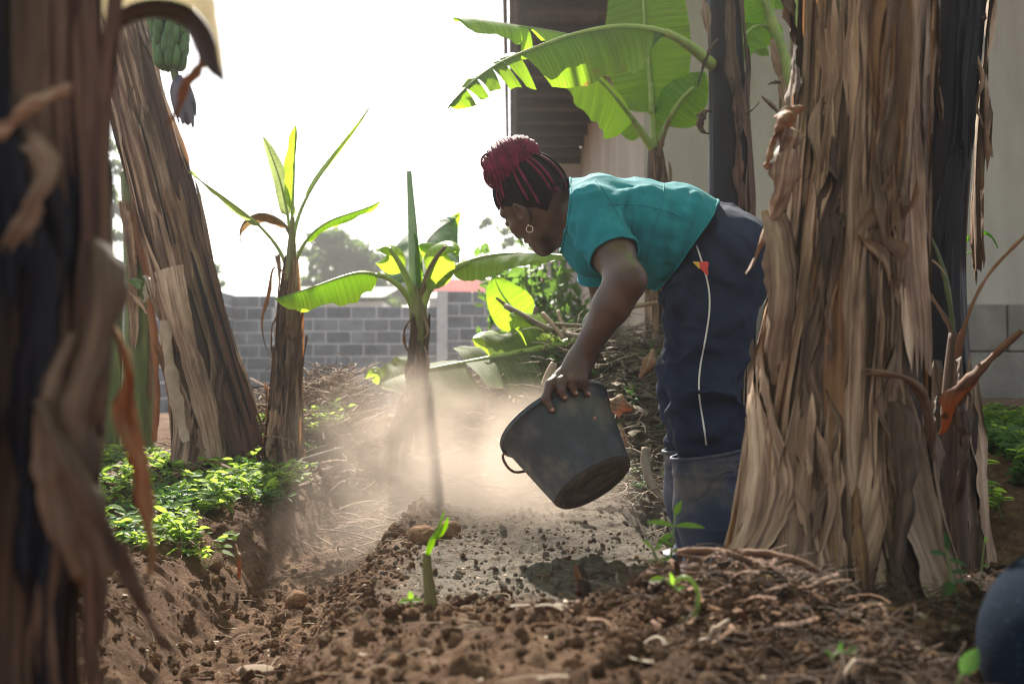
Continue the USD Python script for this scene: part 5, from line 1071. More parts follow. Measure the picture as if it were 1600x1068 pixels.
# left hand on the rim
nails = []
def hand(w, tips, palm_dir, k=0.008, thumb=None):
    """w: wrist; tips: list of finger chains [knuckle, joint, joint, tip] in world space."""
    pr = []
    kn = [c[0] for c in tips]
    pr += [cone(w, w * 0.4 + np.mean(kn, 0) * 0.6, 0.027, 0.026, 0.02)]
    for c in kn: pr += [cone(w * 0.75 + c * 0.25, c, 0.018, 0.0115, 0.018)]
    for a, b in zip(kn[:-1], kn[1:]): pr += [cone(a * 0.9 + w * 0.1, b * 0.9 + w * 0.1, 0.012, 0.012, 0.012)]
    for c, s in zip(tips, (1.0, 1.03, 1.0, 0.88)):
        for i, (ra, rb_) in enumerate(((0.0125, 0.0115), (0.0115, 0.0100), (0.0096, 0.0078))):
            pr.append(cone(c[i], c[i + 1], ra * s, rb_ * s, 0.006))
    if thumb is not None:
        for i, (ra, rb_) in enumerate(((0.015, 0.0115), (0.0115, 0.0105), (0.0105, 0.008))):
            pr.append(cone(thumb[i], thumb[i + 1], ra, rb_, 0.008))
    return pr
tipsL = []
for u, kx, dpt in ((852, 873, 0.034), (874, 886, 0.022), (890, 898, 0.022), (906, 909, 0.032)):
    th = th_at(u)
    kn_ = P(kx, 588 + (kx - 872) * 0.32, 2.295)
    over = bpt(th, -0.004, 0.012); out = bpt(th, 0.014, 0.0125); tip = bpt(th, dpt, 0.0085)
    j1 = kn_ * 0.45 + over * 0.55 + np.array([0, -0.008, 0.006])
    tipsL.append([kn_, j1, (over + out) / 2, tip]); nails.append((tip, bpt(th, dpt, 0.05) - bpt(th, dpt, 0), bax))
thb = th_at(862)
thumbL = [wrL * 0.6 + P(872, 590, 2.30) * 0.4, P(868, 592, 2.345), bpt(thb, 0.0, -0.014), bpt(thb, 0.03, -0.016)]
body += hand(wrL, tipsL, None, thumb=thumbL)
# right hand supports the far side of the bucket
tipsR = []
for i in range(4):
    th = PI * 0.80 + i * 0.17
    a, b, c_ = bpt(th, 0.02, 0.016), bpt(th, 0.055, 0.014), bpt(th, 0.085, 0.012)
    tipsR.append([a, (a + b) / 2, b, c_])
wrR = bpt(PI * 1.02, -0.05, 0.05)
body = [q_ for q_ in body]
body += [cone(P(905, 585, 2.66), wrR, 0.03, 0.028, 0.02)] + hand(wrR, tipsR, None)
lo, hi = (-0.12, 2.05, -0.10), (0.75, 3.0, 1.16)
fb = lambda p: sdf_eval(body, p)
bv, bf = nets(fb, lo, hi, 0.0052)
w = thing('person', 'woman in teal shirt, navy trousers and blue rubber boots bending over a black bucket', 'person', (pel[0], Yb, footz))
part('body', (bv, bf), M['skin'], w)
for tip, nd, ax_ in nails:
    n_ = unit(nd); x_ = unit(np.cross(n_, bax))
    m = trimesh.creation.icosphere(2, 1.0); m.apply_scale([0.0045, 0.0058, 0.0014])
    T4 = np.eye(4); T4[:3, :3] = np.stack([x_, bax, n_], 1); T4[:3, 3] = tip + n_ * 0.0072 + bax * 0.001
    m.apply_transform(T4); part('fingernail', m, M['nail'], w)
for s in (1, -1):
    m = trimesh.creation.icosphere(2, 0.0115); m.apply_translation(HW(0.0845, s * 0.031, 0.003)); part('eye', m, M['eye'], w)

# shirt
tor = [('f', P(912, 344, 2.6), P(940, 347, 2.6), 0.090, 0.106, 0.05, 0.68), ('f', P(940, 347, 2.6), mid + [0, 0, -0.002], 0.106, 0.116, 0.05, 0.68), ('f', mid + [0, 0, -0.002], P(1062, 371, 2.61), 0.116, 0.114, 0.05, 0.68), ('f', P(1062, 371, 2.61), P(1110, 398, 2.62), 0.114, 0.122, 0.05, 0.68),
       ell(P(925, 398, 2.55), (0.055, 0.075, 0.055), k=0.05), ell(P(925, 398, 2.67), (0.055, 0.075, 0.055), k=0.05), ell(P(1030, 420, 2.6), (0.055, 0.10, 0.038), k=0.05),
       cone(P(890, 325, 2.6), P(920, 340, 2.6), 0.072, 0.09, 0.04)]
shL2, hemL = P(922, 332, 2.42), shL * 0.30 + elL * 0.70
tor += [cone(chs + [0.0, -0.07, 0.012], shL2, 0.072, 0.064, 0.045), cone(shL2, hemL, 0.063, 0.057, 0.03), cone(chs + [0.0, 0.07, 0.012], shR, 0.078, 0.072, 0.045), cone(shR, shR * 0.35 + elR * 0.65, 0.066, 0.062, 0.03)]
def shirt_sdf(p):
    d = sdf_eval(tor, p)
    # folds hang from the back and pull towards armpit and hem
    q_ = np.stack([p[:, 0] * 9 + p[:, 2] * 2.4, p[:, 1] * 5, p[:, 2] * 1.6 - p[:, 0] * 0.6], -1)
    n1 = meshkit.fbm(q_, 3, 4)
    r1 = (1 - np.abs(2 * n1 - 1)) ** 3
    ad = unit(elL - shL); al = (p - shL) @ ad
    near_arm = np.exp(-((np.linalg.norm(p - shL, axis=1) / 0.16) ** 2))
    q2 = np.stack([al * 16, (p[:, 0] + p[:, 2]) * 5, p[:, 1] * 4], -1)
    r2 = (1 - np.abs(2 * meshkit.fbm(q2, 2, 9) - 1)) ** 3
    low = sstep(0.60, 0.5, p[:, 2])
    return d - 0.019 * r1 * (1 - near_arm) * (0.8 + 0.5 * low) - 0.010 * r2 * near_arm + 0.004
def ridges(fn, lo, hi, lines, r, k, sink):
    """Cloth folds: rounded ridges following lines that lie on the cloth."""
    pre = nets(fn, lo, hi, 0.02); out = []
    for ln in lines:
        h_ = ray_on(pre, spl(np.c_[np.array(ln, float), np.zeros(len(ln))], 7)[:, :2])
        p_ = [a - b * np.sign(-(b @ (a - CAM))) * sink for a, b in h_]
        for i in range(len(p_) - 1):
            f1, f2 = [math.sin(PI * (j + 0.6) / (len(p_) + 0.2)) for j in (i, i + 1)]
            if np.linalg.norm(p_[i] - p_[i + 1]) < 0.06: out.append(cone(p_[i], p_[i + 1], r * (0.45 + 0.55 * f1), r * (0.45 + 0.55 * f2), k))
    return out
tor += ridges(shirt_sdf, (0.05, 2.15, 0.60), (0.66, 3.0, 1.12), [[(1000, 284), (986, 350), (990, 425)], [(1050, 292), (1030, 360), (1028, 430)], [(1085, 305), (1072, 350), (1050, 405)], [(962, 352), (1000, 385), (1022, 432)], [(958, 340), (1010, 345), (1075, 372)], [(948, 322), (985, 300), (1030, 300)], [(900, 300), (912, 330), (908, 372)], [(925, 290), (938, 325), (930, 378)],
    [(892, 345), (900, 375), (915, 392)], [(975, 300), (968, 330), (972, 372)], [(1015, 300), (1008, 350), (1016, 410)]], 0.013, 0.010, 0.0085)
sv, sf = nets(shirt_sdf, (0.05, 2.15, 0.60), (0.66, 3.0, 1.12), 0.006)
hemA, hemB = P(1122, 305, 2.61), P(1030, 447, 2.61)
hd = unit(hemB - hemA); hn = unit(np.array([-hd[2], 0, hd[0]])); hn = hn if hn[0] < 0 else -hn
def shirt_keep(p):
    wav = 0.006 * (meshkit.noise(p * 14, 3) - 0.5)
    g = (p - hemA) @ hn + wav
    for (c, ax_) in ((shL * 0.36 + elL * 0.64, unit(elL - shL)), (shR * 0.36 + elR * 0.64, unit(elR - shR))):
        a = (p - c) @ ax_ * -1; r = np.linalg.norm((p - c) - ((p - c) @ ax_)[:, None] * ax_, axis=1)
        g = np.where((r < 0.105) & (np.linalg.norm(p - c, axis=1) < 0.16), np.minimum(g, a), g)
    nk = P(884, 330, 2.6); nd = unit(nk - P(925, 346, 2.6)) + np.array([0, 0, -0.25])
    return np.minimum(g, -((p - nk) @ unit(nd)) + 0.0)
sv, sf = clip(sv, sf, shirt_keep)
comp = trimesh.Trimesh(sv, sf, process=False).split(only_watertight=False)
big = max(comp, key=lambda m: len(m.faces)); sv, sf = np.array(big.vertices), np.array(big.faces)
shirt = solidify(sv, sf, 0.0032)[:2]
sp = part('shirt', shirt, M['shirt'], w)
def bound_loops(v, f):
    m = trimesh.Trimesh(v, f, process=False)
    e = m.edges_sorted; u_, c = np.unique(e, axis=0, return_counts=True); b = u_[c == 1]
    nxt = {}
    for x, y in b: nxt.setdefault(x, []).append(y); nxt.setdefault(y, []).append(x)
    loops, seen = [], set()
    for s0 in nxt:
        if s0 in seen: continue
        L, cur, prev = [s0], s0, None; seen.add(s0)
        while True:
            n_ = [a for a in nxt[cur] if a != prev and (a not in seen)]
            if not n_: break
            prev, cur = cur, n_[0]; seen.add(cur); L.append(cur)
        if len(L) > 12: loops.append(v[L])
    return loops
for L in bound_loops(sv, sf):
    L = np.vstack([L, L[:1]])
    k = max(24, len(L) // 3); d = np.r_[0, np.cumsum(np.linalg.norm(np.diff(L, axis=0), axis=1))]
    Ls = np.stack([np.interp(np.linspace(0, d[-1], k), d, L[:, c]) for c in range(3)], 1)
    part('hem', tube(Ls, 0.0032, 6)[:2], M['shirt_seam'], sp)
def seam(mesh, px, r, material, parent, name, lift=0.0008, n=60):
    px = spl(np.c_[np.array(px, float), np.zeros(len(px))], n)[:, :2]
    hits = ray_on(mesh, px)
    pts = np.array([h_[0] + h_[1] * lift * np.sign(-(h_[1] @ (h_[0] - CAM))) for h_ in hits])
    if len(pts) > 3:
        ok = np.r_[True, np.linalg.norm(np.diff(pts, axis=0), axis=1) < 0.05]; pts = pts[ok]
        from scipy.ndimage import gaussian_filter1d
        pts = gaussian_filter1d(pts, 1.2, axis=0, mode='nearest')
        return part(name, tube(pts, r, 6)[:2], M[material], parent)
seam(shirt, [(1036, 282), (1033, 320), (1020, 360), (1013, 400), (1013, 432)], 0.0018, 'shirt_seam', sp, 'seam')
seam(shirt, [(930, 282), (945, 300), (960, 325), (972, 345)], 0.0010, 'shirt_seam', sp, 'seam')
seam(shirt, [(950, 320), (990, 320), (1040, 330), (1085, 350)], 0.0008, 'shirt_seam', sp, 'seam')
seam(shirt, [(989, 322), (988, 350), (988, 375)], 0.0012, 'shirt_seam', sp, 'seam')
seam(shirt, [(881, 375), (896, 388), (912, 393)], 0.0014, 'shirt_seam', sp, 'seam')

# trousers
trs = [('f', P(1086, 360, 2.62), P(1126, 405, 2.62), 0.082, 0.120, 0.04, 0.66), ('f', P(1128, 400, 2.62), P(1125, 440, 2.62), 0.122, 0.118, 0.04, 0.66)]
trs += [cone(P(1124, 425, 2.545), P(1116, 500, 2.53), 0.108, 0.096, 0.03), cone(P(1116, 500, 2.53), P(1098, 600, 2.50), 0.096, 0.074, 0.03), cone(P(1098, 600, 2.50), P(1103, 660, 2.50), 0.076, 0.075, 0.03), cone(P(1104, 660, 2.50), P(1107, 700, 2.50), 0.080, 0.066, 0.03), cone(P(1107, 700, 2.50), P(1107, 740, 2.50), 0.066, 0.055, 0.03)]
trs += [cone(P(1120, 425, 2.70), P(1105, 500, 2.72), 0.11, 0.10, 0.03), cone(P(1105, 500, 2.72), P(1078, 600, 2.74), 0.10, 0.078, 0.02), cone(P(1078, 600, 2.74), P(1090, 700, 2.75), 0.08, 0.07, 0.03)]
trs += [ell(P(1052, 462, 2.50), (0.022, 0.05, 0.030), k=0.03)]
def tr_sdf(p):
    d = sdf_eval(trs, p)
    zz = p[:, 2]
    q_ = np.stack([p[:, 0] * 6 - zz * 5, p[:, 1] * 5, zz * 10 + p[:, 0] * 5], -1)
    r1 = (1 - np.abs(2 * meshkit.fbm(q_, 3, 14) - 1)) ** 3
    q2 = np.stack([p[:, 0] * 13, p[:, 1] * 13, zz * 2.0], -1)
    r2 = (1 - np.abs(2 * meshkit.fbm(q2, 2, 17) - 1)) ** 3
    kn = np.exp(-((zz - kneL[2] + 0.03) / 0.10) ** 2) + sstep(0.47, 0.40, zz) * 0.8 + np.exp(-((p[:, 0] - P(1050, 0, 2.5)[0]) / 0.05) ** 2) * sstep(0.45, 0.6, zz) * 0.9
    wb = np.exp(-np.abs((p - P(1098, 352, 2.62)) @ unit(P(1128, 402, 2.62) - P(1092, 352, 2.62))) / 0.03)
    return d - 0.019 * r1 * np.clip(kn + 0.25, 0, 1.3) - 0.008 * r2 * (0.5 + wb) + 0.004
trs += ridges(tr_sdf, (0.30, 2.28, 0.22), (0.78, 2.98, 1.06), [[(1052, 470), (1085, 492), (1140, 500)], [(1050, 500), (1080, 530), (1120, 540)], [(1180, 470), (1150, 500), (1095, 520)], [(1050, 560), (1090, 585), (1135, 588)], [(1052, 590), (1085, 612), (1140, 606)], [(1165, 560), (1130, 600), (1075, 628)], [(1055, 640), (1090, 655), (1140, 650)], [(1150, 640), (1110, 668), (1060, 675)], [(1100, 372), (1120, 420), (1150, 450)], [(1088, 390), (1080, 430), (1060, 455)], [(1120, 365), (1150, 390), (1175, 425)], [(1075, 470), (1085, 540), (1075, 600)]], 0.015, 0.012, 0.010)
tv, tf = nets(tr_sdf, (0.30, 2.28, 0.22), (0.78, 2.98, 1.06), 0.0065)
wd = unit(P(1128, 402, 2.62) - P(1092, 352, 2.62)); w0 = P(1102, 350, 2.62)
tv, tf = clip(tv, tf, lambda p: (p - w0) @ unit(wd + np.array([0.35, 0, 0.28])) + 0.02)
trou = solidify(tv, tf, 0.003)[:2]
tp = part('trousers', trou, M['trousers'], w)
for L in bound_loops(tv, tf):
    if L[:, 2].mean() < 0.55: continue
    L = np.vstack([L, L[:1]]); d = np.r_[0, np.cumsum(np.linalg.norm(np.diff(L, axis=0), axis=1))]
    Ls = np.stack([np.interp(np.linspace(0, d[-1], 90), d, L[:, c]) for c in range(3)], 1)
    c0 = Ls.mean(0)
    part('waistband', tube(Ls + (Ls - c0) * 0.005 + wd * 0.012, 0.011, 8)[:2], M['trousers'], tp)
seam(trou, [(1084, 368), (1092, 395), (1102, 425), (1108, 455), (1107, 500), (1098, 550), (1092, 600), (1097, 650), (1104, 696)], 0.0024, 'piping', tp, 'piping', n=90)
seam(trou, [(1080, 372), (1084, 400), (1096, 420)], 0.0015, 'trousers', tp, 'pocket_edge')
pts = [h_ for h_ in ray_on(trou, [(1097, 418)])][0]
N_ = pts[1] * np.sign(-(pts[1] @ (pts[0] - CAM))); ux = unit(np.cross([0, 0, 1.0], N_)) ; uz = np.cross(N_, ux)
if ux[0] < 0: ux = -ux
def patch(poly, depth=0.003, lift=0.0045):
    from shapely.geometry import Polygon
    m = trimesh.creation.extrude_polygon(Polygon(poly).buffer(0.0015), depth, engine='earcut')
    v = np.array(m.vertices); return pts[0] + ux * v[:, :1] + uz * v[:, 1:2] + N_ * (v[:, 2:] + lift), np.array(m.faces)
part('emblem', patch([(-0.004, 0.014), (0.014, 0.014), (0.018, 0.006), (0.014, -0.018), (-0.002, 0.0)]), M['tag_red'], tp, smooth=False, label='small red patch on the side seam')
part('emblem', patch([(-0.019, 0.0155), (-0.006, 0.014), (-0.004, 0.001), (-0.006, 0.0005)]), M['tag_yellow'], tp, smooth=False, label='yellow corner of the side patch')

# boots
def boot(kn, an, toe_dir, seed):
    top = kn * 0.52 + an * 0.48; top = np.array([an[0] * 0.5 + kn[0] * 0.5, an[1] * 0.5 + kn[1] * 0.5, footz + 0.385])
    an2 = np.array([an[0], an[1], footz + 0.10]); td = np.asarray(toe_dir, float)
    pr = [cone(top + [0, 0, 0.03], top - [0, 0, 0.14], 0.086, 0.076, 0.02), cone(top - [0, 0, 0.14], an2, 0.076, 0.054, 0.03), cone(an2 + td * -0.02 + [0, 0, -0.05], an2 + td * 0.06 + [0, 0, -0.05], 0.048, 0.048, 0.03), cone(an2 + td * 0.06 + [0, 0, -0.05], an2 + td * 0.16 + [0, 0, -0.062], 0.048, 0.038, 0.03)]
    def fn(p):
        d = sdf_eval(pr, p)
        for zr in (0.375, 0.335): d = d - 0.0035 * np.exp(-((p[:, 2] - footz - zr) / 0.004) ** 2)
        n1 = meshkit.fbm(np.stack([p[:, 0] * 8, p[:, 1] * 8, p[:, 2] * 14], -1), 2, seed)
        d = d - 0.006 * (1 - np.abs(2 * n1 - 1)) ** 3 * sstep(0.3, 0.1, np.abs(p[:, 2] - footz - 0.18))
        return np.maximum(d, -(p[:, 2] - footz))
    v, f = nets(fn, np.minimum(top, an2) - [0.25, 0.12, 0.25], np.maximum(top, an2) + [0.12, 0.12, 0.1], 0.007)
    v, f = clip(v, f, lambda p: footz + 0.385 - p[:, 2] + 0.012 * (p[:, 0] - top[0]) / 0.08)
    b = solidify(v, f, 0.004)[:2]
    p_ = part('boot', b, M['boot'], w)
    for L in bound_loops(v, f):
        if L[:, 2].mean() > footz + 0.3: part('boot_rim', tube(np.vstack([L, L[:1]])[::2], 0.005, 6)[:2], M['boot'], p_)
    s = tube(np.array([an2 + td * x + [0, 0, -0.088] for x in np.linspace(-0.05, 0.19, 12)]), 0.052 * np.array([0.7, 0.9, 1, 1, .95, .95, 1, 1, 1, 0.95, 0.85, 0.6]), 12)
    sv_ = s[0].copy(); sv_[:, 2] = np.clip(sv_[:, 2], footz - 0.002, footz + 0.022); part('sole', (sv_, s[1]), M['bucket_dirt'], p_, smooth=False)
    return b, p_
b1, bp = boot(kneL, ankL, (-0.96, -0.2, 0), 3)
boot(kneR, ankR, (-0.97, 0.1, 0), 4)
seam(b1, [(1075, 780), (1095, 775), (1110, 755), (1125, 740), (1148, 735)], 0.0018, 'boot', bp, 'moulded_line')

# hair and braids
def hair_sdf(p): return sdf_eval([ell(HW(-0.012, 0, 0.026), (0.101, 0.081, 0.104), HR, 0.02), cone(HW(-0.06, 0, -0.02), HW(-0.055, 0, -0.055), 0.045, 0.03, 0.03)], p) - 0.004 * (meshkit.fbm(p * 60, 2, 3) - 0.3)
hv, hf_ = nets(hair_sdf, hc - 0.16, hc + 0.16, 0.006)
def hairline(p):
    l = (p - hc) @ HR
    front = 0.030 + 0.35 * l[:, 0]                                    # the hair lies above this plane at the front
    side = np.where(l[:, 0] > -0.02, 0.022 + 0.55 * l[:, 0], 0.011 + 1.1 * (l[:, 0] + 0.02))
    side = np.where(l[:, 0] < -0.055, -0.06, side)
    wside = sstep(0.03, 0.06, np.abs(l[:, 1]))
    return l[:, 2] - (front * (1 - wside) + side * wside) + 0.004 * (meshkit.noise(p * 120, 1) - 0.5)
hv, hf_ = clip(hv, hf_, hairline)
hp = part('hair', (hv, hf_), M['hair'], w)
bunC = P(799, 254, 2.55)
rngb = np.random.default_rng(77)
def on_skull(d, off=0.004):
    d = unit(d); r = np.array([0.101, 0.081, 0.104]); k = 1 / np.linalg.norm(d / r)
    return HW(*(np.array([-0.012, 0, 0.026]) + d * (k + off)))
base_dir = unit((HR.T @ (bunC - hc)))
for i in range(30):
    a = (i + rngb.uniform(-0.35, 0.35)) / 30 * 2 * PI
    # start round the hairline, run over the scalp to the bun
    d0 = np.array([math.cos(a), math.sin(a) * 1.0, {True: 0.25, False: -0.25}[math.cos(a) > -0.2] + rngb.normal() * 0.05])
    if math.cos(a) < -0.6: d0[2] = -0.55
    tt = np.linspace(0, 1, 9)[:, None]
    path = np.array([on_skull(unit(d0) * (1 - x) + unit(base_dir) * x, 0.0025) for x in np.linspace(0, 0.90, 9)])
    red = rngb.random() < (0.55 if math.cos(a) < -0.3 else 0.15)
    m_ = tube(path, 0.0034 + 0.0006 * rngb.random(), 6, 22); part('braid', m_[:2], M['braid' if red else 'hair'], hp)
bx1 = unit(np.array([0.86, 0.0, 0.5])); bx1 = bx1 - 0; by1 = np.array([0, -1.0, 0]); bz1 = unit(np.cross(bx1, by1)); bz1 = bz1 if bz1[2] > 0 else -bz1
by1 = np.cross(bz1, bx1)
def bun_pt(x, a, s=1.0):
    """x in -1..1 along the coil axis, a: angle round it."""
    rr = math.sqrt(max(1 - x * x, 0.02))
    return bunC + s * (bx1 * x * 0.078 + (by1 * math.cos(a) * 0.066 + bz1 * math.sin(a) * 0.060) * rr)
core = trimesh.creation.icosphere(3, 1.0); cv = np.array(core.vertices)
part('bun_core', (bunC + 0.97 * (bx1 * cv[:, :1] * 0.078 + by1 * cv[:, 1:2] * 0.066 + bz1 * cv[:, 2:] * 0.060), np.array(core.faces)), M['braid'], hp)
for i in range(92):
    x = -0.96 + 1.92 * i / 91 + rngb.normal() * 0.012
    a0 = rngb.uniform(0, 2 * PI); skew = 0.22 + rngb.normal() * 0.09
    path = np.array([bun_pt(np.clip(x + skew * math.sin(b) * 0.5, -0.985, 0.985), b, 0.99 + 0.03 * math.sin(b * 2 + i) * rngb.random() + 0.02 * (i % 3)) for b in a0 + np.linspace(0, 1.92 * PI, 26)])
    m_ = tube(path, 0.0031 + 0.0006 * rngb.random(), 6, 60); part('bun_braid', m_[:2], M['braid'], hp)
path = np.array([bun_pt(math.cos(b) * 0.9, 0.25 + 0.25 * math.sin(b), 1.08) for b in np.linspace(0.2, 2.9, 14)])
m_ = tube(path, 0.005, 6, 40); part('bun_braid', m_[:2], M['braid'], hp)
for lp in (PP((770, 246, 2.52), (756, 243, 2.51), (752, 252, 2.51), (760, 264, 2.52)), PP((760, 262, 2.52), (758, 280, 2.51), (766, 291, 2.51), (778, 294, 2.52)), PP((778, 296, 2.53), (777, 308, 2.52), (783, 322, 2.52), (786, 326, 2.53))):
    m_ = tube(lp, 0.0026, 6, 24); part('loose_braid', m_[:2], M['braid'], hp)
er = HW(-0.010, 0.088, -0.048)
m = trimesh.creation.torus(0.0085, 0.0011, 32, 8); m.apply_transform(trimesh.transformations.rotation_matrix(PI / 2, [1, 0, 0])); m.apply_translation(er + [0.002, -0.003, -0.006]); part('earring', m, M['gold'], w)
m = trimesh.creation.icosphere(2, 0.0022); m.apply_translation(er + [-0.001, -0.003, 0.004]); part('earring', m, M['gold'], w)

# --- bucket
bk = thing('bucket', 'black plastic bucket tipped over in the woman’s hand, its dirty bottom towards the viewer', 'bucket', bc)
prof = [(bR + 0.007, -0.006), (bR + 0.008, 0.004), (bR + 0.001, 0.008), (bR - 0.002, 0.012), (br + 0.006, bL - 0.010), (br, bL - 0.001), (br - 0.006, bL + 0.002), (br - 0.012, bL + 0.001), (br - 0.016, bL - 0.006), (br - 0.055, bL - 0.006), (br - 0.058, bL - 0.003), (br - 0.064, bL - 0.006), (0.0005, bL - 0.006)]
inn = [(0.0005, bL - 0.010), (br - 0.005, bL - 0.010), (bR - 0.006, 0.008), (bR + 0.003, -0.004), (bR + 0.007, -0.006)]
def lathe(pr, k=72):
    pr = np.array(pr); th = np.linspace(0, 2 * PI, k + 1)
    v = bc + bax * pr[:, 1][:, None, None] + pr[:, 0][:, None, None] * (np.cos(th)[None, :, None] * be1 + np.sin(th)[None, :, None] * be2)
    return v.reshape(-1, 3), grid_faces(len(pr), k + 1)[:, ::-1]
def subdiv(pr, n=6):
    pr = np.array(pr); return np.vstack([pr[i] + (pr[i + 1] - pr[i]) * np.linspace(0, 1, n, endpoint=False)[:, None] for i in range(len(pr) - 1)] + [pr[-1:]])
part('shell', lathe(subdiv(prof[:5], 5)), M['bucket'], bk, smooth=35)
part('base', lathe(subdiv(prof[4:], 3)), M['bucket_dirt'], bk, smooth=35)
part('inside', lathe(inn), M['bucket_dirt'], bk, smooth=35)
hp0, hp1 = bpt(PI / 2, 0.012, 0.006), bpt(-PI / 2, 0.012, 0.006)
lw = hp0 if px_of(hp0)[0] < px_of(hp1)[0] else hp1
sgn = PI / 2 if lw is hp0 else -PI / 2
m_ = tube([bpt(sgn * 0.94, 0.012, 0.006), bpt(sgn * 1.0, 0.012, 0.016), bpt(sgn * 1.05, 0.035, 0.024), bpt(sgn * 1.3, 0.045, 0.018), bpt(sgn * 1.6, 0.04, 0.012), bpt(PI, 0.035, 0.012), bpt(-sgn * 1.5, 0.03, 0.012), bpt(-sgn * 1.1, 0.012, 0.006)], 0.0032, 8, 60)
part('handle', m_[:2], M['wire'], bk)
m = trimesh.creation.icosphere(2, 0.005); m.apply_translation(bpt(th_at(905) , 0.085, 0.0005)); part('rivet', m, M['nail'], bk, label='small pale rivet on the side')

# --- person at the right edge: crouching, only the knee in the picture
kn = P(1705, 1005, 1.12)
q2 = thing('person', 'person in a dark blue dotted dress crouching at the bottom right corner', 'person', kn + [0.25, 0, -0.2])
hipp = kn + [0.46, -0.06, -0.02]; gz = 0.10
dress = [cone(kn, hipp, 0.105, 0.14, 0.04), cone(kn + [0.16, 0.22, 0.0], hipp + [0, 0.2, 0], 0.10, 0.14, 0.04), cone(kn + [0.0, 0, -0.02], kn + [0.10, 0, -0.16], 0.105, 0.12, 0.04), ell(hipp + [0.06, 0.1, 0.0], (0.17, 0.21, 0.16), k=0.05), cone(hipp + [0.05, 0.1, 0.1], hipp + [-0.06, 0.1, 0.46], 0.15, 0.14, 0.05), cone(hipp + [-0.06, 0.1, 0.46], hipp + [-0.07, 0.1, 0.56], 0.15, 0.10, 0.05)]
fo = lambda p: sdf_eval(dress, p) - 0.006 * (1 - np.abs(2 * meshkit.fbm(p * [6, 6, 3], 3, 8) - 1)) ** 3
v, f = nets(fo, hipp + [-0.68, -0.26, -0.3], hipp + [0.32, 0.42, 0.75], 0.012)
hd2 = hipp + [-0.12, 0.1, 0.78]; R2 = rot_from((-0.96, 0, -0.28), (-0.28, 0, 0.96))
sk = head_prims(hd2, R2) + [cone(hd2 + R2 @ np.array([-0.03, 0, -0.06]), hipp + [-0.06, 0.1, 0.5], 0.05, 0.06, 0.03), cone(hipp + [-0.06, 0.1, 0.5], hipp + [0.05, 0.1, 0.05], 0.10, 0.12, 0.04)]
for s in (-1, 1):
    sh_ = hipp + [-0.06, 0.1 + s * 0.16, 0.48]; e_ = sh_ + [0.02, s * 0.04, -0.26]; w_ = e_ + [-0.14, -s * 0.05, -0.10]
    sk += [cone(hipp + [-0.06, 0.1, 0.47], sh_, 0.07, 0.055, 0.03), cone(sh_, e_, 0.05, 0.04, 0.02), cone(e_, w_, 0.042, 0.027, 0.02)]
    fs = []
    for j in range(4):
        k0 = w_ + [-0.075, (j - 1.5) * 0.019, -0.012]; fs.append([k0, k0 + [-0.035, 0, -0.012], k0 + [-0.055, 0, -0.03], k0 + [-0.06, 0, -0.05]])
    sk += hand(w_, fs, None, thumb=[w_ + [-0.02, -s * 0.02, -0.01], w_ + [-0.05, -s * 0.035, -0.02], w_ + [-0.075, -s * 0.036, -0.03], w_ + [-0.095, -s * 0.03, -0.035]])
    kk = kn + ([0.02, 0, -0.02] if s < 0 else [0.18, 0.22, -0.02]); aa = np.array([kk[0] + 0.30, kk[1], gz + 0.06])
    sk += [cone(hipp + [0.0, 0.0 if s < 0 else 0.22, 0], kk, 0.08, 0.06, 0.03), cone(kk, aa, 0.055, 0.036, 0.03), cone(aa, aa + [-0.16, 0, -0.03], 0.034, 0.026, 0.03)]
sv2, sf2 = nets(lambda p: sdf_eval(sk, p), hipp + [-0.70, -0.3, -0.45], hipp + [0.32, 0.5, 1.0], 0.013)
part('body', (sv2, sf2), M['skin'], q2)
part('dress', (v, f), M['dots'], q2)
hv2, hf2 = nets(lambda p: sdf_eval([ell(hd2 + R2 @ np.array([-0.012, 0, 0.026]), (0.104, 0.086, 0.108), R2)], p), hd2 - 0.16, hd2 + 0.16, 0.009)
hv2, hf2 = clip(hv2, hf2, lambda p: ((p - hd2) @ R2)[:, 2] - 0.03 - 0.5 * ((p - hd2) @ R2)[:, 0])
part('hair', (hv2, hf2), M['hair'], q2)
# ---------------------------------------------------------------- small growth, litter, dust
def instancer(name, protos, pos, rots, scales, idx, label, cat, kind='stuff'):
    """A cloud of copies of a few prototypes; protos: [(mesh, material)]."""
    pth = path_of('/World', name)
    pi = UsdGeom.PointInstancer.Define(stage, pth)
    for i, (m_, mt) in enumerate(protos):
        part('piece', m_, mt, pth, smooth=False)
    names = [pth + ('/piece' if i == 0 else f'/piece_{i:03d}') for i in range(len(protos))]
    pi.CreatePrototypesRel().SetTargets([Sdf.Path(x) for x in names])
    pi.CreatePositionsAttr(Vt.Vec3fArray.FromNumpy(np.asarray(pos, np.float32)))
    pi.CreateProtoIndicesAttr(Vt.IntArray.FromNumpy(np.asarray(idx, np.int32)))
    pi.CreateScalesAttr(Vt.Vec3fArray.FromNumpy(np.asarray(scales, np.float32)))
    qs = np.asarray(rots, float)
    pi.CreateOrientationsAttr(Vt.QuathArray([Gf.Quath(float(a), float(b), float(c), float(d)) for a, b, c, d in qs]))
    say(pi.GetPrim(), label, cat, kind=kind)
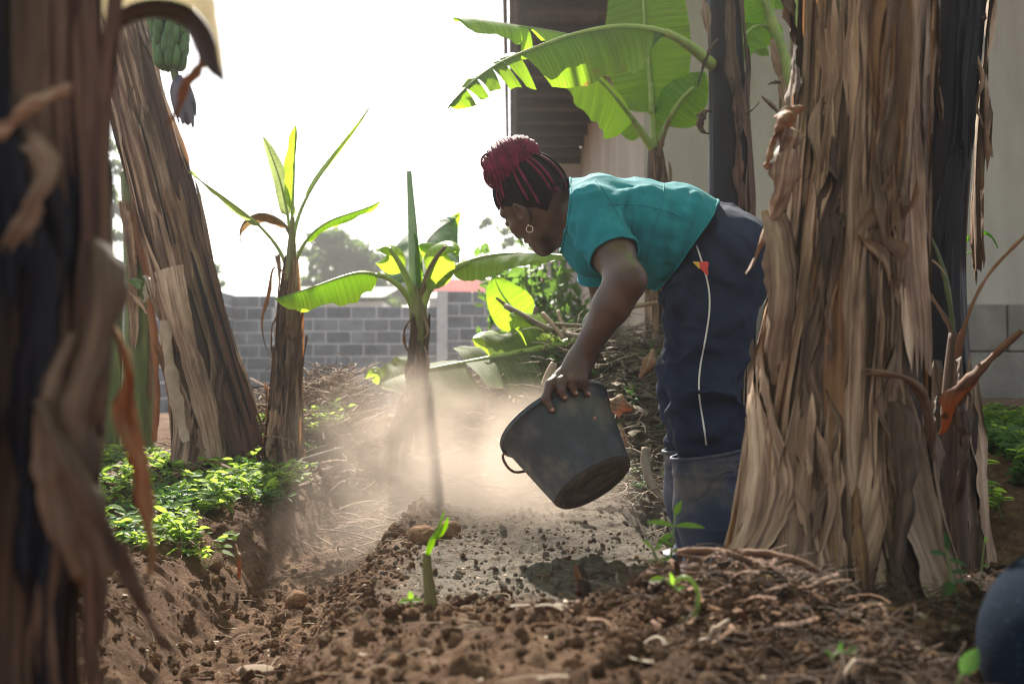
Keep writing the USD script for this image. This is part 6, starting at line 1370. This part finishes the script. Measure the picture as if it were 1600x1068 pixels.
def rand_quats(rng, n, upright=False, tilt=0.25):
    if upright:
        a = rng.uniform(0, 2 * PI, n) / 2; q1 = np.stack([np.cos(a), 0 * a, 0 * a, np.sin(a)], -1)
        t = rng.normal(0, tilt, n) / 2; ax = rng.uniform(0, 2 * PI, n)
        q2_ = np.stack([np.cos(t), np.sin(t) * np.cos(ax), np.sin(t) * np.sin(ax), 0 * t], -1)
        w0, x0, y0, z0 = q2_.T; w1, x1, y1, z1 = q1.T
        return np.stack([w0*w1-x0*x1-y0*y1-z0*z1, w0*x1+x0*w1+y0*z1-z0*y1, w0*y1-x0*z1+y0*w1+z0*x1, w0*z1+x0*y1-y0*x1+z0*w1], -1)
    return unit(rng.normal(size=(n, 4)))
def oval_leaf(base, d, nn, L, wd, droop=0.3):
    """One smooth oval leaf: 2 x 4 quads, folded along its midrib."""
    d = unit(d); s = unit(np.cross(d, nn)); nn = np.cross(s, d)
    t = np.array([0, 0.18, 0.42, 0.68, 0.88, 1.0]); w_ = np.array([0.03, 0.62, 1.0, 0.86, 0.45, 0.02]) * wd / 2
    mid_ = base + d * (t * L)[:, None] - nn * (droop * L * t ** 2)[:, None]
    l = mid_ + s * w_[:, None] + nn * (w_ * 0.35)[:, None]; r = mid_ - s * w_[:, None] + nn * (w_ * 0.35)[:, None]
    v = np.stack([l, mid_, r], 1).reshape(-1, 3)
    return v, grid_faces(6, 3)
rng = np.random.default_rng(101)
def weed_proto(seed, h=0.14, nst=4, L=0.042):
    r = np.random.default_rng(seed); ms, st = [], []
    for _ in range(nst):
        a = r.uniform(0, 2 * PI); e = np.array([math.cos(a) * h * 0.6, math.sin(a) * h * 0.6, h * r.uniform(0.5, 1.0)])
        pts = spl([np.zeros(3), e * [0.35, 0.35, 0.6], e], 8); st.append(tube(pts, 0.0018, 4)[:2])
        for q_ in (3, 4, 5, 6, 7):
            for sd in (0, PI):
                b = a + sd + r.normal() * 0.8; d = np.array([math.cos(b), math.sin(b), r.uniform(-0.1, 0.5)])
                ms.append(oval_leaf(pts[q_], d, np.array([r.normal() * 0.35, r.normal() * 0.35, 1.0]), L * r.uniform(0.55, 1.25), L * r.uniform(0.38, 0.62), r.uniform(0, 0.4)))
    return cat_mesh(ms)[:2], cat_mesh(st)[:2]
def scatter_weeds(name, label, cat, n, xr, yr, keep, mats, h=0.13, L=0.042, seed=0, smin=0.5, smax=1.2):
    r = np.random.default_rng(seed)
    P_ = [weed_proto(seed * 10 + i, h * (1.0, 0.8, 1.25, 0.7)[i], (4, 5, 3, 6)[i], L * (1.0, 0.62, 1.15, 0.75)[i]) for i in range(4)]
    protos = [(p_[0], M[mats[i % len(mats)]]) for i, p_ in enumerate(P_)] + [(p_[1], M['weed_stem']) for p_ in P_]
    x, y = r.uniform(*xr, n * 4), r.uniform(*yr, n * 4)
    k = keep(x, y, r); x, y = x[k][:n], y[k][:n]
    z = height(x, y) - 0.005
    s = r.uniform(smin, smax, len(x)); qt = rand_quats(r, len(x), True, 0.15); ix = r.integers(0, 4, len(x))
    instancer(name, protos, np.vstack([np.c_[x, y, z]] * 2), np.vstack([qt, qt]), np.repeat(np.r_[s, s][:, None], 3, 1), np.r_[ix, ix + 4], label, cat)
def dens(x, y, s, seed, lo, hi): return sstep(lo, hi, fbm2(x, y, s, 3, seed))
scatter_weeds('weeds', 'sunlit green weeds covering the raised bed on the left', 'weeds', 560, (-2.6, -0.66), (2.3, 4.4),
              lambda x, y, r: r.random(len(x)) < dens(x, y, 2.6, 51, 0.36, 0.56) * sstep(-0.70, -0.82, x + 0.06 * np.sin(y * 5)), ('weed', 'weed', 'weed', 'weed_dark'), seed=3, L=0.050, smin=0.4, smax=0.95)
scatter_weeds('weeds', 'dim green ground cover in the yard on the right by the house', 'weeds', 1300, (1.0, 3.6), (2.5, 5.75),
              lambda x, y, r: (r.random(len(x)) < dens(x, y, 2.2, 53, 0.25, 0.45)) & (x > 1.0 + 0.1 * np.sin(y * 3)), ('weed_dark', 'weed_dark', 'weed', 'weed_dark'), seed=5, h=0.10, L=0.045)
scatter_weeds('weeds', 'sparse low weeds on the heap of cut stalks behind the bucket', 'weeds', 90, (0.05, 0.75), (3.4, 4.6),
              lambda x, y, r: r.random(len(x)) < 0.6, ('weed_dark',), seed=6, h=0.10, L=0.035, smin=0.4, smax=0.9)

def seedling(name, label, base, tips, leaves, r=0.003, material='seedling', stem='weed_stem', cat='seedling'):
    """tips: stem path; leaves: (position on the stem 0..1, direction, length, width)."""
    t = thing(name, label, cat, base)
    c = spl(tips, 20); m_ = tube(c, np.linspace(r, r * 0.5, 20), 6); part('stem', m_[:2], M[stem], t)
    for (s, d, L, wd) in leaves:
        part('leaf', oval_leaf(c[int(s * 19)], np.array(d, float), np.array([0.1, -0.6, 0.8]), L, wd, 0.25), M[material], t)
# seedling by the boot
b = PP((1042, 905, 1.72), (1048, 870, 1.72), (1052, 835, 1.72), (1055, 800, 1.73))
seedling('seedling', 'bright green seedling in front of the blue boot at the foot of the thick trunk', b[0], b,
         [(0.98, (0.25, -0.2, 0.75), 0.028, 0.012), (0.8, (-1, -0.2, 0.35), 0.048, 0.014), (0.72, (-0.8, -0.3, -0.35), 0.036, 0.013), (0.82, (1, -0.2, 0.15), 0.052, 0.014), (0.45, (0.8, -0.4, 0.1), 0.024, 0.014), (0.5, (-0.4, 0.3, 0.4), 0.024, 0.010), (0.35, (-0.7, -0.2, -0.1), 0.03, 0.010), (0.3, (0.6, -0.2, -0.2), 0.02, 0.010)])
b = PP((1040, 905, 1.66), (1030, 882, 1.66), (1022, 862, 1.66), (1018, 855, 1.66))
seedling('seedling', 'small yellow-green seedling left of the brighter one by the boot', b[0], b, [(0.98, (-0.5, -0.2, 0.6), 0.024, 0.009), (0.6, (-0.7, -0.2, 0.1), 0.022, 0.008), (0.9, (0.5, -0.2, 0.4), 0.018, 0.008), (0.2, (-0.6, -0.5, -0.2), 0.02, 0.012)])
b = PP((1512, 965, 1.62), (1498, 940, 1.6), (1488, 905, 1.6), (1478, 855, 1.6))
seedling('seedling', 'thin seedling with drooping leaves in the shade below the dark trunk on the right', b[0], b, [(0.98, (0.0, -0.2, 1), 0.03, 0.012), (0.9, (-0.8, -0.3, 0.3), 0.032, 0.013), (0.85, (0.7, -0.3, -0.1), 0.028, 0.012), (0.62, (-0.7, -0.5, -0.5), 0.034, 0.02), (0.7, (0.8, -0.1, 0.2), 0.026, 0.010), (0.6, (0.9, 0.2, 0.1), 0.03, 0.008)], material='weed_dark')
b = PP((1532, 945, 1.75), (1533, 905, 1.75), (1536, 870, 1.75), (1540, 842, 1.75))
seedling('seedling', 'wispy weed standing left of the dotted dress', b[0], b, [(0.98, (0.3, 0, 1), 0.012, 0.006), (0.6, (0.8, 0, 0.3), 0.016, 0.005), (0.4, (-0.8, 0, 0.3), 0.016, 0.005)], material='weed_dark', r=0.0018)
b = PP((1490, 1100, 1.15), (1494, 1075, 1.13), (1500, 1060, 1.12), (1505, 1050, 1.12))
seedling('seedling', 'round green leaf at the bottom edge beside the dotted dress', b[0], b, [(0.98, (0.35, -0.2, 0.75), 0.034, 0.020)], material='weed_dark')
b = PP((645, 965, 1.60), (645, 950, 1.60), (643, 942, 1.6), (642, 935, 1.6))
seedling('seedling', 'tiny pale seedling at the foot of the cut shoot', b[0], b, [(0.98, (-0.1, 0, 1), 0.014, 0.010), (0.9, (0.9, -0.2, 0.2), 0.018, 0.010), (0.9, (-0.9, -0.2, 0.1), 0.020, 0.010)])
b = PP((1300, 1030, 1.12), (1312, 1018, 1.12), (1330, 1020, 1.12), (1340, 1022, 1.12))
seedling('seedling', 'creeping green sprig in the fibres at the bottom right', b[0], b, [(0.1, (-0.5, -0.2, 0.6), 0.014, 0.006), (0.4, (0.2, 0, 0.9), 0.012, 0.006), (0.7, (0.4, -0.3, 0.5), 0.012, 0.006)], material='weed_dark', r=0.0015)
b = PP((1062, 925, 1.45), (1048, 912, 1.44), (1040, 905, 1.44), (1035, 902, 1.44))
seedling('seedling', 'two small leaves beside the curled green tendril on the mound', b[0], b, [(0.9, (-0.9, -0.2, 0.1), 0.022, 0.009), (0.5, (-0.1, -0.2, 0.9), 0.020, 0.008), (0.3, (0.8, -0.2, 0.4), 0.014, 0.007)])
t = thing('tendril', 'curled pale green tendril hooking over the fibres of the mound', 'tendril', P(1080, 935, 1.42))
m_ = tube(PP((1056, 910, 1.43), (1063, 903, 1.42), (1075, 903, 1.41), (1087, 916, 1.41), (1091, 938, 1.41), (1085, 960, 1.41), (1072, 966, 1.42), (1052, 963, 1.43)), [0.003, 0.0035, 0.0035, 0.0035, 0.0035, 0.0035, 0.0032, 0.003], 8, 50)
part('stem', m_[:2], M['leaf_pale'], t, uv=m_[2])
# cut shoot in the middle
t = thing('banana_shoot', 'cut banana shoot with a green tip standing on the crest of the mound', 'shoot', P(672, 950, 1.63))
m_ = tube(PP((674, 962, 1.63), (672, 930, 1.63), (668, 890, 1.63), (666, 862, 1.63)), [0.0125, 0.0105, 0.0085, 0.006], 12, 30); part('stem', m_[:2], M['young_stem'], t, uv=m_[2], label='brown and green stem')
m_ = ribbon(PP((668, 868, 1.622), (676, 845, 1.62), (686, 822, 1.62), (694, 798, 1.62)), [0.008, 0.014, 0.012, 0.002], (0.3, -1, 0.2), curl=0.9, n=20, seed=4, ragged=0.05, thick=0.001); part('leaf', m_[:2], M['leaf_young'], t, uv=m_[2])
m_ = ribbon(PP((680, 842, 1.615), (690, 830, 1.61), (697, 818, 1.61), (700, 808, 1.61)), [0.003, 0.012, 0.01, 0.002], (0.3, -1, 0.2), curl=0.3, n=16, seed=5, ragged=0.05, thick=0.001); part('leaf', m_[:2], M['leaf_young'], t, uv=m_[2])
t = thing('stump', 'charred dark peg of a cut stem sticking out of the mound', 'stump', P(912, 930, 1.62))
m_ = tube(PP((913, 945, 1.62), (911, 915, 1.62), (907, 895, 1.62), (902, 880, 1.62)), [0.014, 0.012, 0.010, 0.006], 10, 16); v_ = m_[0] + 0.004 * (meshkit.fbm(m_[0] * 120, 2, 2) - 0.5)[:, None]
part('stem', (v_, m_[1]), M['dry_dark'], t, uv=m_[2])
m_ = ribbon(PP((904, 905, 1.605), (901, 892, 1.605), (898, 881, 1.607)), [0.012, 0.009, 0.004], CAMF, n=10, seed=3, thick=0.002); part('splinter', m_[:2], M['dry_orange'], t, uv=m_[2])
t = thing('cut_stalk', 'white cut stalk end poking up behind the woman’s hand', 'stalk', P(862, 592, 3.2))
m_ = tube(PP((852, 604, 3.2), (858, 588, 3.2), (866, 566, 3.2)), [0.016, 0.017, 0.010], 10, 12); part('stem', m_[:2], M['chip'], t)

# pale stone at the bottom edge
st = trimesh.creation.icosphere(3, 1.0); sv_ = np.array(st.vertices); sv_ = np.sign(sv_) * np.abs(sv_) ** 0.7 * [0.038, 0.028, 0.013] * (1 + 0.15 * (meshkit.fbm(sv_ * 1.5, 3, 3) - 0.5))[:, None]
c = onto(398, 1056); part('stone', (sv_ + c + [0, 0, 0.004], np.array(st.faces)), M['stone'], label='smooth pale stone at the bottom edge left of the middle', cat='stone')
# dark clod in the trench as its own lump
def lump(u, v, r, label, seed):
    s_ = trimesh.creation.icosphere(3, 1.0); q_ = np.array(s_.vertices); q_ = q_ * (0.7 + 0.6 * meshkit.fbm(q_ * 1.4 + seed, 4, seed))[:, None] * [r, r, r * 0.85]
    part('soil_lump', (q_ + onto(u, v) + [0, 0, r * 0.35], np.array(s_.faces)), M['clod'], label=label, cat='clod')
lump(463, 945, 0.027, 'rounded dark clod lying alone in the trench', 3)
lump(700, 838, 0.035, 'dark clod on the left shoulder of the ash bed beside the shoot', 5)
lump(662, 850, 0.04, 'dark clod on the left shoulder of the ash bed, behind the shoot', 8)

# clods
def clod_proto(seed):
    s_ = trimesh.creation.icosphere(2, 1.0); q_ = np.array(s_.vertices); q_ = q_ * (0.35 + 1.25 * meshkit.fbm(q_ * 2.3 + seed, 4, seed))[:, None] * [1, 0.8, 0.55]
    return q_, np.array(s_.faces)
r = np.random.default_rng(61)
n = 15000
xs, ys = np.r_[r.normal(0.36, 0.16, 2600), r.uniform(-1.1, 1.1, n), r.normal(-0.34, 0.09, 900), r.uniform(-0.3, 0.7, 700)], np.r_[r.normal(1.44, 0.12, 2600), r.uniform(0.95, 3.9, n), r.uniform(1.1, 2.8, 900), r.normal(1.68, 0.12, 700)]
bedm = (xs > -0.22) & (xs < 0.5) & (ys > 1.85) & (ys < 3.3)
k = (~bedm | (r.random(len(xs)) < 0.3)) & ~((xs > 0.38) & (xs < 0.75) & (ys > 2.2) & (ys < 2.9))
xs, ys, bedm = xs[k], ys[k], bedm[k]
sz = 0.002 + 0.014 * r.random(len(xs)) ** 6; sz[bedm] *= 0.6
zs = height(xs, ys) + sz * 0.25
instancer('soil_clods', [(clod_proto(i), M['clod']) for i in range(5)], np.c_[xs, ys, zs], rand_quats(r, len(xs)), np.repeat(sz[:, None], 3, 1), r.integers(0, 5, len(xs)), 'loose crumbs and clods of brown soil over the beds and trench', 'soil')

r = np.random.default_rng(62); n = 6500
xs, ys = r.uniform(-0.34, 0.6, n), r.uniform(1.75, 3.6, n); k = (fbm2(xs, ys, 4, 3, 71) + r.random(n) * 0.5 > 0.72) & ~((xs > 0.38) & (ys > 2.2) & (ys < 2.9)); xs, ys = xs[k], ys[k]
sz = 0.0016 + 0.009 * r.random(len(xs)) ** 7
instancer('ash_crumbs', [(clod_proto(i + 20), M['ash_crumb']) for i in range(4)], np.c_[xs, ys, height(xs, ys) + sz * 0.2], rand_quats(r, len(xs)), np.repeat(sz[:, None], 3, 1), r.integers(0, 4, len(xs)), 'grey crumbs strewn over the ash bed below the bucket', 'ash')

# loose litter: fibres, straw, chips
def litter(name, label, cat, n, place, length, rad, material, seed, rise=0.3, bend=0.5, k=3, flat=False):
    r = np.random.default_rng(seed); ms = []
    x, y = place(r, n); z = height(x, y)
    L = length * r.uniform(0.35, 1.3, n); a = r.uniform(0, 2 * PI, n); d = np.stack([np.cos(a), np.sin(a), r.uniform(-0.1, rise, n)], -1)
    p0 = np.stack([x, y, z + rad + r.uniform(0, 0.012, n) * (rise > 0.2)], -1)
    s_ = np.stack([-d[:, 1], d[:, 0], r.normal(size=n) * 0.5], -1) * (bend * L * r.normal(size=n))[:, None]
    p1 = p0 + d * L[:, None] * 0.5 + s_ * 0.5; p1[:, 2] += np.abs(r.normal(size=n)) * 0.08 * L
    p2 = p0 + d * L[:, None] + s_ * 0.1
    for q_ in (p1, p2): q_[:, 2] = np.maximum(q_[:, 2], height(q_[:, 0], q_[:, 1], False) + rad)
    for i in range(n):
        pts = np.array([p0[i], p1[i], p2[i]])
        if flat: ms.append(ribbon(pts, rad * 4 * r.uniform(0.6, 1.4), (0, 0, 1), curl=0.5, n=6, m=3, seed=i, ragged=0.3)[:2])
        else: ms.append(tube(spl(pts, 6), rad * r.uniform(0.6, 1.3), k, cap=False)[:2])
    part(name, cat_mesh(ms)[:2], M[material], label=label, cat=cat, kind='stuff')
def mound(r, n): return r.normal(0.42, 0.24, n), r.normal(1.45, 0.16, n)
litter('root_fibres', 'rusty root fibres matted over the mound in front of the thick trunk', 'fibres', 420, lambda r, n: (r.normal(0.34, 0.13, n), r.normal(1.48, 0.09, n)), 0.07, 0.0008, 'root', 71, rise=0.2)
litter('root_fibres', 'tangled brown fibres at the foot of the thick right trunk', 'fibres', 700, lambda r, n: (r.normal(0.50, 0.16, n), r.normal(1.60, 0.09, n)), 0.09, 0.0009, 'dark_root', 72, rise=0.25)
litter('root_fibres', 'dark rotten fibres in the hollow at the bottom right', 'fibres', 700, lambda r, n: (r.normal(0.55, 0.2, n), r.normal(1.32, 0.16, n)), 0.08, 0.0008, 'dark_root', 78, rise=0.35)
litter('dry_shreds', 'torn dry sheath shreds scattered on the mound', 'shreds', 26, lambda r, n: (r.normal(0.50, 0.26, n), r.normal(1.42, 0.16, n)), 0.045, 0.0028, 'twig', 73, rise=0.35, flat=True)
litter('straw', 'thin straw and roots strewn in the trench and along its banks', 'straw', 420, lambda r, n: (r.uniform(-1.0, 0.0, n), r.uniform(1.1, 4.0, n)), 0.05, 0.0009, 'straw', 74, rise=0.25)
litter('straw', 'fine dark root hairs in the trench banks', 'straw', 500, lambda r, n: (r.uniform(-0.95, -0.1, n), r.uniform(1.1, 3.8, n)), 0.06, 0.0009, 'root', 75, rise=0.25)
litter('straw', 'short straw bits on the ash bed', 'straw', 130, lambda r, n: (r.uniform(-0.2, 0.5, n), r.uniform(1.9, 3.3, n)), 0.03, 0.0010, 'straw', 76, rise=0.1)
litter('dry_shreds', 'rust-brown torn sheath flakes heaped on the mound', 'shreds', 130, lambda r, n: (r.normal(0.33, 0.12, n), r.normal(1.50, 0.08, n)), 0.05, 0.0024, 'root', 79, rise=0.6, flat=True)
litter('wood_chips', 'small pale chips scattered over the foreground soil', 'chips', 220, lambda r, n: (r.uniform(-0.9, 0.9, n), r.uniform(1.05, 2.2, n)), 0.010, 0.0011, 'chip', 77, rise=0.2, flat=True)
def heapL(r, n): return r.normal(-0.75, 0.42, n), r.normal(4.45, 0.38, n)
def heapR(r, n): return r.normal(0.52, 0.30, n), r.normal(4.35, 0.42, n)
def slope(r, n): return r.uniform(-0.6, 0.75, n), r.uniform(3.2, 4.6, n)
litter('cut_straw', 'tangle of dry brown straw on the heap left of the middle banana plant', 'straw', 1300, heapL, 0.16, 0.0025, 'straw', 81, rise=0.6)
litter('cut_straw', 'rusty dead roots in the left heap', 'straw', 700, heapL, 0.13, 0.003, 'root', 82, rise=0.6)
litter('brush', 'grey twigs and cut stalks of the brush pile behind the woman’s arm', 'twigs', 1300, heapR, 0.18, 0.0024, 'twig', 83, rise=0.45)
litter('brush', 'pale straw caught in the brush pile behind the woman’s arm', 'straw', 900, heapR, 0.13, 0.0016, 'straw', 84, rise=0.4)
litter('cut_straw', 'dry stems lying on the slope in the dust', 'straw', 800, slope, 0.17, 0.0022, 'twig', 85, rise=0.4)
litter('dry_shreds', 'dead leaf shreds in the brush pile', 'shreds', 240, heapR, 0.14, 0.009, 'twig', 86, rise=0.5, flat=True)
litter('dry_shreds', 'dead leaf shreds under the left banana trunks', 'shreds', 260, lambda r, n: (r.normal(-1.15, 0.28, n), r.normal(3.85, 0.2, n)), 0.13, 0.006, 'root', 87, rise=0.6, flat=True)
# single stalks one can pick out
def stalk(label, pts, rad, material='twig', name='stalk', seed=0):
    m_ = tube(pts, np.linspace(rad, rad * 0.7, len(pts)), 8, 24); v_ = m_[0] + rad * 0.3 * (meshkit.fbm(m_[0] * 25, 2, seed) - 0.5)[:, None]
    part(name, (v_, m_[1]), M[material], label=label, cat='stalk', group=None)
stalk('bent brown cut stalk arching over the brush pile towards the woman’s arm', PP((790, 478, 4.7), (830, 500, 4.6), (870, 518, 4.55), (930, 522, 4.5)), 0.014, 'twig')
stalk('short pale cut stick with a forked white end on top of the brush pile', PP((848, 490, 4.6), (862, 505, 4.55), (880, 528, 4.5)), 0.012, 'chip')
stalk('thin pale stick standing upright on the brush pile', PP((872, 486, 4.65), (878, 505, 4.6), (890, 530, 4.55)), 0.010, 'chip')
stalk('upright dead stalk stub at the left of the brush pile', PP((838, 480, 4.8), (833, 500, 4.8), (828, 525, 4.8)), 0.012, 'twig')
stalk('horizontal grey stick behind the woman’s forearm', PP((868, 506, 4.5), (900, 508, 4.45), (945, 508, 4.4)), 0.009, 'twig')
stalk('long pale stick crossing the gap between the woman’s arm and thigh', PP((985, 480, 4.2), (1010, 475, 4.15), (1050, 470, 4.1)), 0.012, 'straw')
stalk('curved grey stalk lying below the bucket’s right side', PP((1010, 700, 3.3), (1012, 740, 3.25), (1025, 765, 3.2), (1045, 785, 3.15)), 0.017, 'twig')
stalk('pale broken stalk on the dusty slope left of the bucket', PP((640, 712, 3.7), (662, 718, 3.65), (690, 712, 3.6), (720, 702, 3.6)), 0.010, 'straw')
stalk('thin pale stem standing in the dust left of the middle banana plant', PP((603, 737, 3.6), (606, 715, 3.6), (608, 695, 3.6)), 0.007, 'straw')
stalk('long dark stick lying left of the dust at the foot of the slim banana plant', PP((470, 722, 3.8), (500, 712, 3.75), (535, 702, 3.7)), 0.014, 'bark')
stalk('arching straw stem on the left heap', PP((545, 660, 4.2), (570, 645, 4.15), (600, 640, 4.1)), 0.006, 'straw')
# small dry leaf pieces one can pick out
for (u0, v0, u1, v1, Yv, wd, lab) in ((1000, 590, 1022, 545, 3.9, 0.06, 'dry brown sheath piece standing behind the woman’s knee'), (968, 662, 975, 700, 3.5, 0.035, 'narrow tan sheath piece standing right of the bucket'), (945, 625, 990, 636, 3.6, 0.10, 'flat dry leaf lying on the slope right of the bucket rim'), (368, 852, 372, 905, 2.5, 0.018, 'hanging brown curled leaf on the edge of the weedy bed')):
    m_ = ribbon(PP((u0, v0, Yv), ((u0 + u1) / 2 + 4, (v0 + v1) / 2, Yv - 0.03), (u1, v1, Yv)), [wd * 0.5, wd, wd * 0.4], (0.3, -1, 0.3), curl=0.6, n=20, seed=int(u0), ragged=0.3, wave=0.03, thick=0.002)
    part('dry_leaf', m_[:2], M['dry_thin'], uv=m_[2], label=lab, cat='dry leaf')
# big rusty roots arching off the thick trunk
for i, q_ in enumerate((((1150, 862, 1.62), (1215, 868, 1.56), (1275, 890, 1.52), (1320, 935, 1.48), (1345, 990, 1.42)), ((1060, 865, 1.60), (1100, 860, 1.58), (1160, 872, 1.56), (1215, 900, 1.52)), ((1180, 880, 1.55), (1225, 905, 1.50), (1248, 950, 1.46), (1252, 985, 1.42)), ((1285, 940, 1.5), (1310, 985, 1.44), (1325, 1030, 1.38)))):
    m_ = tube(PP(*q_), np.linspace(0.007, 0.004, len(q_)), 7, 40); v_ = m_[0] + 0.004 * (meshkit.fbm(m_[0] * 60, 3, i) - 0.5)[:, None]
    part('root', (v_, m_[1]), M['root'], label=('longest rusty root arching from the mound towards the right', 'rusty root along the crest of the mound behind the seedling', 'rusty root hanging down the dark hollow of the mound', 'short rusty root at the right end of the mound')[i], cat='root')
for i, (u0, v0, u1, v1, Yv) in enumerate(((1110, 990, 1140, 968, 1.36), (1105, 1000, 1118, 978, 1.35), (840, 1062, 888, 1058, 1.12), (1320, 1055, 1338, 1030, 1.15))):
    m_ = tube(PP((u0, v0, Yv), ((u0 + u1) / 2, (v0 + v1) / 2 - 2, Yv), (u1, v1, Yv)), 0.0028, 6, 10)
    part('splinter', m_[:2], M['chip'], label=('pale splinter crossing the hollow of the mound', 'shorter pale splinter standing in the hollow', 'straight straw lying at the bottom edge', 'pale straw at the bottom right')[i], cat='splinter')

# ---------------------------------------------------------------- dust and haze
def dust(name, label, blobs, density, color, aniso, seed=0):
    """Closed blob of airborne dust; its density falls off from the given ellipsoids and is broken up by noise."""
    nodes = {'t': ('texture_coordinate', {}), 'n': ('noise_texture', {'scale': 3.4, 'detail': 4.0, 'roughness': 0.6, 'distortion': 0.6}), 'nr': ('map_range', {'from_min': 0.38, 'from_max': 0.66, 'to_min': 0.08, 'to_max': 1.9, 'clamp': True}),
             'mu': ('math', {'math_type': 'multiply'}), 'ms': ('math', {'math_type': 'multiply', 'value2': density}), 'v': ('principled_volume', {'color': color, 'anisotropy': aniso})}
    links = [('t.object', 'n.vector'), ('n.fac', 'nr.value'), ('nr.result', 'mu.value2'), ('mu.value', 'ms.value1'), ('ms.value', 'v.density')]
    prev = None
    for i, (c, rr, s) in enumerate(blobs):
        nodes[f'm{i}'] = ('mapping', {'location': tuple(-np.array(c) / np.array(rr)), 'scale': tuple(1 / np.array(rr))})
        nodes[f'g{i}'] = ('gradient_texture', {'gradient_type': 'spherical'}); nodes[f'p{i}'] = ('math', {'math_type': 'power', 'value2': 1.3}); nodes[f's{i}'] = ('math', {'math_type': 'multiply_add', 'value2': s, 'value3': 0.0})
        links += [('t.object', f'm{i}.vector'), (f'm{i}.vector', f'g{i}.vector'), (f'g{i}.fac', f'p{i}.value1'), (f'p{i}.value', f's{i}.value1')]
        if prev: links.append((prev, f's{i}.value3'))
        prev = f's{i}.value'
    links.append((prev, 'mu.value1'))
    m_ = usdkit.material(stage, '/World/Looks/' + name, nodes, links, volume='v.volume')
    fn = lambda p: sdf_eval([ell(c, np.array(rr), k=0.05) for c, rr, s in blobs], p)
    lo = np.min([np.array(c) - rr for c, rr, s in blobs], 0) - 0.1; hi = np.max([np.array(c) + rr for c, rr, s in blobs], 0) + 0.1
    part(name, nets(fn, lo, hi, 0.08), m_, label=label, cat='dust', kind='stuff')
dust('dust_cloud', 'pale dust rising from the soil poured out of the bucket', [
    (P(790, 770, 2.95), (0.42, 0.50, 0.36), 1.0), (P(835, 720, 2.75), (0.22, 0.32, 0.24), 1.0), (P(645, 735, 3.15), (0.46, 0.50, 0.40), 0.85), (P(700, 680, 3.3), (0.5, 0.5, 0.36), 0.12), (P(530, 860, 2.8), (0.34, 0.4, 0.28), 0.22)], 2.3, (0.86, 0.72, 0.59), 0.32)
HAZE = 0.0021
hz = usdkit.material(stage, '/World/Looks/haze', {'v': ('principled_volume', {'color': (0.93, 0.94, 0.95), 'density': HAZE, 'anisotropy': 0.55})}, volume='v.volume')
if HAZE: part('haze', box((-75, -45, -1.3), (75, 115, 12.0)), hz, smooth=False, kind='stuff', label='thin bright haze in the air', cat='haze')
